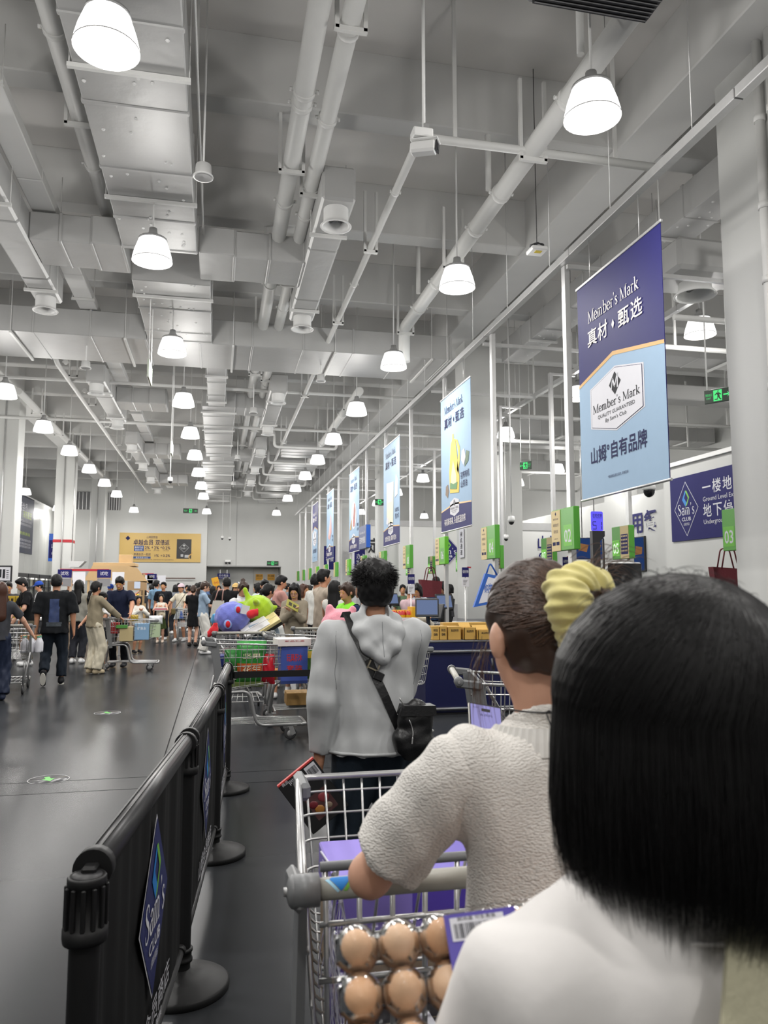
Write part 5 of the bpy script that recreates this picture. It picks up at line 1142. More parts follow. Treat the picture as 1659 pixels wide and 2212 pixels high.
# ================================================================ shopping carts
M_CART = mat('cart metal', (.42, .42, .42), .32, metal=.65, var=.06, vs=20); M_CWIRE = mat('cart wire', (.5, .5, .5), .3, metal=.7, var=.05, vs=20)
M_CPL = mat('cart plastic', (.17, .175, .18), .42, var=.06); M_GRIP = mat('cart grip', (.36, .35, .31), .42, var=.04); M_TYRE = mat('castor tyre', (.035, .035, .037), .6); M_HUB = mat('castor hub', (.3, .3, .3), .45)
A_, B_, LEN, ZR, ZF = .335, .25, 1.0, .975, .94
def cw(y): return A_+(B_-A_)*(y-.1)/(LEN-.1)
def zb(y): return .5+.1*(y-.1)/(LEN-.1)
def zr(y): return ZR+(ZF-ZR)*(y-.1)/(LEN-.1)
def cart(label, loc, rz, fine=False, group='shopping carts'):
    t = thing('shopping_cart', label, 'shopping cart', loc, rz, group)
    n8 = 10 if fine else 7; wr = .0036 if fine else .0038
    hd_ = part('handle', MB().tube([(-.33, 0, .99), (.33, 0, .99)], .0185, 14 if fine else 10), M_GRIP, t)
    for s in (-1, 1):
        b = MB(); b.tube([(s*.318, 0, .99), (s*.362, 0, .99)], .027, 16); b.ellip((s*.362, 0, .99), (.012, .027, .027), 14, 8)
        b.obox((s*.352, .055, .975), (1, 0, 0), (0, .97, -.1), (0, .1, .97), (.022, .15, .05), .009); part('handle_cap', b, M_CPL, t)
        part('cap_screw', MB().tube([(s*.366, 0, .99), (s*.378, 0, .99)], .008, 8), M_CART, t)
        part('side_plate', MB().prism([(.07, .97), (.14, .975), (.2, .6), (.22, .45), (.17, .44), (.12, .62)], (s*.344, 0, 0), (0, 1, 0), (0, 0, 1), (-s, 0, 0), .016), M_CPL, t)
        part('front_bumper', MB().obox((s*(B_-.005), LEN-.06, ZF-.008), (1, 0, 0), (0, 1, 0), (0, 0, 1), (.035, .17, .05), .012), M_CPL, t)
    part('basket_rim', MB().bend([(-A_, .1, ZR), (-B_, LEN, ZF), (B_, LEN, ZF), (A_, .1, ZR)], .0095, .06, n8), M_CWIRE, t)
    part('top_bar', MB().tube([(-.3, .12, .985), (.3, .12, .985)], .009, n8), M_CPL, t)
    W = []      # every wire of the basket as a path
    for f_ in (.12, .3, .5, .72, .96):
        pts = []
        for (x, y) in ((-cw(.12), .12), (-cw(LEN), LEN), (cw(LEN), LEN), (cw(.12), .12)):
            k_ = 1-.12*f_; pts.append((x*k_, y-(.05*f_ if y > .5 else 0), zr(y)+(zb(y)-zr(y))*f_))
        W.append((pts, .05))
    nL = 17 if fine else 15
    for i in range(nL):
        y = .15+(LEN-.22)*i/(nL-1)
        W.append(([(-cw(y), y, zr(y)), (-cw(y)*.88, y-.05*(y/LEN), zb(y)), (cw(y)*.88, y-.05*(y/LEN), zb(y)), (cw(y), y, zr(y))], .03))
    for i in range(9):
        x = -B_*.9+B_*1.8*i/8; W.append(([(x, LEN, ZF), (x*.9, LEN-.055, zb(LEN)), (x*1.22, .12, zb(.12))], .03))
    for i in range(10):                                   # the rear gate
        x = -.29+.58*i/9; W.append(([(x, .12, .98), (x*.95, .15, zb(.12))], .02))
    for z in (.88, .78, .62): W.append(([(-.3, .125, z), (.3, .125, z)], .02))
    if fine:
        bk = part('basket_floor', MB().bend([(-.2, .2, zb(.2)-.006), (.2, .2, zb(.2)-.006)], wr, .02, 5), M_CWIRE, t)
        for p, r in W: part('wire', MB().bend(p, wr if len(p) > 2 else .0055, r, 6, 3), M_CWIRE, bk)
    else:
        b = MB()
        for p, r in W: b.bend(p, wr, r, 4, 2, caps=False)
        o = part('basket_wires', b, M_CWIRE, t, kind='stuff')
    b = MB()                                              # folding child seat
    for i in range(7): x = -.26+.52*i/6; b.tube([(x, .16, .97), (x*.98, .3, .72)], .0035, 4)
    for z, y in ((.93, .18), (.8, .255), (.72, .3)): b.tube([(-.27, y, z), (.27, y, z)], .0045, 5)
    part('child_seat', b, M_CWIRE, t, kind='stuff')
    for s in (-1, 1):
        part('side_frame', MB().bend([(s*.27, .06, .15), (s*.275, .1, zb(.1)-.02), (s*.262, .46, zb(.4)-.03), (s*.255, .53, .16), (s*.21, LEN-.02, .15)], .0165, .09, n8, 5), M_CART, t)
        part('rear_leg', MB().bend([(s*.335, .12, .6), (s*.3, .06, .3), (s*.27, .06, .15)], .0125, .08, n8), M_CART, t)
    part('front_bar', MB().bend([(-.21, LEN-.03, .15), (-.2, LEN+.03, .15), (.2, LEN+.03, .15), (.21, LEN-.03, .15)], .0165, .04, n8), M_CART, t)
    b = MB(); b.tube([(-.255, .12, .16), (.255, .12, .16)], .009, 6); b.tube([(-.25, .53, .165), (.25, .53, .165)], .009, 6)
    for i in range(7): x = -.17+.34*i/6; b.bend([(x*1.2, .12, .17), (x*1.1, .55, .172), (x, LEN, .165)], .0045, .05, 4, 2)
    part('lower_tray', b, M_CWIRE, t, kind='stuff')
    for s in (-1, 1):
        for y in (.1, LEN-.09):
            x = s*(.27 if y < .5 else .205); o = part('castor', MB().cbox((x, y, .142), (.05, .06, .014), .003).obox((x-.021, y-.02, .1), (1, 0, 0), (0, .93, .37), (0, -.37, .93), (.005, .045, .1)).obox((x+.021, y-.02, .1), (1, 0, 0), (0, .93, .37), (0, -.37, .93), (.005, .045, .1)), M_CART, t)
            cy = y-.035; part('wheel', MB().lathe([(.03, -.014), (.055, -.015), (.062, -.01), (.063, 0), (.062, .01), (.055, .015), (.03, .014)], (0, 0, 0), 18), M_TYRE, o)
            ob = COL.objects[-1]; ob.location = (x, cy, .063); ob.rotation_euler = (0, PI/2, 0)
            part('hub', MB().lathe([(0, -.012), (.034, -.0145), (.034, .0145), (0, .012)], (0, 0, 0), 14), M_HUB, o); ob = COL.objects[-1]; ob.location = (x, cy, .063); ob.rotation_euler = (0, PI/2, 0)
    return t
CART = cart('shopping cart seen from its side, full of bagged groceries behind the black barrier', (-.12, 8.12, 0), -PI/2+.02)
def cart2(label, x, y, deg): return dup(CART, loc=(x, y, 0), rz=math.radians(deg), label=label)
cart2('shopping cart piled with round plush toys and boxes', .33, 9.42, -2)
cart2('shopping cart behind the green bag cart, only its side rim and frame showing', .55, 8.98, -91)
cart2('empty shopping cart beside the man in grey, handle toward the woman with the book', 1.35, 10.3, -10)
cart2('shopping cart half hidden ahead of the man in grey, pink plush in it', 1.03, 7.42, -88)
cart2('shopping cart by the woman with dark trousers, white bottles in it', -2.98, 12.05, 3)
cart2('shopping cart between the man in navy polo and the woman in cream trousers', -2.08, 15.28, -88)
cart2('shopping cart beside the woman in the black dress', -.72, 21.7, 8)
cart2('shopping cart whose grey handle shows past the neck of the woman with the yellow scrunchie', 1.42, 4.5, -104)
cart2('shopping cart at the checkout with a child leaning over it', 2.75, 12.4, -84)
cart2('shopping cart with green bottles behind the woman with the book', .95, 13.3, 5)
cart2('shopping cart before the man in black leaning over yellow boxes', -4.45, 18.3, 150)
cart2('shopping cart in front of the woman in the striped top', .78, 13.1, 178)
MC = cart('large shopping cart with beige handle held by the woman in the white knit top', (.5, 1.36, 0), 0, fine=True)
MC_ = lambda x, y, z: (x-.5, y-1.31, z)
b = MB(); h_ = [o for o in COL.objects if o.parent == MC and o.name.startswith('handle') and 'cap' not in o.name][0]
def rolled(poly):
    b_ = MB(); z0, z1 = min(p[1] for p in poly), max(p[1] for p in poly); vs = []; n_ = 10
    for i in range(n_+1):
        z = z0+(z1-z0)*(i+.001)/(n_+.002); xs = [a[0]+(c[0]-a[0])*(z-a[1])/(c[1]-a[1]) for a, c in zip(poly, poly[1:]+poly[:1]) if (a[1]-z)*(c[1]-z) < 0] or [poly[0][0]]
        for x in (min(xs), max(xs)): vs.append((x-.01, -.0194*math.cos(.3+z/.0194), .99+.0194*math.sin(.3+z/.0194)))
    return b_.add(vs, [(2*i, 2*i+1, 2*i+3, 2*i+2) for i in range(n_)])
def wrap(mb_, s_, fn, x0, a0, h, w_, **kw):
    t_ = MB(); fn(t_, s_, (x0, 0, 0), (1, 0, 0), (0, 0, 1), h, w_, **kw)
    mb_.add([(p[0], -.0192*math.cos(a0+p[2]/.0192), .99+.0192*math.sin(a0+p[2]/.0192)) for p in t_.v], t_.f)
wrap(b, "Sam's", serif, -.235, .62, .017, .07); wrap(b, 'CLUB', text, -.235, .28, .0075, .04, bold=.01); part('lettering', b, P_INK, h_)
for poly, m_ in (([(-.292, .018), (-.272, -.004), (-.252, .018), (-.258, .022), (-.286, .022)], 'logo blue'), ([(-.268, -.004), (-.262, -.004), (-.245, .019), (-.252, .02)], 'logo green'), ([(-.299, .016), (-.278, -.006), (-.274, -.004), (-.293, .018)], 'logo pale')):
    part('logo_mark', rolled(poly), mat(m_, {'logo pale': '9fd0e8'}.get(m_, '6fae3c'), .5, var=0), h_)
# ================================================================ queue barrier
M_BLK = mat('barrier black', (.009, .009, .0095), .5, var=.1, spec=.3); M_RAIL = mat('barrier rail', (.05, .05, .052), .33, metal=.4, var=.1, vs=14); M_BAN = mat('barrier fabric', (.009, .009, .0095), .75, var=.1, bump=.1, bs=8, spec=.2)
POSTS = [(-.247, 1.73), (-.098, 3.15), (.018, 4.62), (.098, 6.05)]
def stanchion(x, y, rz, label):
    t = thing('stanchion', label, 'barrier post', (x, y, 0), rz, 'black barrier posts')
    part('base', MB().lathe([(0, 0), (.175, 0), (.178, .004), (.178, .024), (.17, .03), (.1, .048), (.04, .06), (.033, .075), (0, .075)], n=40), M_BLK, t)
    part('pole', MB().lathe([(.031, .06), (.031, .85)], n=20), M_BLK, t)
    part('collar', MB().lathe([(.031, .1), (.039, .102), (.039, .112), (.035, .115), (.035, .135), (.039, .138), (.039, .148), (.031, .15)], n=20), M_BLK, t)
    h = part('cassette', MB().lathe([(.032, .79), (.043, .79), (.045, .8), (.045, .818), (.037, .822), (.037, .9), (.039, .902), (.039, .915), (.036, .919), (.034, .917), (0, .916)], n=28), M_BLK, t)
    for a in range(12):
        c, s = math.cos(a*PI/6), math.sin(a*PI/6)
        part('cassette_rib', MB().obox((c*.0395, s*.0395, .86), (c, s, 0), (-s, c, 0), (0, 0, 1), (.008, .009, .082), .002), M_BLK, h)
    part('cap', MB().lathe([(.03, .916), (.03, .919), (0, .919)], n=24), mat('cap black', (.02, .02, .022), .5), t)
    return t
nm = ('nearest black barrier post with ribbed cap and no base in sight', 'second black barrier post along the fabric barrier, wide round base', 'third black barrier post along the fabric barrier', 'last black barrier post, belt stretched from it behind the man')
for i, (x, y) in enumerate(POSTS): stanchion(x, y, 0, nm[i])
stanchion(1.42, 6.1, 0, 'black barrier post hidden behind the man in grey')
for i in range(3):
    (x0, y0), (x1, y1) = POSTS[i], POSTS[i+1]; d = Vector((x1-x0, y1-y0, 0)); L_ = d.length; u = d/L_; nrm = Vector((u.y, -u.x, 0))
    t = thing('queue_barrier', ('black fabric barrier panel closest to the camera with blue diamond sign', 'middle black fabric barrier panel with blue diamond sign', 'far black fabric barrier panel with blue diamond sign')[i], 'barrier', (x0, y0, 0), math.atan2(-u.x, u.y), 'fabric barrier panels')
    # local: +Y along the panel, +X toward the queue
    pr = []
    for a in range(20):
        q = 2*PI*a/20; pr.append((.028*math.cos(q), .036*math.sin(q)))
    part('top_rail', MB().prism(pr, (0, .06, .915), (1, 0, 0), (0, 0, 1), (0, 1, 0), L_-.12, True), M_RAIL, t)
    part('rail_groove', MB().box(-.012, -.007, .07, L_-.07, .949, .9525).box(.004, .008, .07, L_-.07, .9502, .9522), M_BLK, t)
    for e in (0, 1):
        yy = .05 if e == 0 else L_-.05
        part('rail_end', MB().tube([(0, yy-.012, .915), (0, yy+.022, .915)], .041, 20).cbox((0, yy-.02*(1-2*e), .912), (.03, .05, .035), .004), M_BLK, t)
    # fabric with a few soft upright waves
    nx_, nz_ = 48, 8; vs = []; fs = []
    wav = lambda y: .006*math.sin(y*23)+.004*math.sin(y*51+1)
    for a in range(nx_+1):
        for c in range(nz_+1):
            y = .09+(L_-.18)*a/nx_; z = .16+.745*c/nz_; vs.append((wav(y)*(c/nz_*.8+.2)+.003, y, z))
    for a in range(nx_):
        for c in range(nz_): k_ = a*(nz_+1)+c; fs.append((k_, k_+nz_+1, k_+nz_+2, k_+1))
    part('fabric', MB().add(vs, fs, True), M_BAN, t)
    part('bottom_rail', MB().tube([(0, .05, .16), (0, L_-.05, .16)], .016, 12), M_RAIL, t)
    part('rail_clip', MB().tube([(0, .045, .16), (0, .075, .16)], .021, 12).tube([(0, L_-.075, .16), (0, L_-.045, .16)], .021, 12), M_BLK, t)
    o_, ex_, ey_, ez_ = Vector((.012, L_*.5, .58)), Vector((0, 1, 0)), Vector((0, 0, 1)), Vector((1, 0, 0))
    diamond_logo(o_, ex_, ey_, ez_, .44, .52, t, P_WHT, mat('sign deep blue', '141d5a', .5), P_WHT, sub='山姆会员商店')
    b = MB(); text(b, '山姆会员商店', (.014, L_*.5, .235), ex_, ey_, .06, .62); text(b, '请在此排队等候', (.014, L_*.5, .19), ex_, ey_, .025, .36); part('lettering', b, P_WHT, t)
t = thing('barrier_belt', 'black belt stretched from the last barrier post behind the man in grey', 'barrier', (.098, 6.05, 0)); part('belt', MB().obox((.66, .025, .855), (1.32, .05, 0), (0, 0, 1), (.04, -1, 0), (1.0-.06, .05, .002)), M_BLK, t); part('belt_clip', MB().cbox((.06, 0, .855), (.03, .04, .055), .004), M_BLK, t)
# floor stickers
for u_, v_, lb in ((105, 1684, 'round clear floor sticker with a green arrow, the nearer one'), (232, 1540, 'round floor sticker with arrow, farther up the aisle')):
    c = at(u_, v_, Z=0); t = thing('floor_sticker', lb, 'sticker', (c.x, c.y, 0)); part('disc', MB().lathe([(0, .0015), (.16, .0015), (.16, .0002)], n=28), mat('sticker film', (.09, .09, .095), .25), t); part('ring', MB().lathe([(.15, .002), (.157, .002)], n=28), mat('sticker ring', (.3, .3, .3), .4), t); part('arrow', flat(MB(), [(-.05, .02), (0, -.07), (.05, .02), (.02, .02), (.02, .09), (-.02, .09), (-.02, .02)], (0, 0, .0025), (.94, .34, 0), (-.34, .94, 0)), mat('arrow green', '57b545', .5), t)
# ================================================================ checkout desks
M_CHROME = mat('chrome', (.75, .75, .76), .12, metal=1, var=0); M_DESK = mat('desk navy', '0e1446', .4, var=.05); M_BELT = mat('belt rubber', (.03, .03, .032), .6)
t = thing('checkout_desk', 'dark blue checkout desk end with chrome bumper rails, yellow boxes on it', 'checkout desk', (2.5, 9.1, 0))
part('desk_body', MB().box(0, 1.5, 0, 2.0, .02, .865, .006), M_DESK, t); part('kick_plate', MB().box(.02, 1.48, .02, 1.98, 0, .02), M_DARK, t)
part('bumper_rail', MB().bend([(-.02, .8, .755), (-.02, -.025, .755), (1.52, -.025, .755), (1.52, .8, .755)], .022, .03, 12), M_CHROME, t); part('bumper_rail', MB().bend([(-.02, .8, .07), (-.02, -.025, .07), (1.52, -.025, .07), (1.52, .8, .07)], .022, .03, 12), M_CHROME, t)
part('desk_top', MB().box(-.01, 1.51, -.01, 2.01, .865, .885, .004), mat('desk top', (.16, .16, .17), .4), t); part('conveyor', MB().box(.15, .75, .9, 1.98, .885, .892), M_BELT, t)
def till(x, y, label, hh=1.25, deg=-15):
    t = thing('till_monitor', label, 'monitor', (x, y, .885), math.radians(deg))
    part('screen_case', MB().obox((0, 0, hh-.885), (1, 0, 0), (0, .25, .97), (0, -.97, .25), (.34, .27, .04), .01), M_DARK, t); part('lit_screen', MB().obox((0, -.0215, hh-.88), (1, 0, 0), (0, .25, .97), (0, -.97, .25), (.3, .21, .004)), emat('till screen', '8ea2cf', .6), t)
    part('stand', MB().bend([(0, .02, hh-.9), (.02, .1, hh-1.1), (.02, .08, .02)], .03, .06, 8), M_DARK, t); part('stand_base', MB().cbox((.02, .08, .01), (.24, .2, .02), .005), M_DARK, t); part('rear_screen', MB().obox((.16, .1, hh-.94), (.5, -.8, 0), (.25, .15, .95), (-.8, -.5, .3), (.26, .22, .025), .006), M_DARK, t)
till(2.98, 10.75, 'till monitor with blue-grey screen on the checkout desk')
for i in range(1, 9):
    y = 8.9+2.46*i+ (1.3 if i == 1 else .5)
    t = thing('checkout_desk', 'grey and navy checkout desk, %s beyond the one with yellow boxes' % ORD[i-1], 'checkout desk', (2.75, y, 0)); part('desk_body', MB().box(0, 2.4, 0, .55, .02, .86, .01), M_DESK, t); part('desk_top', MB().box(-.01, 2.41, -.01, .56, .86, .88, .004), M_STEEL, t); part('conveyor', MB().box(.1, 1.3, .06, .49, .88, .888), M_BELT, t); part('bumper_rail', MB().tube([(-.02, -.02, .75), (2.42, -.02, .75)], .02, 10), M_CHROME, t)
    if i < 5: till(3.9, y+.3, 'till monitor on the %s checkout desk beyond' % ORD[i-1], 1.3, 20)
# price posters on stands
for u_, v_, Y_, lb, red in ((1005, 1245, 9.6, 'navy and white price placard on a thin stand by the yellow boxes', 1), (888, 1260, 12.2, 'small navy price placard on a thin stand above the candy boxes', 0), (1222, 1222, 8.2, 'dark placard on a stand behind the yellow scrunchie', 1)):
    c = at(u_, v_, Y=Y_); t = thing('price_stand', lb, 'sign', (c.x, Y_, 0)); z = c.z; k_ = Y_/9.6*.9
    part('top_card', MB().box(-.05*k_, .05*k_, -.012, 0, z-.01, z+.13*k_), P_NAVY, t); part('lower_card', MB().box(-.05*k_, .05*k_, -.012, 0, z-.15*k_, z-.02), P_WHT, t); b = MB(); text(b, '低价好物' if u_ != 1222 else '品质优价', (0, -.0135, z+.05*k_), (1, 0, 0), (0, 0, 1), .035*k_, .085*k_, bold=.01); part('lettering', b, P_WHT, t)
    b = MB(); 
    for q in range(4): flat(b, rect(-.035*k_, (.03-.01*q)*k_, z-(.06+.02*q)*k_, z-(.053+.02*q)*k_), (0, -.0135, 0), (1, 0, 0), (0, 0, 1))
    part('lettering', b, mat('card grey', '77777a', .5), t); part('pole', MB().tube([(0, .006, .012), (0, .006, z+.12*k_)], .009, 8), M_STEEL, t); part('foot', MB().cbox((0, 0, .006), (.2, .2, .012)), M_STEEL, t)
    if red: part('clip', MB().cbox((.06*k_, 0, z+.13*k_), (.05, .02, .02)), M_RED, t)
# ================================================================ goods
def carton(label, x, y, z, size, rz, col, cat='box', tilt=None, name='carton', band=None, words=None, inkc=None, open_top=False, group=None):
    """printed carton standing at x,y,z (its base centre); faces a little bevelled, flaps drawn as geometry"""
    w_, d_, h_ = size; t = thing(name, label, cat, (x, y, z), math.radians(rz), group)
    if tilt: t.rotation_euler = tilt
    m_ = mat('carton '+col, col, .55, var=.05, vs=5)
    if open_top:
        b = MB(); e = .006
        b.box(-w_/2, w_/2, -d_/2, -d_/2+e, 0, h_).box(-w_/2, w_/2, d_/2-e, d_/2, 0, h_).box(-w_/2, -w_/2+e, -d_/2, d_/2, 0, h_).box(w_/2-e, w_/2, -d_/2, d_/2, 0, h_).box(-w_/2, w_/2, -d_/2, d_/2, 0, e); part('carton_wall', b, m_, t)
        part('flap', MB().obox((0, d_/2+.03, h_+.02), (1, 0, 0), (0, .8, .6), (0, -.6, .8), (w_*.96, .1, .004)), m_, t)
    else:
        part('carton_wall', MB().box(-w_/2, w_/2, -d_/2, d_/2, 0, h_, .004), m_, t); part('lid_seam', MB().box(-w_/2+.004, w_/2-.004, -.002, .002, h_-.001, h_+.0008), mat('seam', (.1, .08, .05), .7), t)
    if band: part('print_band', MB().box(-w_/2-.001, w_/2+.001, -d_/2-.001, d_/2+.001, h_*band[1], h_*band[2]), mat('band '+band[0], band[0], .5), t)
    if words:
        b = MB()
        for i, s_ in enumerate(words): text(b, s_, (0, -d_/2-.0025, h_*(.62-.3*i)), (1, 0, 0), (0, 0, 1), h_*.16, w_*.6, bold=.01)
        part('lettering', b, mat('ink '+(inkc or '2a2420'), inkc or '2a2420', .5, var=0), t)
    return t
def pouch(label, x, y, z, w_, h_, d_, rz, col, cat='bag', tilt=None, bands=(), words=None, name='food_bag', group=None):
    """pillow bag with crimped top and bottom"""
    t = thing(name, label, cat, (x, y, z), math.radians(rz), group)
    if tilt: t.rotation_euler = tilt
    n, m = 14, 14; vs = []; fs = []
    def pt(i, j, s):
        a, c = i/n*2-1, j/m*2-1; th_ = d_/2*max(0, (1-a**4))**.6*max(0, 1-abs(c)**3.2)**.7; k_ = 1-.06*(1-abs(a))*0-.05*(1-c*c)
        return (a*w_/2*k_, s*(th_+.002)+.004*math.sin(a*9+c*7), h_/2+c*h_/2)
    for s in (-1, 1):
        for i in range(n+1):
            for j in range(m+1): vs.append(pt(i, j, s))
    q = (n+1)*(m+1)
    for s in (0, 1):
        for i in range(n):
            for j in range(m): k_ = s*q+i*(m+1)+j; f_ = (k_, k_+m+1, k_+m+2, k_+1); fs.append(f_ if s == 0 else f_[::-1])
    part('film', MB().add(vs, fs, True), mat('film '+col, col, .3, var=.12, vs=14, coat=.3), t)
    for c_, a0, a1 in bands:
        b = MB(); vv = []; 
        for i in range(n+1):
            for zq in (a0, (a0+a1)/2, a1): p = pt(i, 0, -1); th_ = d_/2*max(0, (1-(i/n*2-1)**4))**.6*max(0, 1-abs(zq*2-1)**3.2)**.7; vv.append((p[0]*.96, -th_-.006, zq*h_))
        b.add(vv, [(i*3+j, i*3+3+j, i*3+4+j, i*3+1+j) for i in range(n) for j in range(2)], True); part('print_band', b, mat('band '+c_, c_, .4), t)
    if words:
        b = MB()
        for i, (s_, zq, hh, c_) in enumerate(words): text(b, s_, (0, -d_/2-.009, zq*h_), (1, 0, 0), (0, 0, 1), hh*h_, w_*.6, bold=.01)
        part('lettering', b, mat('ink '+words[0][3], words[0][3], .5, var=0), t)
    return t
def plush(label, x, y, z, R_, col, balls, res=.012, extra=None, rz=0):
    t = thing('plush_toy', label, 'plush toy', (x, y, z), math.radians(rz)); f = Field((-R_*1.7,)*3, (R_*1.7, R_*1.7, R_*1.7), res); f.ell((0, 0, 0), (R_, R_*.92, R_*.9), .02)
    for a, c, r0, r1 in balls: f.cone(np.array(a)*R_, np.array(c)*R_, r0*R_, r1*R_, .03)
    f.warp(lambda X, Y, Z: .004*np.sin(X*60+1)*np.sin(Z*55)+.003*np.sin(Y*70)); lnk('plush_body', f.mesh('plush'), mat('plush '+col, col, .95, var=.1, vs=40, bump=.5, bs=120, sheen=.4), t)
    return t
pl = plush('round violet plush toy with red patches lying in the cart', .2, 9.9, 1.16, .22, '6f77c9', [])
for a, c in (((.3, -.78, .45), (.1, .16)), ((-.25, -.85, -.35), (.1, .14))):
    part('patch_rim', MB().ellip((a[0]*.22, a[1]*.22*.98, a[2]*.22), (.052, .03, .062), 14, 8), mat('plush pale blue', '8fa6dd', .95), pl); part('patch', MB().ellip((a[0]*.22, a[1]*.22*1.05-.008, a[2]*.22), (.03, .022, .042), 12, 8), mat('plush red', 'c81f2c', .9), pl)
part('paper_tag', MB().obox((.15, -.235, .1), (.96, 0, -.2), (.2, 0, .96), (0, -1, 0), (.1, .11, .003)), P_WHT, pl)
plush('lime green plush toy with small knobs, upside down on the cart pile', .52, 10.0, 1.26, .2, 'a3c61c', [((-.6, -.1, .7), (-.85, -.1, 1.25), .16, .13), ((-.8, 0, .35), (-1.3, 0, .4), .11, .09), ((.8, 0, -.1), (1.12, -.1, .12), .12, .12), ((-.1, -.7, .4), (-.2, -1.1, .5), .17, .17)])
g_ = plush('red plush claw resting between the round toys', .42, 9.68, 1.2, .05, 'd0202c', [((0, 0, 0), (1.6, -.5, .3), .9, .6), ((.2, 0, .5), (1.6, -.4, 1.1), .6, .45)])
plush('red plush limb hanging over the cart edge', -.02, 9.52, 1.02, .05, 'd0202c', [((0, 0, 0), (.3, 0, 1.4), .7, .6), ((-.2, 0, -.3), (-1.4, -.3, -.9), .7, .5), ((-1.0, 0, -.7), (-1.5, 0, -1.5), .5, .4)])
plush('pink plush toy with round ear behind the man in grey', 1.19, 7.5, 1.15, .19, 'e79aa8', [((-.5, 0, .75), (-.55, 0, .92), .24, .2), ((-.85, -.2, -.5), (-.95, -.2, -.85), .36, .36), ((.6, 0, .7), (.68, 0, .85), .2, .18)])
plush('small blue and red plush toy beside the woman in light blue', .03, 10.3, 1.12, .1, '4f9ac8', [((-.5, -.5, .5), (-.6, -.6, .6), .3, .2)])
carton('white gift box tilted against the violet plush', .5, 9.78, 1.0, (.34, .22, .07), 0, 'dcdcdc', tilt=(.5, -.5, .1), band=('20201f', .05, .5)); carton('cream-topped box leaning under the green plush', .66, 9.8, 1.04, (.3, .24, .09), 0, 'd8c88f', tilt=(.45, -.55, .05), band=('2b2b28', .05, .55)); carton('pale grey carton in the plush cart', .62, 9.95, .9, (.34, .3, .24), 0, '9fb0c2', tilt=(.1, -.35, .1)); carton('blue-grey carton inside the plush cart gate', .42, 9.72, .62, (.26, .2, .26), 0, '77838f', tilt=(.05, .4, .1)); carton('pink carton low in the plush cart', .2, 9.75, .58, (.2, .2, .2), 5, 'b06a80')
# the side-on cart
pouch('green snack pouch standing in the cart seen from its side', .36, 7.95, .57, .3, .42, .16, 0, '2e8a35', bands=(('c9602c', .18, .48),), words=(('花生', .28, .13, 'f0e0c0'), ('坚果', .6, .1, 'f0e0c0'))); pouch('second green pouch leaning by the cart plate', .2, 8.0, .57, .22, .34, .12, 10, '2a7a30', bands=(('e8e8e0', .1, .22),)); pouch('shiny red pouch in the cart seen from its side', .52, 7.92, .56, .16, .3, .1, -25, 'c01a2c', bands=(('8c1220', .1, .3),)); carton('blue toy carton with red lettering in the cart', .78, 8.0, .56, (.27, .26, .37), 3, '3a4f9c', words=('玩具积木', '套装'), inkc='c02c2c', band=('23356e', .0, .08)); carton('white flat box with orange end lying on the blue carton', .77, 8.0, .935, (.34, .3, .075), 6, 'e2dcd8', words=('新品礼盒',), inkc='b04a50'); carton('orange carton at the bottom of the side-on cart', .66, 8.2, .555, (.2, .2, .12), 0, 'c77a22'); pouch('white rice bag flat at the bottom of the side-on cart', .32, 8.22, .56, .3, .16, .12, 0, 'cfcab0'); pouch('yellow-capped green vegetable bag by the front of the cart', .95, 8.1, .58, .13, .3, .08, 0, '4f7a2c', bands=(('d9b826', .72, .95),)); carton('deep blue carton at the rear of the side-on cart', .12, 8.25, .55, (.14, .3, .28), 0, '1d2a78')
carton('olive flat pack at the bottom of the side-on cart', .3, 8.0, .535, (.36, .2, .05), 0, '5c6b34'); carton('cardboard carton under the cart behind', .95, 9.0, .2, (.3, .3, .14), 0, 'b08a52'); 
# goods at the desk
for i, (x_, y_, w_, h_) in enumerate(((2.66, 9.3, .09, .17), (2.76, 9.3, .09, .17), (2.9, 9.28, .16, .165), (3.09, 9.25, .15, .15), (3.28, 9.2, .2, .12), (3.5, 9.2, .2, .12))): carton('yellow-brown carton on the dark blue desk, %s of its row' % ORD[i], x_, y_, .887, (w_, .2, h_), 0, 'c9a052', words=('特选', '装') if i < 2 else ('高品质好物',), group='yellow cartons on the desk', open_top=i > 2)
carton('long yellow carton lying behind the row of yellow cartons', 3.15, 9.55, .887, (.62, .14, .2), 0, 'c9a052', words=('优质乳酪饮品',), group='yellow cartons on the desk')
for i in range(10): carton('pale blue tissue pack on the desk, %s of the heap' % ORD[i], 2.58+.17*(i % 3)+.03*(i//3), 10.6-.22*(i//3), .887+.0*i, (.15, .2, .09+.02*(i % 2)), 4*(i % 3)-4, ('a9c8e0', 'bcd6e8', '9cc0dc')[i % 3], name='tissue_pack', cat='tissue pack', words=('抽纸',), inkc='4a6a90', group='pale blue packs on the desk')
cb = at(868, 1350, Y=11.2)
t = carton('white candy display tray with pink fruit pictures', cb.x, 11.5, .887, (.56, .3, .2), 0, 'e4dede', words=('水果软糖',), inkc='c03040', name='display_tray', cat='tray', open_top=True)
for k_ in range(4): part('fruit_print', MB().ellip((-.21+.14*k_, -.152, .12), (.05, .004, .05), 14, 8), mat('candy pink', 'cf6a8c', .5), t)
part('print_band', MB().box(-.281, .281, -.152, -.15, 0, .035), M_RED, t); part('back_board', MB().box(.2, .281, -.15, .15, .2, .36), mat('tray yellow', 'dba51c', .5), t)
for i in range(4): pouch('red and yellow candy bag in the white tray, %s from the man' % ORD[i], cb.x-.2+.13*i, 11.5, .9, .14, .3, .1, 0, 'd8a81e', bands=(('b81c24', .75, .97), ('c8303a', .45, .6)), name='candy_bag', group='candy bags in the tray')
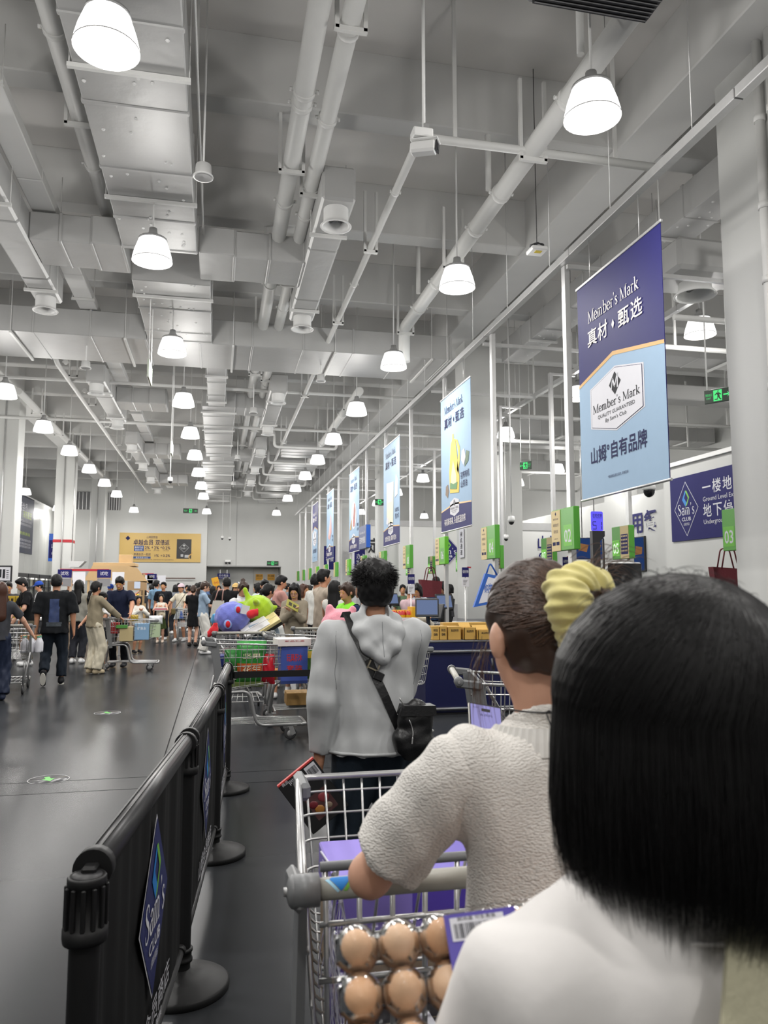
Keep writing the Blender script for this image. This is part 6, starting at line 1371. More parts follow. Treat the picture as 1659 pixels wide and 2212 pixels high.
for i in range(2): carton('blue tray of goods on the desk behind the yellow cartons, %s one' % ORD[i], 2.95+.5*i, 10.25, .887, (.42, .3, .05), 0, '2a78c0', open_top=True)
t = thing('hand_scanner', 'blue glowing scanner on the checkout desk', 'scanner', (3.1, 10.15, .887)); part('body', MB().ellip((0, 0, .09), (.06, .05, .08), 14, 10), mat('scanner blue', '2a3ad0', .3), t); part('lit_ring', MB().lathe([(.025, .0), (.035, .01), (.025, .02)], (0, -.045, .1), 12), emat('scanner glow', '4a6aff', 1.2), t); part('foot', MB().lathe([(0, 0), (.05, 0), (.04, .02), (0, .025)], n=14), M_DARK, t)
t = thing('tote_bag', 'blue and white shopping bag hanging by the lane 04 pole', 'bag', (3.78, 10.42, 1.28)); o_ = Vector((0, 0, 0)); part('bag_body', MB().prism([(-.2, -.02), (.13, .04), (.2, .42), (-.02, .46)], (0, 0, 0), (1, 0, 0), (0, 0, 1), (0, 1, 0), .06), mat('tote blue', '2a5cb0', .6), t); part('print_panel', flat(MB(), [(-.13, .03), (.08, .07), (.15, .38), (.02, .41)], (0, -.003, 0), (1, 0, 0), (0, 0, 1)), P_WHT, t); b = MB(); text(b, '购物', (.03, -.006, .2), (.98, 0, .16), (-.16, 0, .98), .1, .14, bold=.01); part('lettering', b, mat('tote blue', '2a5cb0', .6), t); part('strap', MB().bend([(0, .03, .44), (.06, .03, .62), (.18, .03, .42)], .012, .06, 6), mat('tote blue', '2a5cb0', .6), t)
def redbag(x, y, z, lb, rz=0):
    t = thing('tote_bag', lb, 'bag', (x, y, z), rz); part('bag_body', MB().prism([(-.2, 0), (.2, 0), (.24, .3), (-.24, .33)], (0, -.05, 0), (1, 0, 0), (0, 0, 1), (0, 1, 0), .1), mat('wine fabric', '5e1420', .7, bump=.2), t)
    for s in (-1, 1): part('handle', MB().bend([(-.12, s*.045, .3), (-.06, s*.045, .56), (.06, s*.045, .56), (.12, s*.045, .3)], .009, .05, 6), mat('wine fabric', '5e1420', .7), t)
rb = at(1574, 1265, Y=8.35); redbag(rb.x, 8.35, rb.z-.1, 'wine red tote bag hanging below lane box 03'); rb = at(930, 1290, Y=14); redbag(rb.x, 14, rb.z, 'wine red bag lifted between the shoppers at the far desks', .3)
# goods in the other carts
for i in range(6): 
    t = thing('white_bottle', 'white bottle in the cart by the woman with dark trousers, %s one' % ORD[i], 'bottle', (-2.78+.1*(i % 3), 12.35+.13*(i//3), .58), 0, 'white bottles in the far cart'); part('bottle_body', MB().lathe([(0, 0), (.045, 0), (.047, .02), (.047, .14), (.03, .18), (.018, .2), (.018, .22), (0, .22)], n=16), P_WHT, t); part('cap', MB().lathe([(.02, .215), (.02, .24), (0, .24)], n=12), mat('cap green', '3c7a5a', .5), t)
carton('brown bread box in the cart by the woman with dark trousers', -2.75, 12.65, .6, (.26, .22, .22), 0, 'a9764a')
carton('pale blue water pack in the navy polo man\'s cart', -1.35, 15.15, .58, (.26, .24, .3), 0, '7fa3c4', words=('矿泉水',), inkc='e8f0f8'); carton('cream patterned carton in the navy polo man\'s cart', -1.62, 15.1, .56, (.24, .24, .26), 0, 'b8a77c'); carton('red carton in the navy polo man\'s cart', -1.83, 15.12, .7, (.14, .16, .2), 0, 'b03030'); carton('green carton in the navy polo man\'s cart', -1.7, 15.0, .8, (.2, .1, .06), 5, '4a8c3a'); carton('pale green pack at the front of the navy polo man\'s cart', -1.12, 15.2, .62, (.18, .22, .24), 0, 'aebf9c')
pouch('white bag on top of the navy polo man\'s cart', -1.12, 15.25, .86, .26, .16, .16, 0, 'd8dadd')
pouch('golden snack bag under the hand of the man in navy', -1.5, 15.2, .92, .14, .12, .08, 10, 'a58a2a')
for i in range(3): 
    t = thing('green_bottle', 'green bottle in the cart behind the woman with the book, %s one' % ORD[i], 'bottle', (.85+.13*i, 13.65, .6), 0, 'green bottles'); part('bottle_body', MB().lathe([(0, 0), (.05, 0), (.052, .03), (.052, .24), (.025, .31), (.02, .38), (0, .38)], n=14), mat('bottle green', '1d4a24', .2), t); part('label', MB().lathe([(.053, .08), (.053, .18)], n=14), mat('label cream', 'd8d2a0'), t)
carton('blue and white milk carton in the cart of the striped woman', .7, 12.4, .6, (.2, .2, .3), 0, '6a8cc0'); carton('red carton beside the milk carton', .92, 12.5, .6, (.18, .2, .24), 0, 'b03a40')
# ================================================================ stalls in the far aisle
def stall_rail(x0, x1, y, z, lb, n=2, m_=None):
    t = thing('stall_rail', lb, 'rail', ((x0+x1)/2, y, 0)); w_ = (x1-x0)/2
    part('red_bar', MB().box(-w_, w_, -.02, .02, z-.03, z+.03, .005), M_RED, t)
    for s in (-1, 1): part('post', MB().box(s*w_*.55-.025, s*w_*.55+.025, -.025, .025, 0, z-.03), mat('post beige', 'b8a08a', .6), t)
    for i in range(n):
        x = -w_*.8+i*(1.6*w_/max(1, n-1)); part('price_card', MB().box(x-.17, x+.17, -.035, -.022, z-.2, z+.01), P_NAVY, t); part('price_card', MB().box(x-.16, x+.16, -.035, -.022, z-.42, z-.22), mat('card grey', '77777a', .5), t); part('price_card', MB().box(x+.2, x+.5, -.035, -.022, z-.36, z-.05), P_WHT, t)
        b = MB(); text(b, '试吃', (x, -.037, z-.13), (1, 0, 0), (0, 0, 1), .08, .2); part('lettering', b, P_WHT, t)
q0, q1 = at(130, 1231, Y=21), at(236, 1233, Y=21); stall_rail(q0.x, q1.x, 21, q0.z, 'dark red rail with price cards over the far stall')
q0, q1 = at(297, 1240, Y=30), at(332, 1243, Y=30); stall_rail(q0.x, q1.x, 30, q0.z, 'short dark red rail with price cards by the fruit')
c0 = at(253, 1250, Y=24)
t = thing('stall_hut', 'cardboard hut with pitched roof over the far stall', 'stall', (c0.x, 24, 0)); mc_ = mat('kraft board', 'c9a97c', .7, var=.05)
for s in (-1, 1):
    for yy in (-.5, .5): part('post', MB().box(s*.72-.03, s*.72+.03, yy-.03, yy+.03, 0, 2.0), mc_, t)
part('roof_slope', MB().prism([(-.85, 1.78), (.35, 1.78), (.3, 2.22), (-.62, 2.22)], (0, -.56, 0), (1, 0, 0), (0, .0, 1), (0, 1, 0), .03), mc_, t); part('roof_slope', MB().prism([(.35, 1.78), (.95, 1.72), (.62, 2.15), (.3, 2.22)], (0, -.56, 0), (1, 0, 0), (0, 0, 1), (0, 1, 0), .03), mc_, t)
part('roof_top', MB().box(-.62, .55, -.53, .5, 2.2, 2.3, .01), mc_, t); part('chimney', MB().box(.05, .42, -.2, .1, 2.3, 2.55, .01), mc_, t); part('fascia', MB().box(.36, .9, -.56, -.53, 1.5, 1.76), mat('kraft dark', 'a88a66', .7), t); part('lit_badge', MB().box(.55, .72, -.575, -.56, 1.55, 1.75, .02), emat('badge white', 'dfe8f8', 1.0), t); part('side_board', MB().box(-.8, .8, .48, .52, 0, 1.1), mc_, t)
t = thing('exhaust_hood', 'small grey metal hood by the red-banded column', 'hood', (at(164, 1222, Y=30).x, 30.0, 2.35)); part('hood', MB().prism([(-.25, 0), (.1, 0), (.3, .22), (-.25, .22)], (0, 0, 0), (1, 0, 0), (0, 0, 1), (0, 1, 0), .5), M_STEEL, t); part('hanger', MB().tube([(-.2, .25, .2), (-.2, .25, 5.45)], .015, 6), M_STEEL, t)
c1 = at(65, 1310, Y=17.6)
for i in range(2):
    for j in range(3):
        t = carton('yellow bottle carton on the stall, level %s position %s' % (ORD[i], ORD[j]), c1.x-.62+.26*j, 17.4, .92+.24*i, (.25, .2, .22), 0, 'b89a2c', group='yellow bottle cartons on the stall')
        for k_ in range(3): part('window', MB().box(-.1+.075*k_, -.055+.075*k_, -.103, -.1, .05, .17), mat('bottle dark', '3a2c18', .3), t)
t = thing('stall_table', 'long stall table in the far aisle under the yellow cartons', 'table', (-4.6, 17.5, 0)); part('tabletop', MB().box(-1.2, 1.2, -.35, .35, .88, .92), M_WHITE, t)
for sx in (-1, 1):
    for sy in (-1, 1): part('leg', MB().box(sx*1.1-.02, sx*1.1+.02, sy*.3-.02, sy*.3+.02, 0, .88), M_STEEL, t)
carton('bright orange crate behind the man in the black tee', at(101, 1280, Y=19).x, 19.1, 1.241, (.26, .2, .16), 5, 'e0681c', open_top=True); carton('bright orange crate on the far stall', at(150, 1275, Y=20.5).x, 20.3, 1.241, (.24, .2, .12), -5, 'e0681c')
t = thing('stall_table', 'long table of the far aisle holding orange crates', 'table', (-3.3, 20.2, 0)); part('tabletop', MB().box(-1.0, 1.2, -1.3, .5, 1.2, 1.24), M_WHITE, t)
for sx in (-.9, 1.1):
    for sy in (-1.2, .4): part('leg', MB().box(sx-.02, sx+.02, sy-.02, sy+.02, 0, 1.2), M_STEEL, t)
t = thing('fruit_table', 'far display table heaped with yellow and green fruit', 'table', (-2.9, 31.0, 0)); part('tabletop', MB().box(-1.3, 1.5, -.5, .5, .95, 1.0), M_WHITE, t); part('skirt_board', MB().box(-1.3, 1.5, -.5, -.47, .1, .95), mat('kraft dark', 'a88a66', .7), t)
r_ = random.Random(5)
for i in range(70):
    lay = 0 if i < 34 else 1 if i < 56 else 2; x_ = -4.1+(i*.618 % 1)*(2.6-.4*lay)+.2*lay; y_ = 30.6+r_.random()*.6; t = thing('fruit', '%s fruit heaped on the far display table' % ('yellow', 'green', 'orange')[i % 3], 'fruit', (x_, y_, 1.07+.11*lay), r_.random()*6, 'fruit on the far display table')
    o = lnk('fruit_body', UNIT, mat(('fruit yellow', 'fruit green', 'fruit orange')[i % 3], ('d8b51c', '6f9c2a', 'd98a1c')[i % 3], .4), t); o.scale = (.085, .075, .075); part('stalk', MB().tube([(0, 0, .07), (.01, 0, .09)], .006, 5), mat('stalk', '4a3a1c'), t)
# ================================================================ the shoppers
from mathutils.bvhtree import BVHTree
def person_at(u, Y, label, **k):
    return person(label, at(u, 1275, Y=Y).x, Y, **k)
def patch(obj, test, m, name, off=.004, side=-1):
    """print or panel lying on a garment: the faces that pass the test, lifted a little off the cloth"""
    me = obj.data; n = len(me.vertices); co = np.empty(n*3, np.float32); me.vertices.foreach_get('co', co); co = co.reshape(-1, 3); no = np.empty(n*3, np.float32); me.vertices.foreach_get('normal', no); no = no.reshape(-1, 3)
    q = np.empty(len(me.polygons)*4, np.int32); me.loops.foreach_get('vertex_index', q); q = q.reshape(-1, 4); c = co[q].mean(1); nn = no[q].mean(1)
    k = (nn[:, 1]*side > .1)&test(c[:, 0], c[:, 2]) if side else test(c[:, 0], c[:, 2]); q = q[k]; us, inv = np.unique(q, return_inverse=True)
    o = lnk(name, raw_mesh(name, co[us]+no[us]*off, inv.reshape(-1, 4)), m, obj); return o
def bvh(o): me = o.data; return BVHTree.FromPolygons([v.co for v in me.vertices], [p.vertices for p in me.polygons])
def drape(tree, pts, off=.008, side=-1):
    out = []
    for x, z in pts:
        h = tree.ray_cast(Vector((x, side*1.0, z)), Vector((0, -side, 0))); out.append((h[0]+Vector((0, side*off, 0))) if h[0] else Vector((x, side*.13, z)))
    return out
def strip(mb, P, w_, nrm, th=.004):
    P = [Vector(p) for p in P]; vs = []
    for i, p in enumerate(P):
        d = (P[min(i+1, len(P)-1)]-P[max(i-1, 0)]).normalized(); n_ = Vector(nrm(p) if callable(nrm) else nrm); s_ = d.cross(n_).normalized()*w_/2; t_ = n_.normalized()*th
        vs += [p-s_, p+s_, p+s_+t_, p-s_+t_]
    fs = [(i*4+a, i*4+(a+1) % 4, i*4+4+(a+1) % 4, i*4+4+a) for i in range(len(P)-1) for a in range(4)]
    return mb.add(vs, fs+[(0, 1, 2, 3), tuple(len(vs)-4+a for a in range(4))])
def stripes(name, a, b_, sc):
    m = mat(name, a, .85, var=0); nt = m.node_tree; N = nt.nodes; L = nt.links; tc = N.new('ShaderNodeTexCoord'); wv = N.new('ShaderNodeTexWave'); wv.bands_direction = 'Z'; wv.inputs['Scale'].default_value = sc; wv.inputs['Distortion'].default_value = 3; wv.inputs['Detail'].default_value = 1
    cr = N.new('ShaderNodeValToRGB'); cr.color_ramp.interpolation = 'CONSTANT'; cr.color_ramp.elements[0].color = lin(a); cr.color_ramp.elements[1].color = lin(b_); cr.color_ramp.elements[1].position = .5
    L.new(tc.outputs['Object'], wv.inputs['Vector']); L.new(wv.outputs['Fac'], cr.inputs['Fac']); L.new(cr.outputs[0], N['Principled BSDF'].inputs['Base Color']); return m
pa = person_at
pa(2, 11.5, 'woman with long dark auburn hair and wide navy trousers leaning on a cart', face=18, h=1.6, top='tee', tc='3a3b40', bot='wide', bc='20283c', hair='long', hc='auburn', female=True, L='hang', R='side', skin='light', shoe='20283c')
rt, d = pa(122, 13.2, 'broad man walking away in a black tee with a blue back print', face=4, h=1.74, top='loose', tc='0f1216', bot='pants', bc='1a222c', shoe='15161a', hair='short', wide=1.16, lift=0, stride=.08, L='hang', R='hang', skin='mid', sole='e0ddd4')
patch(d['top'], lambda x, z: (abs(x) < .075-.03*(z-1.05)) & (z > 1.0) & (z < 1.36), mat('print blue', '26365e', .7, var=.5, vs=16), 'back_print'); patch(d['top'], lambda x, z: (abs(x) < .11) & (z > .93) & (z < 1.0), mat('print grey', '2c333a', .7, var=.7, vs=30), 'back_print')
pa(207, 14.75, 'woman in a taupe sweater and loose cream trousers, hair in a low ponytail', face=-42, h=1.65, top='long', tc='8f8570', bot='wide', bc='cfc7b2', hair='low_tail', female=True, L='push', R='push', nod=8, shoe='c8b89a')
pa(262, 15.95, 'man in a navy polo shirt bending over his cart', face=172, h=1.77, top='polo', tc='151c33', bot='slim', bc='111318', hair='short', L='reach', R='low', nod=28, lean=8, wide=1.08, shoe='2a2a2e', skin='mid')
pa(68, 17.55-.9, 'young man in black leaning over the yellow bottle cartons', face=115, h=1.76, top='tee', tc='101114', bot='pants', bc='5c574a', hair='short', L='low', R='low', nod=25, lean=14, skin='light')
pa(18, 18.6, 'worker with short hair seen between long hair and yellow cartons', face=190, h=1.68, top='tee', tc='2a2a2e', hair='short', skin='tan', nod=15)
pa(171, 16.9, 'long-haired woman in a grey hooded top, back turned', face=-8, h=1.7, top='long', tc='8f8d84', bot='pants', bc='2a2c33', hair='long_loose', female=True)
pa(222, 15.35, 'boy in a white tee between the taupe sweater and the navy polo', face=150, h=1.44, top='tee', tc='d5d5d5', bot='shorts', bc='33363c', hair='short', L='push', R='push')
pa(86, 23, 'worker in white with a blue cap by the fridges', face=110, h=1.72, top='tee', tc='d8d8da', bc='22252c', hair='short', extras=(('cap', '2648a0'),), nod=15)
pa(150, 22.4, 'man in a dark tee looking sideways beyond the orange crates', face=205, h=1.78, top='tee', tc='22262a', hair='short', skin='mid')
pa(239, 25, 'worker in a blue cap behind the counter of the cardboard hut', face=180, h=1.66, top='shirt', tc='c8ccd4', hair='short', extras=(('cap', '1d3c8c'),), nod=15)
pa(299, 19.4, 'child in a white blouse and dark red skirt', face=-150, h=1.34, top='long', tc='d8d4cc', bot='skirt', bc='5a1620', hair='bob', female=True, L='chest', R='chest', shoe='1c1c20')
pa(338, 25, 'man in a light blue tee, back of his head showing', face=-35, h=1.8, top='tee', tc='7fa6c8', hair='short')
pa(353, 24.3, 'man in a navy tee standing behind the girl', face=168, h=1.74, top='tee', tc='14181f', bc='1a1c22', hair='short', skin='mid', wide=1.05)
pa(311, 26.5, 'girl in a dark tee holding both arms up to take a picture', face=10, h=1.55, top='tee', tc='3a3a3e', bot='pants', bc='6a6250', hair='bob', female=True, L='up', R='up')
pa(327, 28, 'woman in white with hair in a bun by the fruit', face=30, h=1.68, top='tee', tc='d0cdc8', bc='5c5148', hair='bun', female=True)
rt, d = pa(349, 23.0, 'little girl in a white top and green tulle skirt', face=178, h=1.36, top='tank', tc='d8d4c8', bot='tulle', bc='3d4a26', hair='bob', hc='black', female=True, L='chest', R='chest', skin='light', shoe='d8c8b8')
pa(391, 23.4, 'woman in a pale cap, cream polo shirt and black shorts', face=160, h=1.66, top='polo', tc='cfc8b6', bot='shorts', bc='1c1d22', hair='short', female=True, extras=(('cap', 'c9b4bd'),), L='low', R='side', stride=.12)
pa(418, 21.3, 'woman in a short black dress seen from behind', face=-12, h=1.62, top='dress', tc='0d0e11', bot=None, hair='low_bun', hc='brown', female=True, L='push', R='push', skin='light', shoe='14110f')
pa(440, 18.7, 'woman in a light blue shirt and white wide trousers looking at her phone', face=-78, h=1.7, top='polo', tc='8fa3b8', bot='wide', bc='d8d6d0', hair='low_tail', hc='brown', female=True, L='phone', R='phone', nod=18, extras=(('clip', 'e8e8e8'),), skin='light')
rt, d = pa(489, 16.4, 'heavy-set man in black with a white tote bag on his shoulder', face=14, h=1.76, top='tee', tc='101114', bc='20242c', hair='short', wide=1.15, L='hang', R='phone')
pa(523, 12.3, 'woman in a white blouse with a high bun looking down', face=-158, h=1.63, top='shirt', tc='d0d2d4', bot='pants', bc='2c2e34', hair='bun', hc='brown', female=True, nod=22, L='low', R='low', extras=(('clip', 'e8e8e8'),))
pa(587, 10.9, 'small boy in white seen from behind beside the plush cart', face=-8, h=1.2, top='tee', tc='cfd0cc', bot='shorts', bc='3c4048', hair='short')
pa(579, 12.1, 'woman in a brown and black striped tee with a ponytail', face=-62, h=1.59, top='tee', tc=stripes('tiger stripes', '171312', '5a4038', 9), bc='26262c', hair='pony', female=True, L='push', R='push', nod=8)
pa(571, 15.3, 'smiling man in a white shirt behind the striped tee', face=-165, h=1.7, top='shirt', tc='c4cad4', bc='22252c', hair='short', nod=10)
pa(604, 14.2, 'young man in a pale pink tee in profile', face=-78, h=1.76, top='loose', tc='b98a82', bc='3a3a40', hair='short', L='phone', R='phone', nod=15)
pa(637, 11.4, 'woman in glasses and a taupe dress reading a yellow book', face=165, h=1.6, top='long', tc='8d8474', bot='long_skirt', bc='c0b8a4', hair='long', female=True, L=((-.02, .26, 1.28), (.8, -.3, -1)), R=((-.02, .26, 1.28), (.8, -.3, -1)), nod=26, extras=('glasses',), skin='light')
pa(657, 13.6, 'auburn-haired woman reaching sideways behind the reader', face=-130, h=1.6, top='tank', tc='b8a992', bot='skirt', bc='6a6258', hair='bob', hc='auburn', female=True, L='reach', R='hang')
pa(684, 13.3, 'man in a white tee half hidden by the man in beige', face=-55, h=1.77, top='tee', tc='cfcfca', bc='24262c', hair='short')
pa(700, 11.7, 'tall man in a beige tee and glasses in profile', face=-72, h=1.81, top='loose', tc='a89c8e', bot='pants', bc='16171b', hair='short', extras=('glasses',), wide=1.06, L='push', R='low')
pa(723, 10.9, 'woman with very long black hair in a white sleeveless top', face=-25, h=1.63, top='tank', tc='d0cec8', bot='pants', bc='6a6a70', hair='long', female=True, L='push', R='push')
rt, d = pa(752, 8.9, 'worker in a bright green vest with a patterned hair clip', face=118, h=1.58, top='tee', tc='1c2a4a', bot='pants', bc='22252c', hair='low_bun', hc='brown', female=True, L='low', R='low', nod=12, extras=(('clip', '20201f'),))
patch(d['top'], lambda x, z: (z > .9) & (z < 1.43) & (abs(x) < .15), mat('vest green', '7fd81c', .7, var=.05), 'safety_vest', .008, 0)
rt, d = pa(555, 21.5, 'far worker in a bright green vest', face=110, h=1.66, top='tee', tc='d0d0d0', hair='short', L='low', R='phone'); patch(d['top'], lambda x, z: (z > .9) & (abs(x) < .16), mat('vest green', '7fd81c', .7, var=.05), 'safety_vest', .008, 0)
pa(509, 19.6, 'woman in a straw-coloured cap behind the woman with the bun', face=175, h=1.64, top='tee', tc='9aa0a6', hair='bob', female=True, extras=(('cap', 'c4a46a'),))
pa(556, 17.8, 'woman in cream with long loose hair in front of the far green vest', face=60, h=1.66, top='long', tc='b8ae9c', hair='long_loose', female=True)
pa(434, 24.5, 'woman with long dark hair behind the light blue shirt', face=-40, h=1.74, top='tee', tc='4a4a50', hair='long', female=True)
pa(411, 29, 'woman in pale pink with a low bun at the back of the hall', face=-60, h=1.66, top='tee', tc='b89a94', hair='low_bun', female=True)
pa(427, 28, 'man in grey blue at the back of the hall', face=-70, h=1.74, top='tee', tc='5c6670', hair='short')
pa(386, 31, 'man with black hair far behind the pale cap', face=170, h=1.76, top='tee', tc='4a5058', hair='short'); pa(379, 27.5, 'woman with a black bob beside the pale cap', face=20, h=1.68, top='tee', tc='7a7f86', hair='bob', female=True)
pa(460, 23.5, 'woman in charcoal behind the man with the tote bag', face=-20, h=1.62, top='tee', tc='2c2d31', hair='bob', female=True); pa(473, 29, 'woman in grey far behind the tote bag, facing us', face=178, h=1.66, top='tee', tc='7f868c', hair='bob', female=True)
pa(404, 33, 'man far off near the price rail', face=200, h=1.7, top='tee', tc='30353c', hair='short'); pa(452, 33, 'man in a mid blue tee far off by the back opening', face=10, h=1.7, top='tee', tc='4a5f86', hair='short')
# shoppers at the desks
pa(903, 13.3, 'woman in a white puff-sleeved top looking down at a child', face=140, h=1.62, top='tee', tc='c8ccd2', bot='pants', bc='3c4450', hair='bob', female=True, L='reach', R='low', nod=30)
pa(884, 12.9, 'woman in pale pink bending beside the thin placard', face=-60, h=1.58, top='tee', tc='c0a5ab', bc='3c3c44', hair='short', female=True, nod=20, L='low', R='low')
pa(907, 11.9, 'small child leaning on a cart by the till monitor', face=-50, h=1.3, top='tee', tc='b8b0a0', bot='shorts', bc='4a4a44', hair='bob', female=True, L='chest', R='chest', nod=20)
pa(942, 15.2, 'man in a blue jacket carrying a wine red bag', face=-14, h=1.76, top='long', tc='2c4468', bc='1c2028', hair='short', R='low'); pa(926, 16.6, 'man in black behind the blue jacket', face=30, h=1.7, top='tee', tc='17181b', hair='short'); pa(961, 14.6, 'woman in black facing left by the grey pole', face=95, h=1.66, top='long', tc='141518', bc='2a2a30', hair='bob', female=True, L='reach', R='reach', nod=20)
pa(970, 18.5, 'woman with dark hair farthest along the desks', face=60, h=1.64, top='tee', tc='4a4a4e', hair='bob', female=True); pa(870, 17.5, 'woman in a green flowered blouse beyond the placard', face=170, h=1.62, top='tee', tc='5c7258', hair='pony', female=True)
pa(622, 24, 'man in a grey tee far behind the pink tee', face=-80, h=1.7, top='tee', tc='74787c', hair='short'); pa(670, 20, 'woman in pale blue at a far desk', face=-100, h=1.62, top='tee', tc='8ea2b8', hair='bob', female=True); pa(655, 27, 'man in white at the farthest desks', face=-100, h=1.72, top='tee', tc='c8c8c8', hair='short')
# what they carry
c = at(478, 1275, Y=16.05); t = thing('tote_bag', 'white tote bag with pink straps on the shoulder of the man in black', 'bag', (c.x-.06, 16.1, .95)); part('bag_body', MB().prism([(-.16, 0), (.16, 0), (.12, .34), (-.1, .34)], (0, -.05, 0), (1, 0, 0), (0, 0, 1), (0, 1, 0), .1), cloth('c9c5bd'), t); b = MB(); b.bend([(-.07, -.04, .33), (.0, -.03, .56), (.1, .1, .56)], .012, .05, 6).bend([(.08, -.05, .33), (.1, -.03, .56), (.12, .1, .56)], .012, .05, 6); part('strap', b, mat('strap pink', 'b98f86', .7), t)
c = at(632, 1308, Y=11.1); t = thing('book', 'yellow patterned book held up by the woman in glasses', 'book', (c.x, 11.1, c.z), math.radians(8)); ex_, ey_, ez_ = Vector((.8, 0, -.45)), Vector((.28, .45, .8)), Vector((.2, -.9, .35)); part('cover', MB().obox((0, 0, 0), ex_.normalized(), ey_.normalized(), ez_.normalized(), (.2, .12, .015), .003), mat('book yellow', 'a8a24a', .5), t)
for s in (-.045, .035): part('cover_print', MB().obox(ex_*s+ez_*.009, ex_.normalized(), ey_.normalized(), ez_.normalized(), (.05, .05, .003)), mat('book dark', '3a3626', .6), t)
c = at(347, 1315, Y=22.7); carton('pink and white box in the arms of the little girl', c.x, 22.72, c.z-.05, (.3, .2, .09), -8, 'dcd8d0', band=('c86a78', .2, .7)); t = thing('handbag', 'small cream handbag in front of the little girl', 'bag', (c.x+.04, 22.68, .72)); part('bag_body', MB().ellip((0, 0, .08), (.1, .04, .09), 14, 8), cloth('bfb49c'), t); part('bag_mark', MB().tube([(0, -.041, .08), (0, -.045, .08)], .02, 10), mat('brown dot', '5a3a28', .6), t); part('handle', MB().bend([(-.06, 0, .14), (0, 0, .26), (.06, 0, .14)], .008, .05, 6), cloth('bfb49c'), t)
c = at(378, 1320, Y=23.1); t = thing('crossbody_bag', 'olive crossbody bag of the woman in the pale cap', 'bag', (c.x, 23.05, c.z-.1)); part('bag_body', MB().box(-.11, .11, -.04, .04, 0, .18, .03), cloth('6a5f40'), t); part('strap', MB().bend([(0, 0, .17), (.3, -.12, .62), (.36, .0, .7)], .008, .1, 6), cloth('5a5036'), t)
c = at(386, 1326, Y=22.6); t = thing('shopping_bag', 'white and blue shopping bag on the cart by the pale cap', 'bag', (c.x, 22.55, c.z-.15)); part('bag_body', MB().prism([(-.14, 0), (.14, .02), (.1, .32), (-.02, .36)], (0, 0, 0), (1, 0, 0), (0, 0, 1), (0, 1, 0), .06), cloth('bfc4c8', .5), t); part('print_panel', MB().prism([(.02, .01), (.14, .02), (.1, .2), (.05, .24)], (0, -.003, 0), (1, 0, 0), (0, 0, 1), (0, 1, 0), .003), mat('tote blue', '2a5cb0', .6), t); part('handle', MB().bend([(0, .03, .34), (.03, .03, .46), (.08, .03, .33)], .007, .04, 5), cloth('bfc4c8', .5), t)
# ================================================================ the three people in the queue just ahead
def knit_mat():
    m = mat('boucle knit', 'f0ece6', .95, var=.05, vs=30, sheen=.25); nt = m.node_tree; N = nt.nodes; L = nt.links; b = N['Principled BSDF']; tc = N.new('ShaderNodeTexCoord')
    vo = N.new('ShaderNodeTexVoronoi'); vo.inputs['Scale'].default_value = 290; mp = N.new('ShaderNodeMapping'); mp.inputs['Scale'].default_value = (.6, .6, 1.35)
    nz = N.new('ShaderNodeTexNoise'); nz.inputs['Scale'].default_value = 420; nz.inputs['Detail'].default_value = 3; ad = N.new('ShaderNodeMath'); ad.operation = 'SUBTRACT'
    L.new(tc.outputs['Object'], mp.inputs[0]); L.new(mp.outputs[0], vo.inputs['Vector']); L.new(mp.outputs[0], nz.inputs['Vector']); L.new(nz.outputs['Fac'], ad.inputs[0]); L.new(vo.outputs['Distance'], ad.inputs[1])
    bp = N.new('ShaderNodeBump'); bp.inputs['Strength'].default_value = .75; bp.inputs['Distance'].default_value = .005; L.new(ad.outputs[0], bp.inputs['Height']); L.new(bp.outputs[0], b.inputs['Normal']); return m
def on_head(C, R, dirs, k): return C+dirs/np.linalg.norm(dirs, axis=-1, keepdims=True)*R*k
def slerp_path(a, b, K, bulge=None):
    t = np.linspace(0, 1, K)[None, :, None]; p = a[:, None]*(1-t)+b[:, None]*t; return p/np.linalg.norm(p, axis=2, keepdims=True)
# ---- the man in the grey jacket
MX, MY = at(808, 1275, Y=3.3).x, 3.3
M_JACK = cloth('b6b8b9', .6, 'jacket grey', bump=.06, bs=14)
rt, d = person('man in a pale grey hooded jacket with black crossbody strap, back turned', MX, MY, face=3, h=1.615, top='long', tc=M_JACK, bot='pants', bc='2a343f', shoe='2a2a2c', hair=None, skin='mid',
               L=((.255, .02, .72), (.6, -1, 0)), R=((.08, .3, 1.0), (.3, -1, -.2)), wide=1.1, res=.0075, turn=-4)
s = d['s']; top = d['top']; hd = d['hd']
f = Field((-.16, -.22, 1.1), (.16, .12, 1.5), .006)
P = [(-.066, .05, 1.375), (-.088, -.02, 1.372), (-.084, -.085, 1.325), (-.055, -.125, 1.262), (0, -.142, 1.215), (.055, -.125, 1.262), (.084, -.085, 1.325), (.088, -.02, 1.372), (.066, .05, 1.375)]
f.chain(P, [.022, .025, .026, .025, .022, .025, .026, .025, .022], .03); f.ell((0, -.1, 1.315), (.08, .046, .085), .04); f.cone((0, -.02, 1.39), (0, -.03, 1.33), .075, .09, .02, sq=((0, 1, 0), 1.1)); f.ell((0, .02, 1.42), (.055, .062, .1), .01, sub=True); f.ell((0, -.055, 1.405), (.05, .035, .05), .015, sub=True)
f.chain([(-.055, -.1, 1.36), (-.036, -.138, 1.29), (0, -.15, 1.25), (.036, -.138, 1.29), (.055, -.1, 1.36)], [.007]*5, .02)
f.warp(lambda X, Y, Z: .0018*np.sin(X*40+Z*70+Y*30)+.001*np.sin(Z*90-X*40)); hood = lnk('hood', f.mesh('hood'), M_JACK, rt)
part('hood_seam', MB().tube(drape(bvh(hood), [(0, 1.225+.012*i) for i in range(13)], .0005), .001, 4), mat('seam grey', '74777a', .7), hood)
hp = .85*1.615/1.7*s*1.0
b = MB(); tr = bvh(top); zq = .86*s+.012
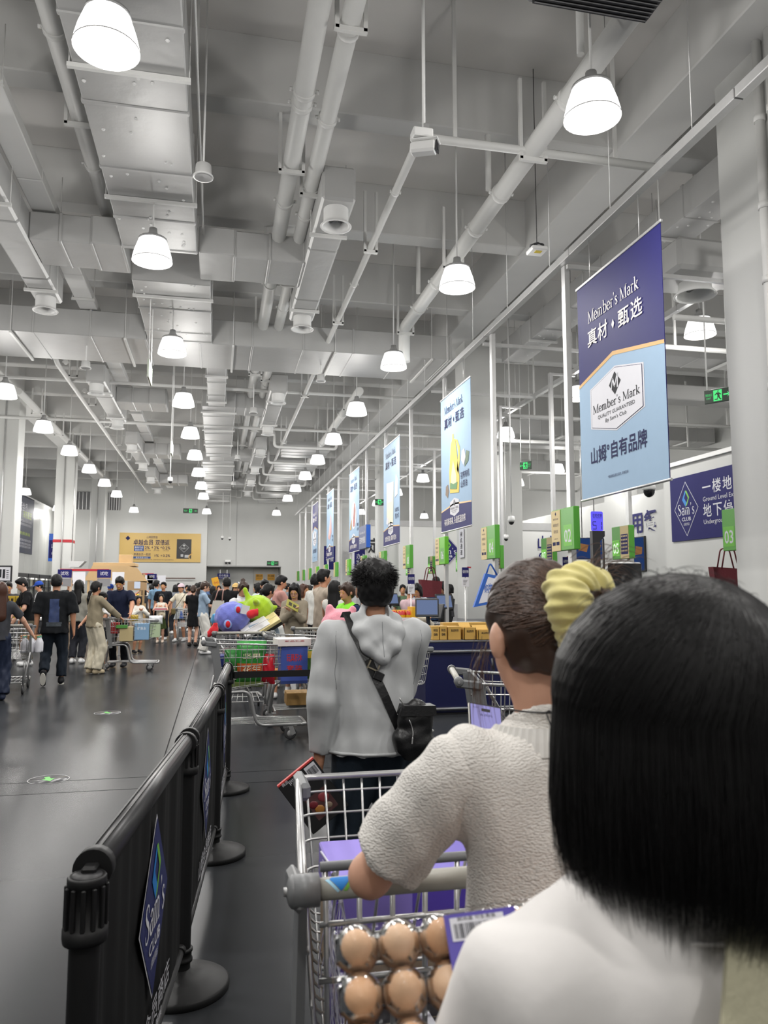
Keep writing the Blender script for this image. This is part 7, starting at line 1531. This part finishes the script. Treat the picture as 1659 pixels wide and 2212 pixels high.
part('hem_band', MB().tube([(q[0], q[1], q[2]) for q in drape(tr, [(-.2+.04*i, zq) for i in range(11)], .001)], .007, 6), M_JACK, top)
for sx in (-1, 1): part('shoulder_seam', MB().tube(drape(tr, [(sx*(.185+.004*math.sin(i)), 1.33-.022*i) for i in range(12)], .0003), .0009, 4), mat('seam grey', '74777a', .7), top)
# jacket folds as raised soft creases
HM = .0
g = Field((-.13, -.16, 1.34), (.13, .14, 1.66), .006); hs = s
E_ = lambda p, r, k=.02, **kw: g.ell(hd(*p), V3(*r), k, **kw)
E_((0, -.02, .15), (.083, .1, .096)); E_((0, -.04, .1), (.079, .075, .08)); E_((0, .0, .195), (.084, .09, .052)); E_((0, .12, .07), (.09, .08, .1), .012, sub=True); E_((0, -.02, -.02), (.12, .15, .05), .01, sub=True)
g.warp(lambda X, Y, Z: .004*np.sin(X*130)*np.sin(Y*120+1)*np.sin(Z*120)); hair = lnk('hair', g.mesh('hair'), HR['black'], rt)
C = hd(0, -.01, .14); n = 2600; u_ = rng.normal(size=(n, 3)); u_[:, 2] = np.abs(u_[:, 2])*.9-.25; u_[:, 1] -= .35; u_ /= np.linalg.norm(u_, axis=1, keepdims=True)
R_ = np.array([.084, .1, .1]); st = on_head(C, R_, u_, .98); cr = np.array([.1, -.5, .86]); tang = u_-cr*(u_@cr)[:, None]*.9; tang[:, 2] -= .15; tang /= np.linalg.norm(tang, axis=1, keepdims=True)
ln = rng.uniform(.022, .05, n)*(.2+.65*np.clip((u_[:, 2]+.35)*1.4, 0, 1)); t_ = np.linspace(0, 1, 6)[None, :, None]; jit = rng.normal(size=(n, 3))*.22
Pp = st[:, None]+(u_[:, None]*.34*(t_-.6*t_**2)+(tang+jit)[:, None]*.75*t_)*ln[:, None, None]; Vv, Q = ribbons(Pp, .0011); o = lnk('hair_tufts', raw_mesh('tufts', Vv, Q), HR['black'], hair); o['kind'] = 'stuff'
# crossbody bag: strap draped over the jacket
t = thing('crossbody_bag', 'black leather crossbody bag on the back of the man in grey', 'bag', (MX, MY, 0), math.radians(3))
pp = drape(tr, [(-.128+.0172*i, 1.365-.038*i) for i in range(13)], .006)
pp = [Vector((-.12, .06, 1.38)), Vector((-.126, -.01, 1.405))]+[p for p in pp[1:]]
M_LEA = mat('black leather', (.012, .012, .013), .36, bump=.15, bs=90); part('strap', strip(MB(), pp, .036, lambda p: (.2*p.x, -1, .35 if p.z < 1.33 else 1.4)), M_LEA, t)
bp_ = pp[6]; part('buckle', MB().obox(bp_+Vector((0, -.007, 0)), (.9, 0, -.42), (.42, 0, .9), (0, -1, 0), (.05, .006, .006)).obox(bp_+Vector((.016, -.007, .036)), (.9, 0, -.42), (.42, 0, .9), (0, -1, 0), (.05, .006, .006)).obox(bp_+Vector((-.016, -.007, .02)), (.9, 0, -.42), (.42, 0, .9), (0, -1, 0), (.006, .036, .006)).obox(bp_+Vector((.03, -.007, .014)), (.9, 0, -.42), (.42, 0, .9), (0, -1, 0), (.006, .036, .006)), mat('old brass', (.45, .4, .3), .3, metal=.9), t)
part('strap_loop', MB().obox(bp_+Vector((.026, -.009, -.03)), (.9, 0, -.42), (.42, 0, .9), (0, -1, 0), (.044, .035, .008), .003), M_LEA, t)
bc_ = Vector((.125, -.185, .935)); ex_ = Vector((.97, 0, -.12)).normalized(); ez_ = Vector((.12, 0, .97)).normalized(); ey_ = Vector((0, 1, 0))
g = Field((-.13, -.1, -.16), (.13, .1, .16), .005); g.cone((-.055, 0, .05), (.055, 0, .05), .05, .05, .03, sq=((0, 1, 0), 1.3)); g.cone((-.065, 0, -.06), (.065, 0, -.06), .052, .052, .03, sq=((0, 1, 0), 1.15)); g.cone((0, 0, .06), (0, 0, -.06), .085, .1, .03, sq=((0, 1, 0), 2.2)); g.warp(lambda X, Y, Z: .003*np.sin(X*60+Z*40)+.002*np.sin(Z*90-X*30))
o = lnk('bag_body', g.mesh('bag'), M_LEA, t); o.location = bc_; o.rotation_euler = (0, .12, 0); o.scale = (.74, .9, .82)
bt = bvh(o); zp = drape(bt, [(-.06+.012*i, .065+.004*i) for i in range(11)], .002); part('zip', MB().tube(zp, .003, 5), M_STEEL, o); zp = drape(bt, [(-.055+.03*math.sin(i*.25), .045-.011*i) for i in range(9)], .002); part('zip', MB().tube(zp, .003, 5), M_STEEL, o)
part('zip_pull', MB().obox(zp[-1]+Vector((0, -.006, -.01)), (1, 0, 0), (0, 0, 1), (0, -1, 0), (.008, .03, .004), .001), M_STEEL, o)
part('flap', MB().prism([(-.09, .11), (.09, .125), (.1, .075), (-.1, .06)], (0, -.052, 0), (1, 0, 0), (0, 0, 1), (0, 1, 0), .09), M_LEA, o)
e_ = pp[-1]; r0 = bc_+Vector((-.055, .0, .13)); part('snap_hook', MB().tube([e_+(r0-e_)*.1, e_+(r0-e_)*.3], .008, 8).tube([e_+(r0-e_)*(.3+.06*i)+Vector((.009*math.sin(i*1.0), 0, 0)) for i in range(12)], .0035, 6), M_STEEL, t)
# the flat black package in his hand
hc = at(676, 1718, Y=3.25); t = thing('flat_package', 'flat black package with a barcode held by the man in grey', 'package', hc); a = math.radians(-53); ex_ = Vector((math.cos(a), -.0, math.sin(a))); ey_ = Vector((-math.sin(a), 0, math.cos(a))); fn = Vector((0, -1, 0))
part('sleeve', MB().obox((0, 0, 0), ex_, ey_, fn, (.25, .182, .022), .002), mat('package black', (.012, .012, .013), .4), t); part('red_edge', MB().obox(-ex_*.122, ex_, ey_, fn, (.008, .182, .0225), .001), mat('package red', 'c03a36', .5), t)
part('label', MB().obox(-ex_*.083+ey_*.058+fn*.0115, ex_, ey_, fn, (.06, .05, .001)), P_WHT, t); part('barcode', barcode(MB(), -ex_*.1+ey_*.058+fn*.0125, ey_, ex_, .042, .034, 3), P_BLK, t)
part('window', MB().obox(ex_*.045+ey_*.01+fn*.0113, ex_, ey_, fn, (.1, .1, .001)), mat('package window', (.08, .03, .03), .1, coat=1), t)
for i, (px_, py_, c_, r_) in enumerate(((.03, .03, '8a3a40', .025), (.06, -.01, 'a06a30', .022), (.03, -.02, '6a2028', .02), (.07, .03, '8c7a68', .016))): part('food_piece', MB().ellip(ex_*px_+ey_*py_+fn*.0115, (r_, .003, r_*.8), 10, 6), mat('food '+c_, c_, .4), t)
b = MB(); 
for i in range(12): flat(b, rect(0, .012+.004*(i % 3), 0, .0025), -ex_*.112+ey_*(.02-.006*i)+fn*.0118, ex_, ey_)
text(b, '商品', -ex_*.108-ey_*.06+fn*.0118, ey_, -ex_, .012, .03); part('lettering', b, P_WHT, t)
# ---- the woman in the white knit with the yellow scrunchie
GX, GY = at(1165, 1275, Y=1.13).x, 1.13
M_KNIT = knit_mat(); SKW = SK['light']
rt, d = person('woman in a white knit top, brown hair tied up with a yellow scrunchie', GX, GY, face=6, h=1.535, top='tee', tc=M_KNIT, bot='wide', bc='8a8f98', hair=None, female=True, skin='light', turn=-1, nod=12,
               L=((.17, .37, 1.13), (1.0, -.15, -1)), R=((.17, .33, 1.22), (1, -.2, -.8)), res=.0062, wide=.95)
s = d['s']; hd = d['hd']; top = d['top']
# puffed shoulders, ribbed collar
for sd, S0, E, Wr in d['arms']:
    f = Field((-.3, -.15, .98), (.3, .2, 1.36), .006); f.cone(S0+V3(sd*.012, 0, -.012), S0+(E-S0)*.74, .056, .064, .02, cut=True); f.warp(lambda X, Y, Z: .002*np.sin(X*90+Z*60)); lnk('sleeve', f.mesh('sleeve'), M_KNIT, top)
nk = d['neck']; b = MB(); vs = []; N_ = 96
for i in range(N_):
    a = 2*PI*i/N_; w_ = 1+.035*(i % 2); x, y = math.cos(a), math.sin(a)
    for k_, (r, z) in enumerate(((.092, -.03-.03*max(0, y)), (.085, -.01-.034*max(0, y)), (.077, .008-.038*max(0, y)), (.072, .002-.038*max(0, y)))): vs.append((nk[0]+r*w_*x*1.02, nk[1]+.012+r*w_*y*.9, nk[2]+z))
b.add(vs, [(i*4+k_, ((i+1) % N_)*4+k_, ((i+1) % N_)*4+k_+1, i*4+k_+1) for i in range(N_) for k_ in range(3)]); part('collar', b, mat('collar white', 'd8d6d2', .8), top)
cp = [(nk[0]+.064*math.cos(a*PI/12), nk[1]+.008+.06*math.sin(a*PI/12), nk[2]+.03-.03*max(0, math.sin(a*PI/12))) for a in range(24)]
t = thing('necklace', 'black cord necklace with a green bead on the nape of the woman in white knit', 'necklace', (GX, GY, 0), math.radians(6)); part('cord', MB().tube(cp, .0014, 6, closed=True), M_DARK, t); part('knot', MB().tube([(nk[0]-.03+.004*i, nk[1]-.052-.0006*i, nk[2]+.031+.0025*math.sin(i*1.7)) for i in range(14)], .0018, 5), M_DARK, t); part('cord_end', MB().tube([(nk[0]-.03, nk[1]-.052, nk[2]+.03), (nk[0]-.024, nk[1]-.06, nk[2]+.005)], .001, 5), M_DARK, t); part('bead', MB().ellip((nk[0]-.024, nk[1]-.061, nk[2]+.002), (.003, .003, .0045), 10, 8), mat('jade', '4f7a35', .3), t)
# hair gathered up to a bun
g = Field(hd(0, 0, .14)-V3(.16, .18, .2), hd(0, 0, .14)+V3(.16, .18, .2), .005); E_ = lambda p, r, k=.02, **kw: g.ell(hd(*p), V3(*r)*s, k, **kw)
E_((0, -.014, .145), (.082, .099, .1)); E_((0, -.038, .1), (.073, .066, .082)); E_((0, .125, .06), (.095, .085, .115), .014, sub=True); E_((0, -.01, -.02), (.12, .16, .065), .014, sub=True)
for e in (-1, 1): E_((e*.088, .0, .085), (.022, .035, .05), .008, sub=True)
BUN = hd(.024, -.122, .132); g.ell(BUN, (.042, .04, .042), .02); g.warp(lambda X, Y, Z: .0016*np.sin(X*210+Z*60)+.0014*np.sin(Z*190+Y*80)); hair = lnk('hair', g.mesh('hair'), HR['brown'], rt)
C = hd(0, -.015, .135); R_ = np.array([.0825, .1, .102])*s; n = 5200; u_ = rng.normal(size=(n*3, 3)); u_ /= np.linalg.norm(u_, axis=1, keepdims=True); Rh = np.array([[math.cos(.28), -math.sin(.28), 0], [math.sin(.28), math.cos(.28), 0], [0, 0, 1]])
loc = u_@Rh; keep = (loc[:, 1] < .55+.5*loc[:, 2]) & (loc[:, 2] > -.72+.25*np.abs(loc[:, 0])) & ((loc[:, 1] < .02) | (loc[:, 2] > .12)) & ~((np.abs(loc[:, 0]) > .72) & (loc[:, 2] < -.18) & (loc[:, 1] > -.25)); u_ = u_[keep][:n]
bd = (BUN-C)/R_; bd = bd/np.linalg.norm(bd); tgt = np.repeat(bd[None], len(u_), 0)+rng.normal(size=(len(u_), 3))*.1; dirs = slerp_path(u_, tgt/np.linalg.norm(tgt, axis=1, keepdims=True), 12)
kk = 1.0+rng.uniform(0, .03, len(u_))[:, None, None]+.03*np.sin(np.linspace(0, PI, 12))[None, :, None]; Pp = C+dirs*R_*kk; HB2 = mat('hair chestnut', (.085, .043, .026), .38, var=.25, vs=60)
for sel, m_ in ((slice(0, None, 2), HR['brown']), (slice(1, None, 2), HB2)): Vv, Q = ribbons(Pp[sel], .0009, False); o = lnk('hair_strands', raw_mesh('strands', Vv, Q), m_, hair); o['kind'] = 'stuff'
n = 260; th_ = rng.uniform(0, 2*PI, n); t_ = np.linspace(0, 1, 9)[None, :, None]; ra = rng.uniform(.016, .036, n)     # loose loops of the bun and flyaways
ax1 = rng.normal(size=(n, 3)); ax1 /= np.linalg.norm(ax1, axis=1, keepdims=True); ax2 = np.cross(ax1, rng.normal(size=(n, 3))); ax2 /= np.linalg.norm(ax2, axis=1, keepdims=True)
Pp = BUN+V3(.02, -.012, .004)+ra[:, None, None]*(ax1[:, None]*np.cos(t_*3+th_[:, None, None])+ax2[:, None]*np.sin(t_*3+th_[:, None, None])); Vv, Q = ribbons(Pp, .0008); o = lnk('bun_strands', raw_mesh('bun', Vv, Q), HB2, hair); o['kind'] = 'stuff'
n = 24; a0 = np.repeat(hd(-.078, .045, .1)[None], n, 0)+rng.normal(size=(n, 3))*.008; Pp = a0[:, None]+np.stack([-.012*np.sin(t_[0]*3)[None, :, 0]*np.ones((n, 1))+rng.normal(size=(n, 1))*.012*t_[..., 0], rng.normal(size=(n, 1))*.02*t_[..., 0], -t_[..., 0]*rng.uniform(.06, .17, n)[:, None]], -1); Vv, Q = ribbons(Pp, .0005); o = lnk('loose_strands', raw_mesh('loose', Vv, Q), HB2, hair); o['kind'] = 'stuff'
n = 46; a0 = np.repeat((BUN+V3(.02, 0, .045))[None], n, 0)+rng.normal(size=(n, 3))*.012; Pp = a0[:, None]+np.stack([t_[..., 0]*rng.uniform(.03, .1, n)[:, None], rng.normal(size=(n, 1))*.02*t_[..., 0], .02*np.sin(t_[..., 0]*3)+rng.normal(size=(n, 1))*.015*t_[..., 0]], -1); Vv, Q = ribbons(Pp, .0005); o = lnk('loose_strands', raw_mesh('loose', Vv, Q), HB2, hair); o['kind'] = 'stuff'
# scrunchie: a gathered ring of fabric
Rw = lambda p: (np.array([[math.cos(math.radians(6)), -math.sin(math.radians(6)), 0], [math.sin(math.radians(6)), math.cos(math.radians(6)), 0], [0, 0, 1]])@np.array(p))+np.array([GX, GY, 0])
ax = np.array(BUN-C); ax /= np.linalg.norm(ax); ax = ax*.45+np.array([.5, -.7, .1]); ax /= np.linalg.norm(ax); e1 = np.cross(ax, [0, 0, 1.]); e1 /= np.linalg.norm(e1); e2 = np.cross(e1, ax); bcn = np.array(BUN)+ax*.004
f = Field(bcn-.085, bcn+.085, .003); K_ = 22
rr = [bcn+(e1*math.cos(2*PI*i/K_)+e2*math.sin(2*PI*i/K_))*(.043+.004*math.sin(i*2.1))+ax*.006*math.sin(i*1.7) for i in range(K_+1)]; f.chain(rr, [.024+.006*math.sin(i*2.6)+.003*math.sin(i*1.1) for i in range(K_)]+[.024], .012)
f.warp(lambda X, Y, Z: .0022*np.sin(np.arctan2((X-bcn[0])*e2[0]+(Y-bcn[1])*e2[1]+(Z-bcn[2])*e2[2], (X-bcn[0])*e1[0]+(Y-bcn[1])*e1[1]+(Z-bcn[2])*e1[2])*15+Z*130)+.0016*np.sin(X*190+Z*150)); o = lnk('scrunchie', f.mesh('scrunchie', 2), mat('scrunchie yellow', 'd8cd86', .85, var=.06, bump=.1, bs=60, sheen=.3), rt)
part('ear_ring', MB().tube([hd(-.088, -.008, .07), hd(-.09, -.012, .05)], .0018, 6), M_DARK, rt)
# phone in her hand
ph = at(1052, 1604, Y=1.5); t = thing('phone', 'phone with a pale violet screen beyond the shoulder of the woman in white knit', 'phone', ph); ex_ = Vector((.97, .1, -.2)).normalized(); fn = Vector((-.12, -.85, .5)).normalized(); ey_ = fn.cross(ex_).normalized(); part('case', MB().obox((0, 0, 0), ex_, ey_, fn, (.078, .16, .009), .004), mat('phone case', (.55, .53, .5), .25, metal=.6), t); part('bezel', MB().obox(fn*.0047, ex_, ey_, fn, (.074, .156, .001)), M_DARK, t); part('lit_screen', MB().obox(fn*.0055, ex_, ey_, fn, (.069, .15, .001)), emat('phone screen', 'a9a4e0', .95), t); part('camera_pill', MB().obox(fn*.0062+ey_*.065, ex_, ey_, fn, (.02, .006, .001)), M_DARK, t); b = MB(); text(b, '会员码', fn*.0066+ey_*.052, ex_, ey_, .004, .03); text(b, '12:30', fn*.0066+ey_*.067-ex_*.024, ex_, ey_, .003, .011); part('lettering', b, P_INK, t)
# ---- goods in her cart
t = carton('violet wrapped pack with white emblem in the near cart', .5, 1.93, .735, (.44, .34, .1), 0, '8f7fd0', cat='pack', name='wrapped_pack'); part('print_band', MB().box(-.05, .221, -.171, .171, .02, .1012), mat('violet deep', '5a45b0', .4), t)
b = MB(); flat(b, [(-.17+.018*math.cos(a*PI/3+PI/6), .02+.022*math.sin(a*PI/3+PI/6)) for a in range(6)], (0.04, 0, .1016), (1, 0, 0), (0, 1, 0)); text(b, '卫生用品', (-.15, -.03, .1016), (0, -1, 0), (1, 0, 0), .014, .09); text(b, '特柔', (-.175, -.03, .1016), (0, -1, 0), (1, 0, 0), .014, .06); text(b, 'ROSE SOFT', (-.125, -.03, .1016), (0, -1, 0), (1, 0, 0), .009, .08); part('lettering', b, P_WHT, t)
carton('tan carton under the violet pack in the near cart', .5, 1.93, .545, (.43, .33, .185), 0, 'a8937c'); carton('second violet pack low at the front of the near cart', .62, 1.6, .645, (.22, .12, .07), 0, '9a8cd6', cat='pack', name='wrapped_pack')
t = carton('flat black carton with white print in the near cart', .64, 1.62, .53, (.24, .16, .11), -4, '17171a'); b = MB(); strokes(b, [([(-.1, .06), (.1, .06), (.1, -.06), (-.1, -.06), (-.1, .06)], .002)], (0, 0, .1115), (1, 0, 0), (0, 1, 0), 1); text(b, '黑色礼盒装', (0, .04, .1116), (1, 0, 0), (0, 1, 0), .012, .14); part('lettering', b, P_WHT, t)
t = carton('black carton with a white label beside it in the near cart', .42, 1.6, .53, (.2, .16, .1), 3, '1c1c1f'); part('label', MB().box(-.04, .03, -.03, .02, .1, .1012), P_WHT, t)
pouch('violet film hanging beside the tan carton in the near cart', .27, 1.72, .53, .05, .3, .03, 80, '5a45a0', name='plastic_film', cat='film')
t = thing('mesh_bag', 'white net bag hooked inside the side of the near cart', 'bag', (.24, 1.62, .62)); b = MB()
for i in range(12):
    for sgn in (-1, 1): b.tube([(.012*math.sin(i*.6+q*.8)+.01*q*.2, -.13+.022*i+sgn*.02*q*.5, .3-.05*q) for q in range(7)], .0013, 3, caps=False)
o = part('net', b, mat('net white', 'c4c2d6', .6), t, kind='stuff'); part('rim_cord', MB().tube([(0, -.14, .3), (.02, 0, .29), (0, .14, .3)], .003, 5), mat('net white', 'c4c2d6', .6), t); part('clip', MB().cbox((.01, .0, .28), (.012, .03, .04), .003), M_DARK, t)
t = thing('cart_strap', 'black safety strap hanging in the child seat of the near cart', 'strap', (.5, 1.5, .75)); part('webbing', strip(MB(), [(.06, -.02, .12), (.04, .0, .04), (-.02, .03, -.06), (-.05, .03, -.14)], .025, (0, -1, .2)), M_DARK, t); part('buckle', MB().cbox((.065, -.025, .135), (.03, .015, .045), .004), M_DARK, t)
# ---- the woman nearest us, black bob and white tee
WX, WY = at(1436, 1300, Y=.68).x, .68
rt, d = person('woman closest to us with a straight black bob and white tee, back turned', WX, WY, face=4, h=1.48, drop=.045, top='tee', tc=cloth('e2dfdd', .85, 'white jersey', bump=.1, bs=30), bot='pants', bc='5c6068', hair=None, female=True, skin='light', L=((-.02, .13, 1.17), (1, .1, -.8)), R=((.1, .3, 1.1), (1, -.2, -.8)), res=.007, wide=1.2)
s = d['s']; hd = d['hd']; H0 = hd(0, -.012, .135); g = Field(H0-V3(.16, .18, .36), H0+V3(.16, .18, .16), .0065)
g.ell(H0+V3(0, 0, .004), (.1, .112, .106), .02); g.cone(H0, H0+V3(0, -.004, -.16), .103, .1, .03, cut=True, sq=((0, 1, 0), 1.0)); g.ell(H0+V3(0, .14, -.11), (.07, .1, .17), .02, sub=True)
hair = lnk('hair', g.mesh('hair'), HR['black'], rt); tr = bvh(d['top'])
part('neck_seam', MB().tube([(d['neck'][0]+.1*math.cos(a), d['neck'][1]+.01+.088*math.sin(a), d['neck'][2]-.036-.03*max(0, math.sin(a))) for a in [i*PI/16 for i in range(32)]], .0022, 5, closed=True), cloth('e2dfdd', .85, 'white jersey'), d['top'])
cw_ = np.array(at(1548, 1296, Y=.62))-np.array([WX, WY, 0]); n = 7500; phi = rng.uniform(0, 2*PI, n); keep = ~((np.sin(phi) > .55)); phi = phi[keep]; n = len(phi); Rr = np.array([.1105, .119, .113]); c0 = (cw_-H0)/Rr; c0 /= np.linalg.norm(c0)
a0 = np.repeat(c0[None], n, 0)+rng.normal(size=(n, 3))*.06; a0 /= np.linalg.norm(a0, axis=1, keepdims=True); e_ = np.stack([np.cos(phi), np.sin(phi), np.full(n, -.12)], 1); dirs = slerp_path(a0, e_/np.linalg.norm(e_, axis=1, keepdims=True), 11)
off = (1+rng.uniform(0, .035, n))[:, None, None]; up_ = H0+dirs*Rr*off; t_ = np.linspace(0, 1, 10)[None, 1:, None]; lo_ = up_[:, -1:]; L_ = (.168+.02*np.cos(phi)+rng.normal(size=n)*.014-.035*(rng.random(n) < .12))[:, None]; cx = H0+V3(0, -.004, 0)
rad = (lo_-cx)*np.array([1, 1, 0]); dn = np.concatenate([lo_+rad*(.035*np.sin(t_*2.4)-.16*t_**3), ], 1); dn[:, :, 2] -= t_[..., 0]*L_; dn[:, :, :2] += (rng.normal(size=(n, 1, 2))*.006*t_**2); Pp = np.concatenate([up_, dn], 1)
for sel, m_ in ((slice(0, None, 3), mat('hair ink', (.011, .0105, .011), .4, var=.2, vs=80, spec=.3)), (slice(1, None, 3), HR['black']), (slice(2, None, 3), HR['black'])): Vv, Q = ribbons(Pp[sel], .0008); o = lnk('hair_strands', raw_mesh('strands', Vv, Q), m_, hair); o['kind'] = 'stuff'
n = 110; a0 = rng.normal(size=(n, 3)); a0[:, 2] = np.abs(a0[:, 2])+.7; a0 /= np.linalg.norm(a0, axis=1, keepdims=True); t_ = np.linspace(0, 1, 8)[None, :, None]; tg = np.cross(a0, rng.normal(size=(n, 3))); Pp = H0+a0[:, None]*Rr*1.0+(a0[:, None]*.22*np.sin(t_*2.6)+tg[:, None]*t_*.6)*.032; Vv, Q = ribbons(Pp, .00035); o = lnk('flyaway_strands', raw_mesh('fly', Vv, Q), HR['black'], hair); o['kind'] = 'stuff'
# canvas bag on her shoulder
t = thing('shoulder_bag', 'beige canvas bag strap over the shoulder of the woman closest to us', 'bag', (WX, WY, 0)); M_CAN = mat('canvas beige', 'a8a48c', .85, var=.05, bump=.3, bs=160)
part('strap', strip(MB(), [(.175, .07, 1.16), (.178, .0, 1.2)]+[tuple(at(u_, v_, Y=WY+y_)-Vector((WX, WY, 0))) for u_, v_, y_ in ((1700, 1960, -.06), (1652, 2110, -.115), (1618, 2240, -.14))]+[(.1, -.16, .86)], .075, lambda p: (.1, -.9, .6) if p.y < 0 else (0, .3, 1), .005), M_CAN, t); part('bag_body', MB().box(-.12, .24, -.24, -.14, .5, .88, .03), M_CAN, t)
# ---- eggs in a clear tray, held up before her
t = thing('egg_tray', 'clear plastic egg tray with a violet label held by the woman closest to us', 'egg tray', at(862, 2040, Y=.82)); nn = Vector((-.16, -.74, .65)).normalized(); cc = Vector((.985, -.13, .09)); cc = (cc-nn*cc.dot(nn)).normalized(); rr_ = nn.cross(cc)*-1; O = Vector(t.location)
if rr_.z > 0: rr_ = -rr_
def clear_mat():
    m = bpy.data.materials.new('clear plastic'); m.use_nodes = True; nt = m.node_tree; N = nt.nodes; L = nt.links; nt.nodes.remove(N['Principled BSDF']); tr_ = N.new('ShaderNodeBsdfTransparent'); tr_.inputs[0].default_value = (.985, .985, .985, 1); gl = N.new('ShaderNodeBsdfGlossy'); gl.inputs['Roughness'].default_value = .06; fr = N.new('ShaderNodeFresnel'); fr.inputs[0].default_value = 1.22; mx = N.new('ShaderNodeMixShader'); tc = N.new('ShaderNodeTexCoord'); nz = N.new('ShaderNodeTexNoise'); nz.inputs['Scale'].default_value = 70; bp = N.new('ShaderNodeBump'); bp.inputs['Strength'].default_value = .2; bp.inputs['Distance'].default_value = .003
    L.new(tc.outputs['Object'], nz.inputs['Vector']); L.new(nz.outputs['Fac'], bp.inputs['Height']); L.new(bp.outputs[0], gl.inputs['Normal']); L.new(bp.outputs[0], fr.inputs['Normal']); L.new(fr.outputs[0], mx.inputs[0]); L.new(tr_.outputs[0], mx.inputs[1]); L.new(gl.outputs[0], mx.inputs[2]); L.new(mx.outputs[0], N['Material Output'].inputs[0]); return m
M_CLR = clear_mat(); pit = .0445; NX, NY = 5, 4; n = 14
def tray_sheet(sgn, hgt, base):
    gx, gy = NX*n, NY*n; vs = []; fs = []
    for j in range(gy+1):
        for i in range(gx+1):
            x, y = (i/n-1.5)*pit, (j/n-.5)*pit; u_, v_ = (i % n)/n-.5, (j % n)/n-.5; u_ = u_ if i % n else -.5; v_ = v_ if j % n else -.5; q = min(1, math.hypot(u_, v_)/.5); z = base+sgn*hgt*math.sqrt(max(0, 1-q**2.2)); vs.append(cc*x+rr_*y+nn*z)
    for j in range(gy):
        for i in range(gx): k_ = j*(gx+1)+i; fs.append((k_, k_+1, k_+gx+2, k_+gx+1))
    return MB().add(vs, fs, True)
part('lid', tray_sheet(1, .03, .004), M_CLR, t); part('base', tray_sheet(-1, .024, -.002), M_CLR, t)
b = MB(); x0, x1, y0, y1 = -1.56*pit, 3.56*pit, -.56*pit, 3.56*pit; b.tube([cc*x0+rr_*y0, cc*x1+rr_*y0, cc*x1+rr_*y1, cc*x0+rr_*y1], .0025, 6, closed=True); part('rim', b, M_CLR, t)
M_EGG = [mat('egg %d' % i, c_, .5, var=.08, vs=30, bump=.08, bs=200) for i, c_ in enumerate(('dab28f', 'd3a680', 'e0bc9b'))]
eggm = MB().lathe([(.0222*math.sin(PI*q/14)*(1+.1*math.cos(PI*q/14)), -.028*math.cos(PI*q/14)) for q in range(15)], n=20).mesh('egg')
rot = Matrix([cc, -rr_, nn]).transposed().to_4x4()
for j in range(NY):
    for i in range(NX):
        if j < 3 or i < 3:
            o = lnk('egg', eggm, None, None); o.data = eggm
            if not eggm.materials: eggm.materials.append(M_EGG[0])
            o.material_slots[0].link = 'OBJECT'; o.material_slots[0].material = M_EGG[(i*2+j) % 3]
            o.matrix_world = Matrix.Translation(O+cc*(i-1)*pit+rr_*j*pit+nn*.002)@rot@Matrix.Rotation(.25*math.sin(i*3+j), 4, 'X')
            rn = ('topmost', 'second', 'third', 'lowest')[j]; tag(o, 'brown egg in the clear tray, %s row, %s from the tray edge' % (rn, ORD[i]), 'egg', 'eggs in the clear tray')
lab = MB().obox(cc*1.9*pit+rr_*(.45*pit)+nn*.034, cc, rr_, nn, (.075, .062, .0015)); part('label', lab, mat('label violet', '4a3c9c', .45), t); lo_ = cc*1.9*pit+rr_*(.45*pit)+nn*.0352
part('label_panel', MB().obox(lo_-rr_*.016-cc*.004, cc, rr_, nn, (.056, .022, .0006)), P_WHT, t); part('barcode', barcode(MB(), lo_-rr_*.007-cc*.006+nn*.0006, cc, -rr_, .046, .014, 8), P_BLK, t); b = MB(); text(b, '鲜鸡蛋 可生食级', lo_-rr_*.0235-cc*.004+nn*.0008, cc, -rr_, .003, .04); part('lettering', b, P_BLK, t); b = MB(); text(b, '鲜鸡蛋', lo_+rr_*.018+nn*.0008, cc, -rr_, .008, .04); part('lettering', b, mat('label lilac', '8d80d8', .5, var=0), t)
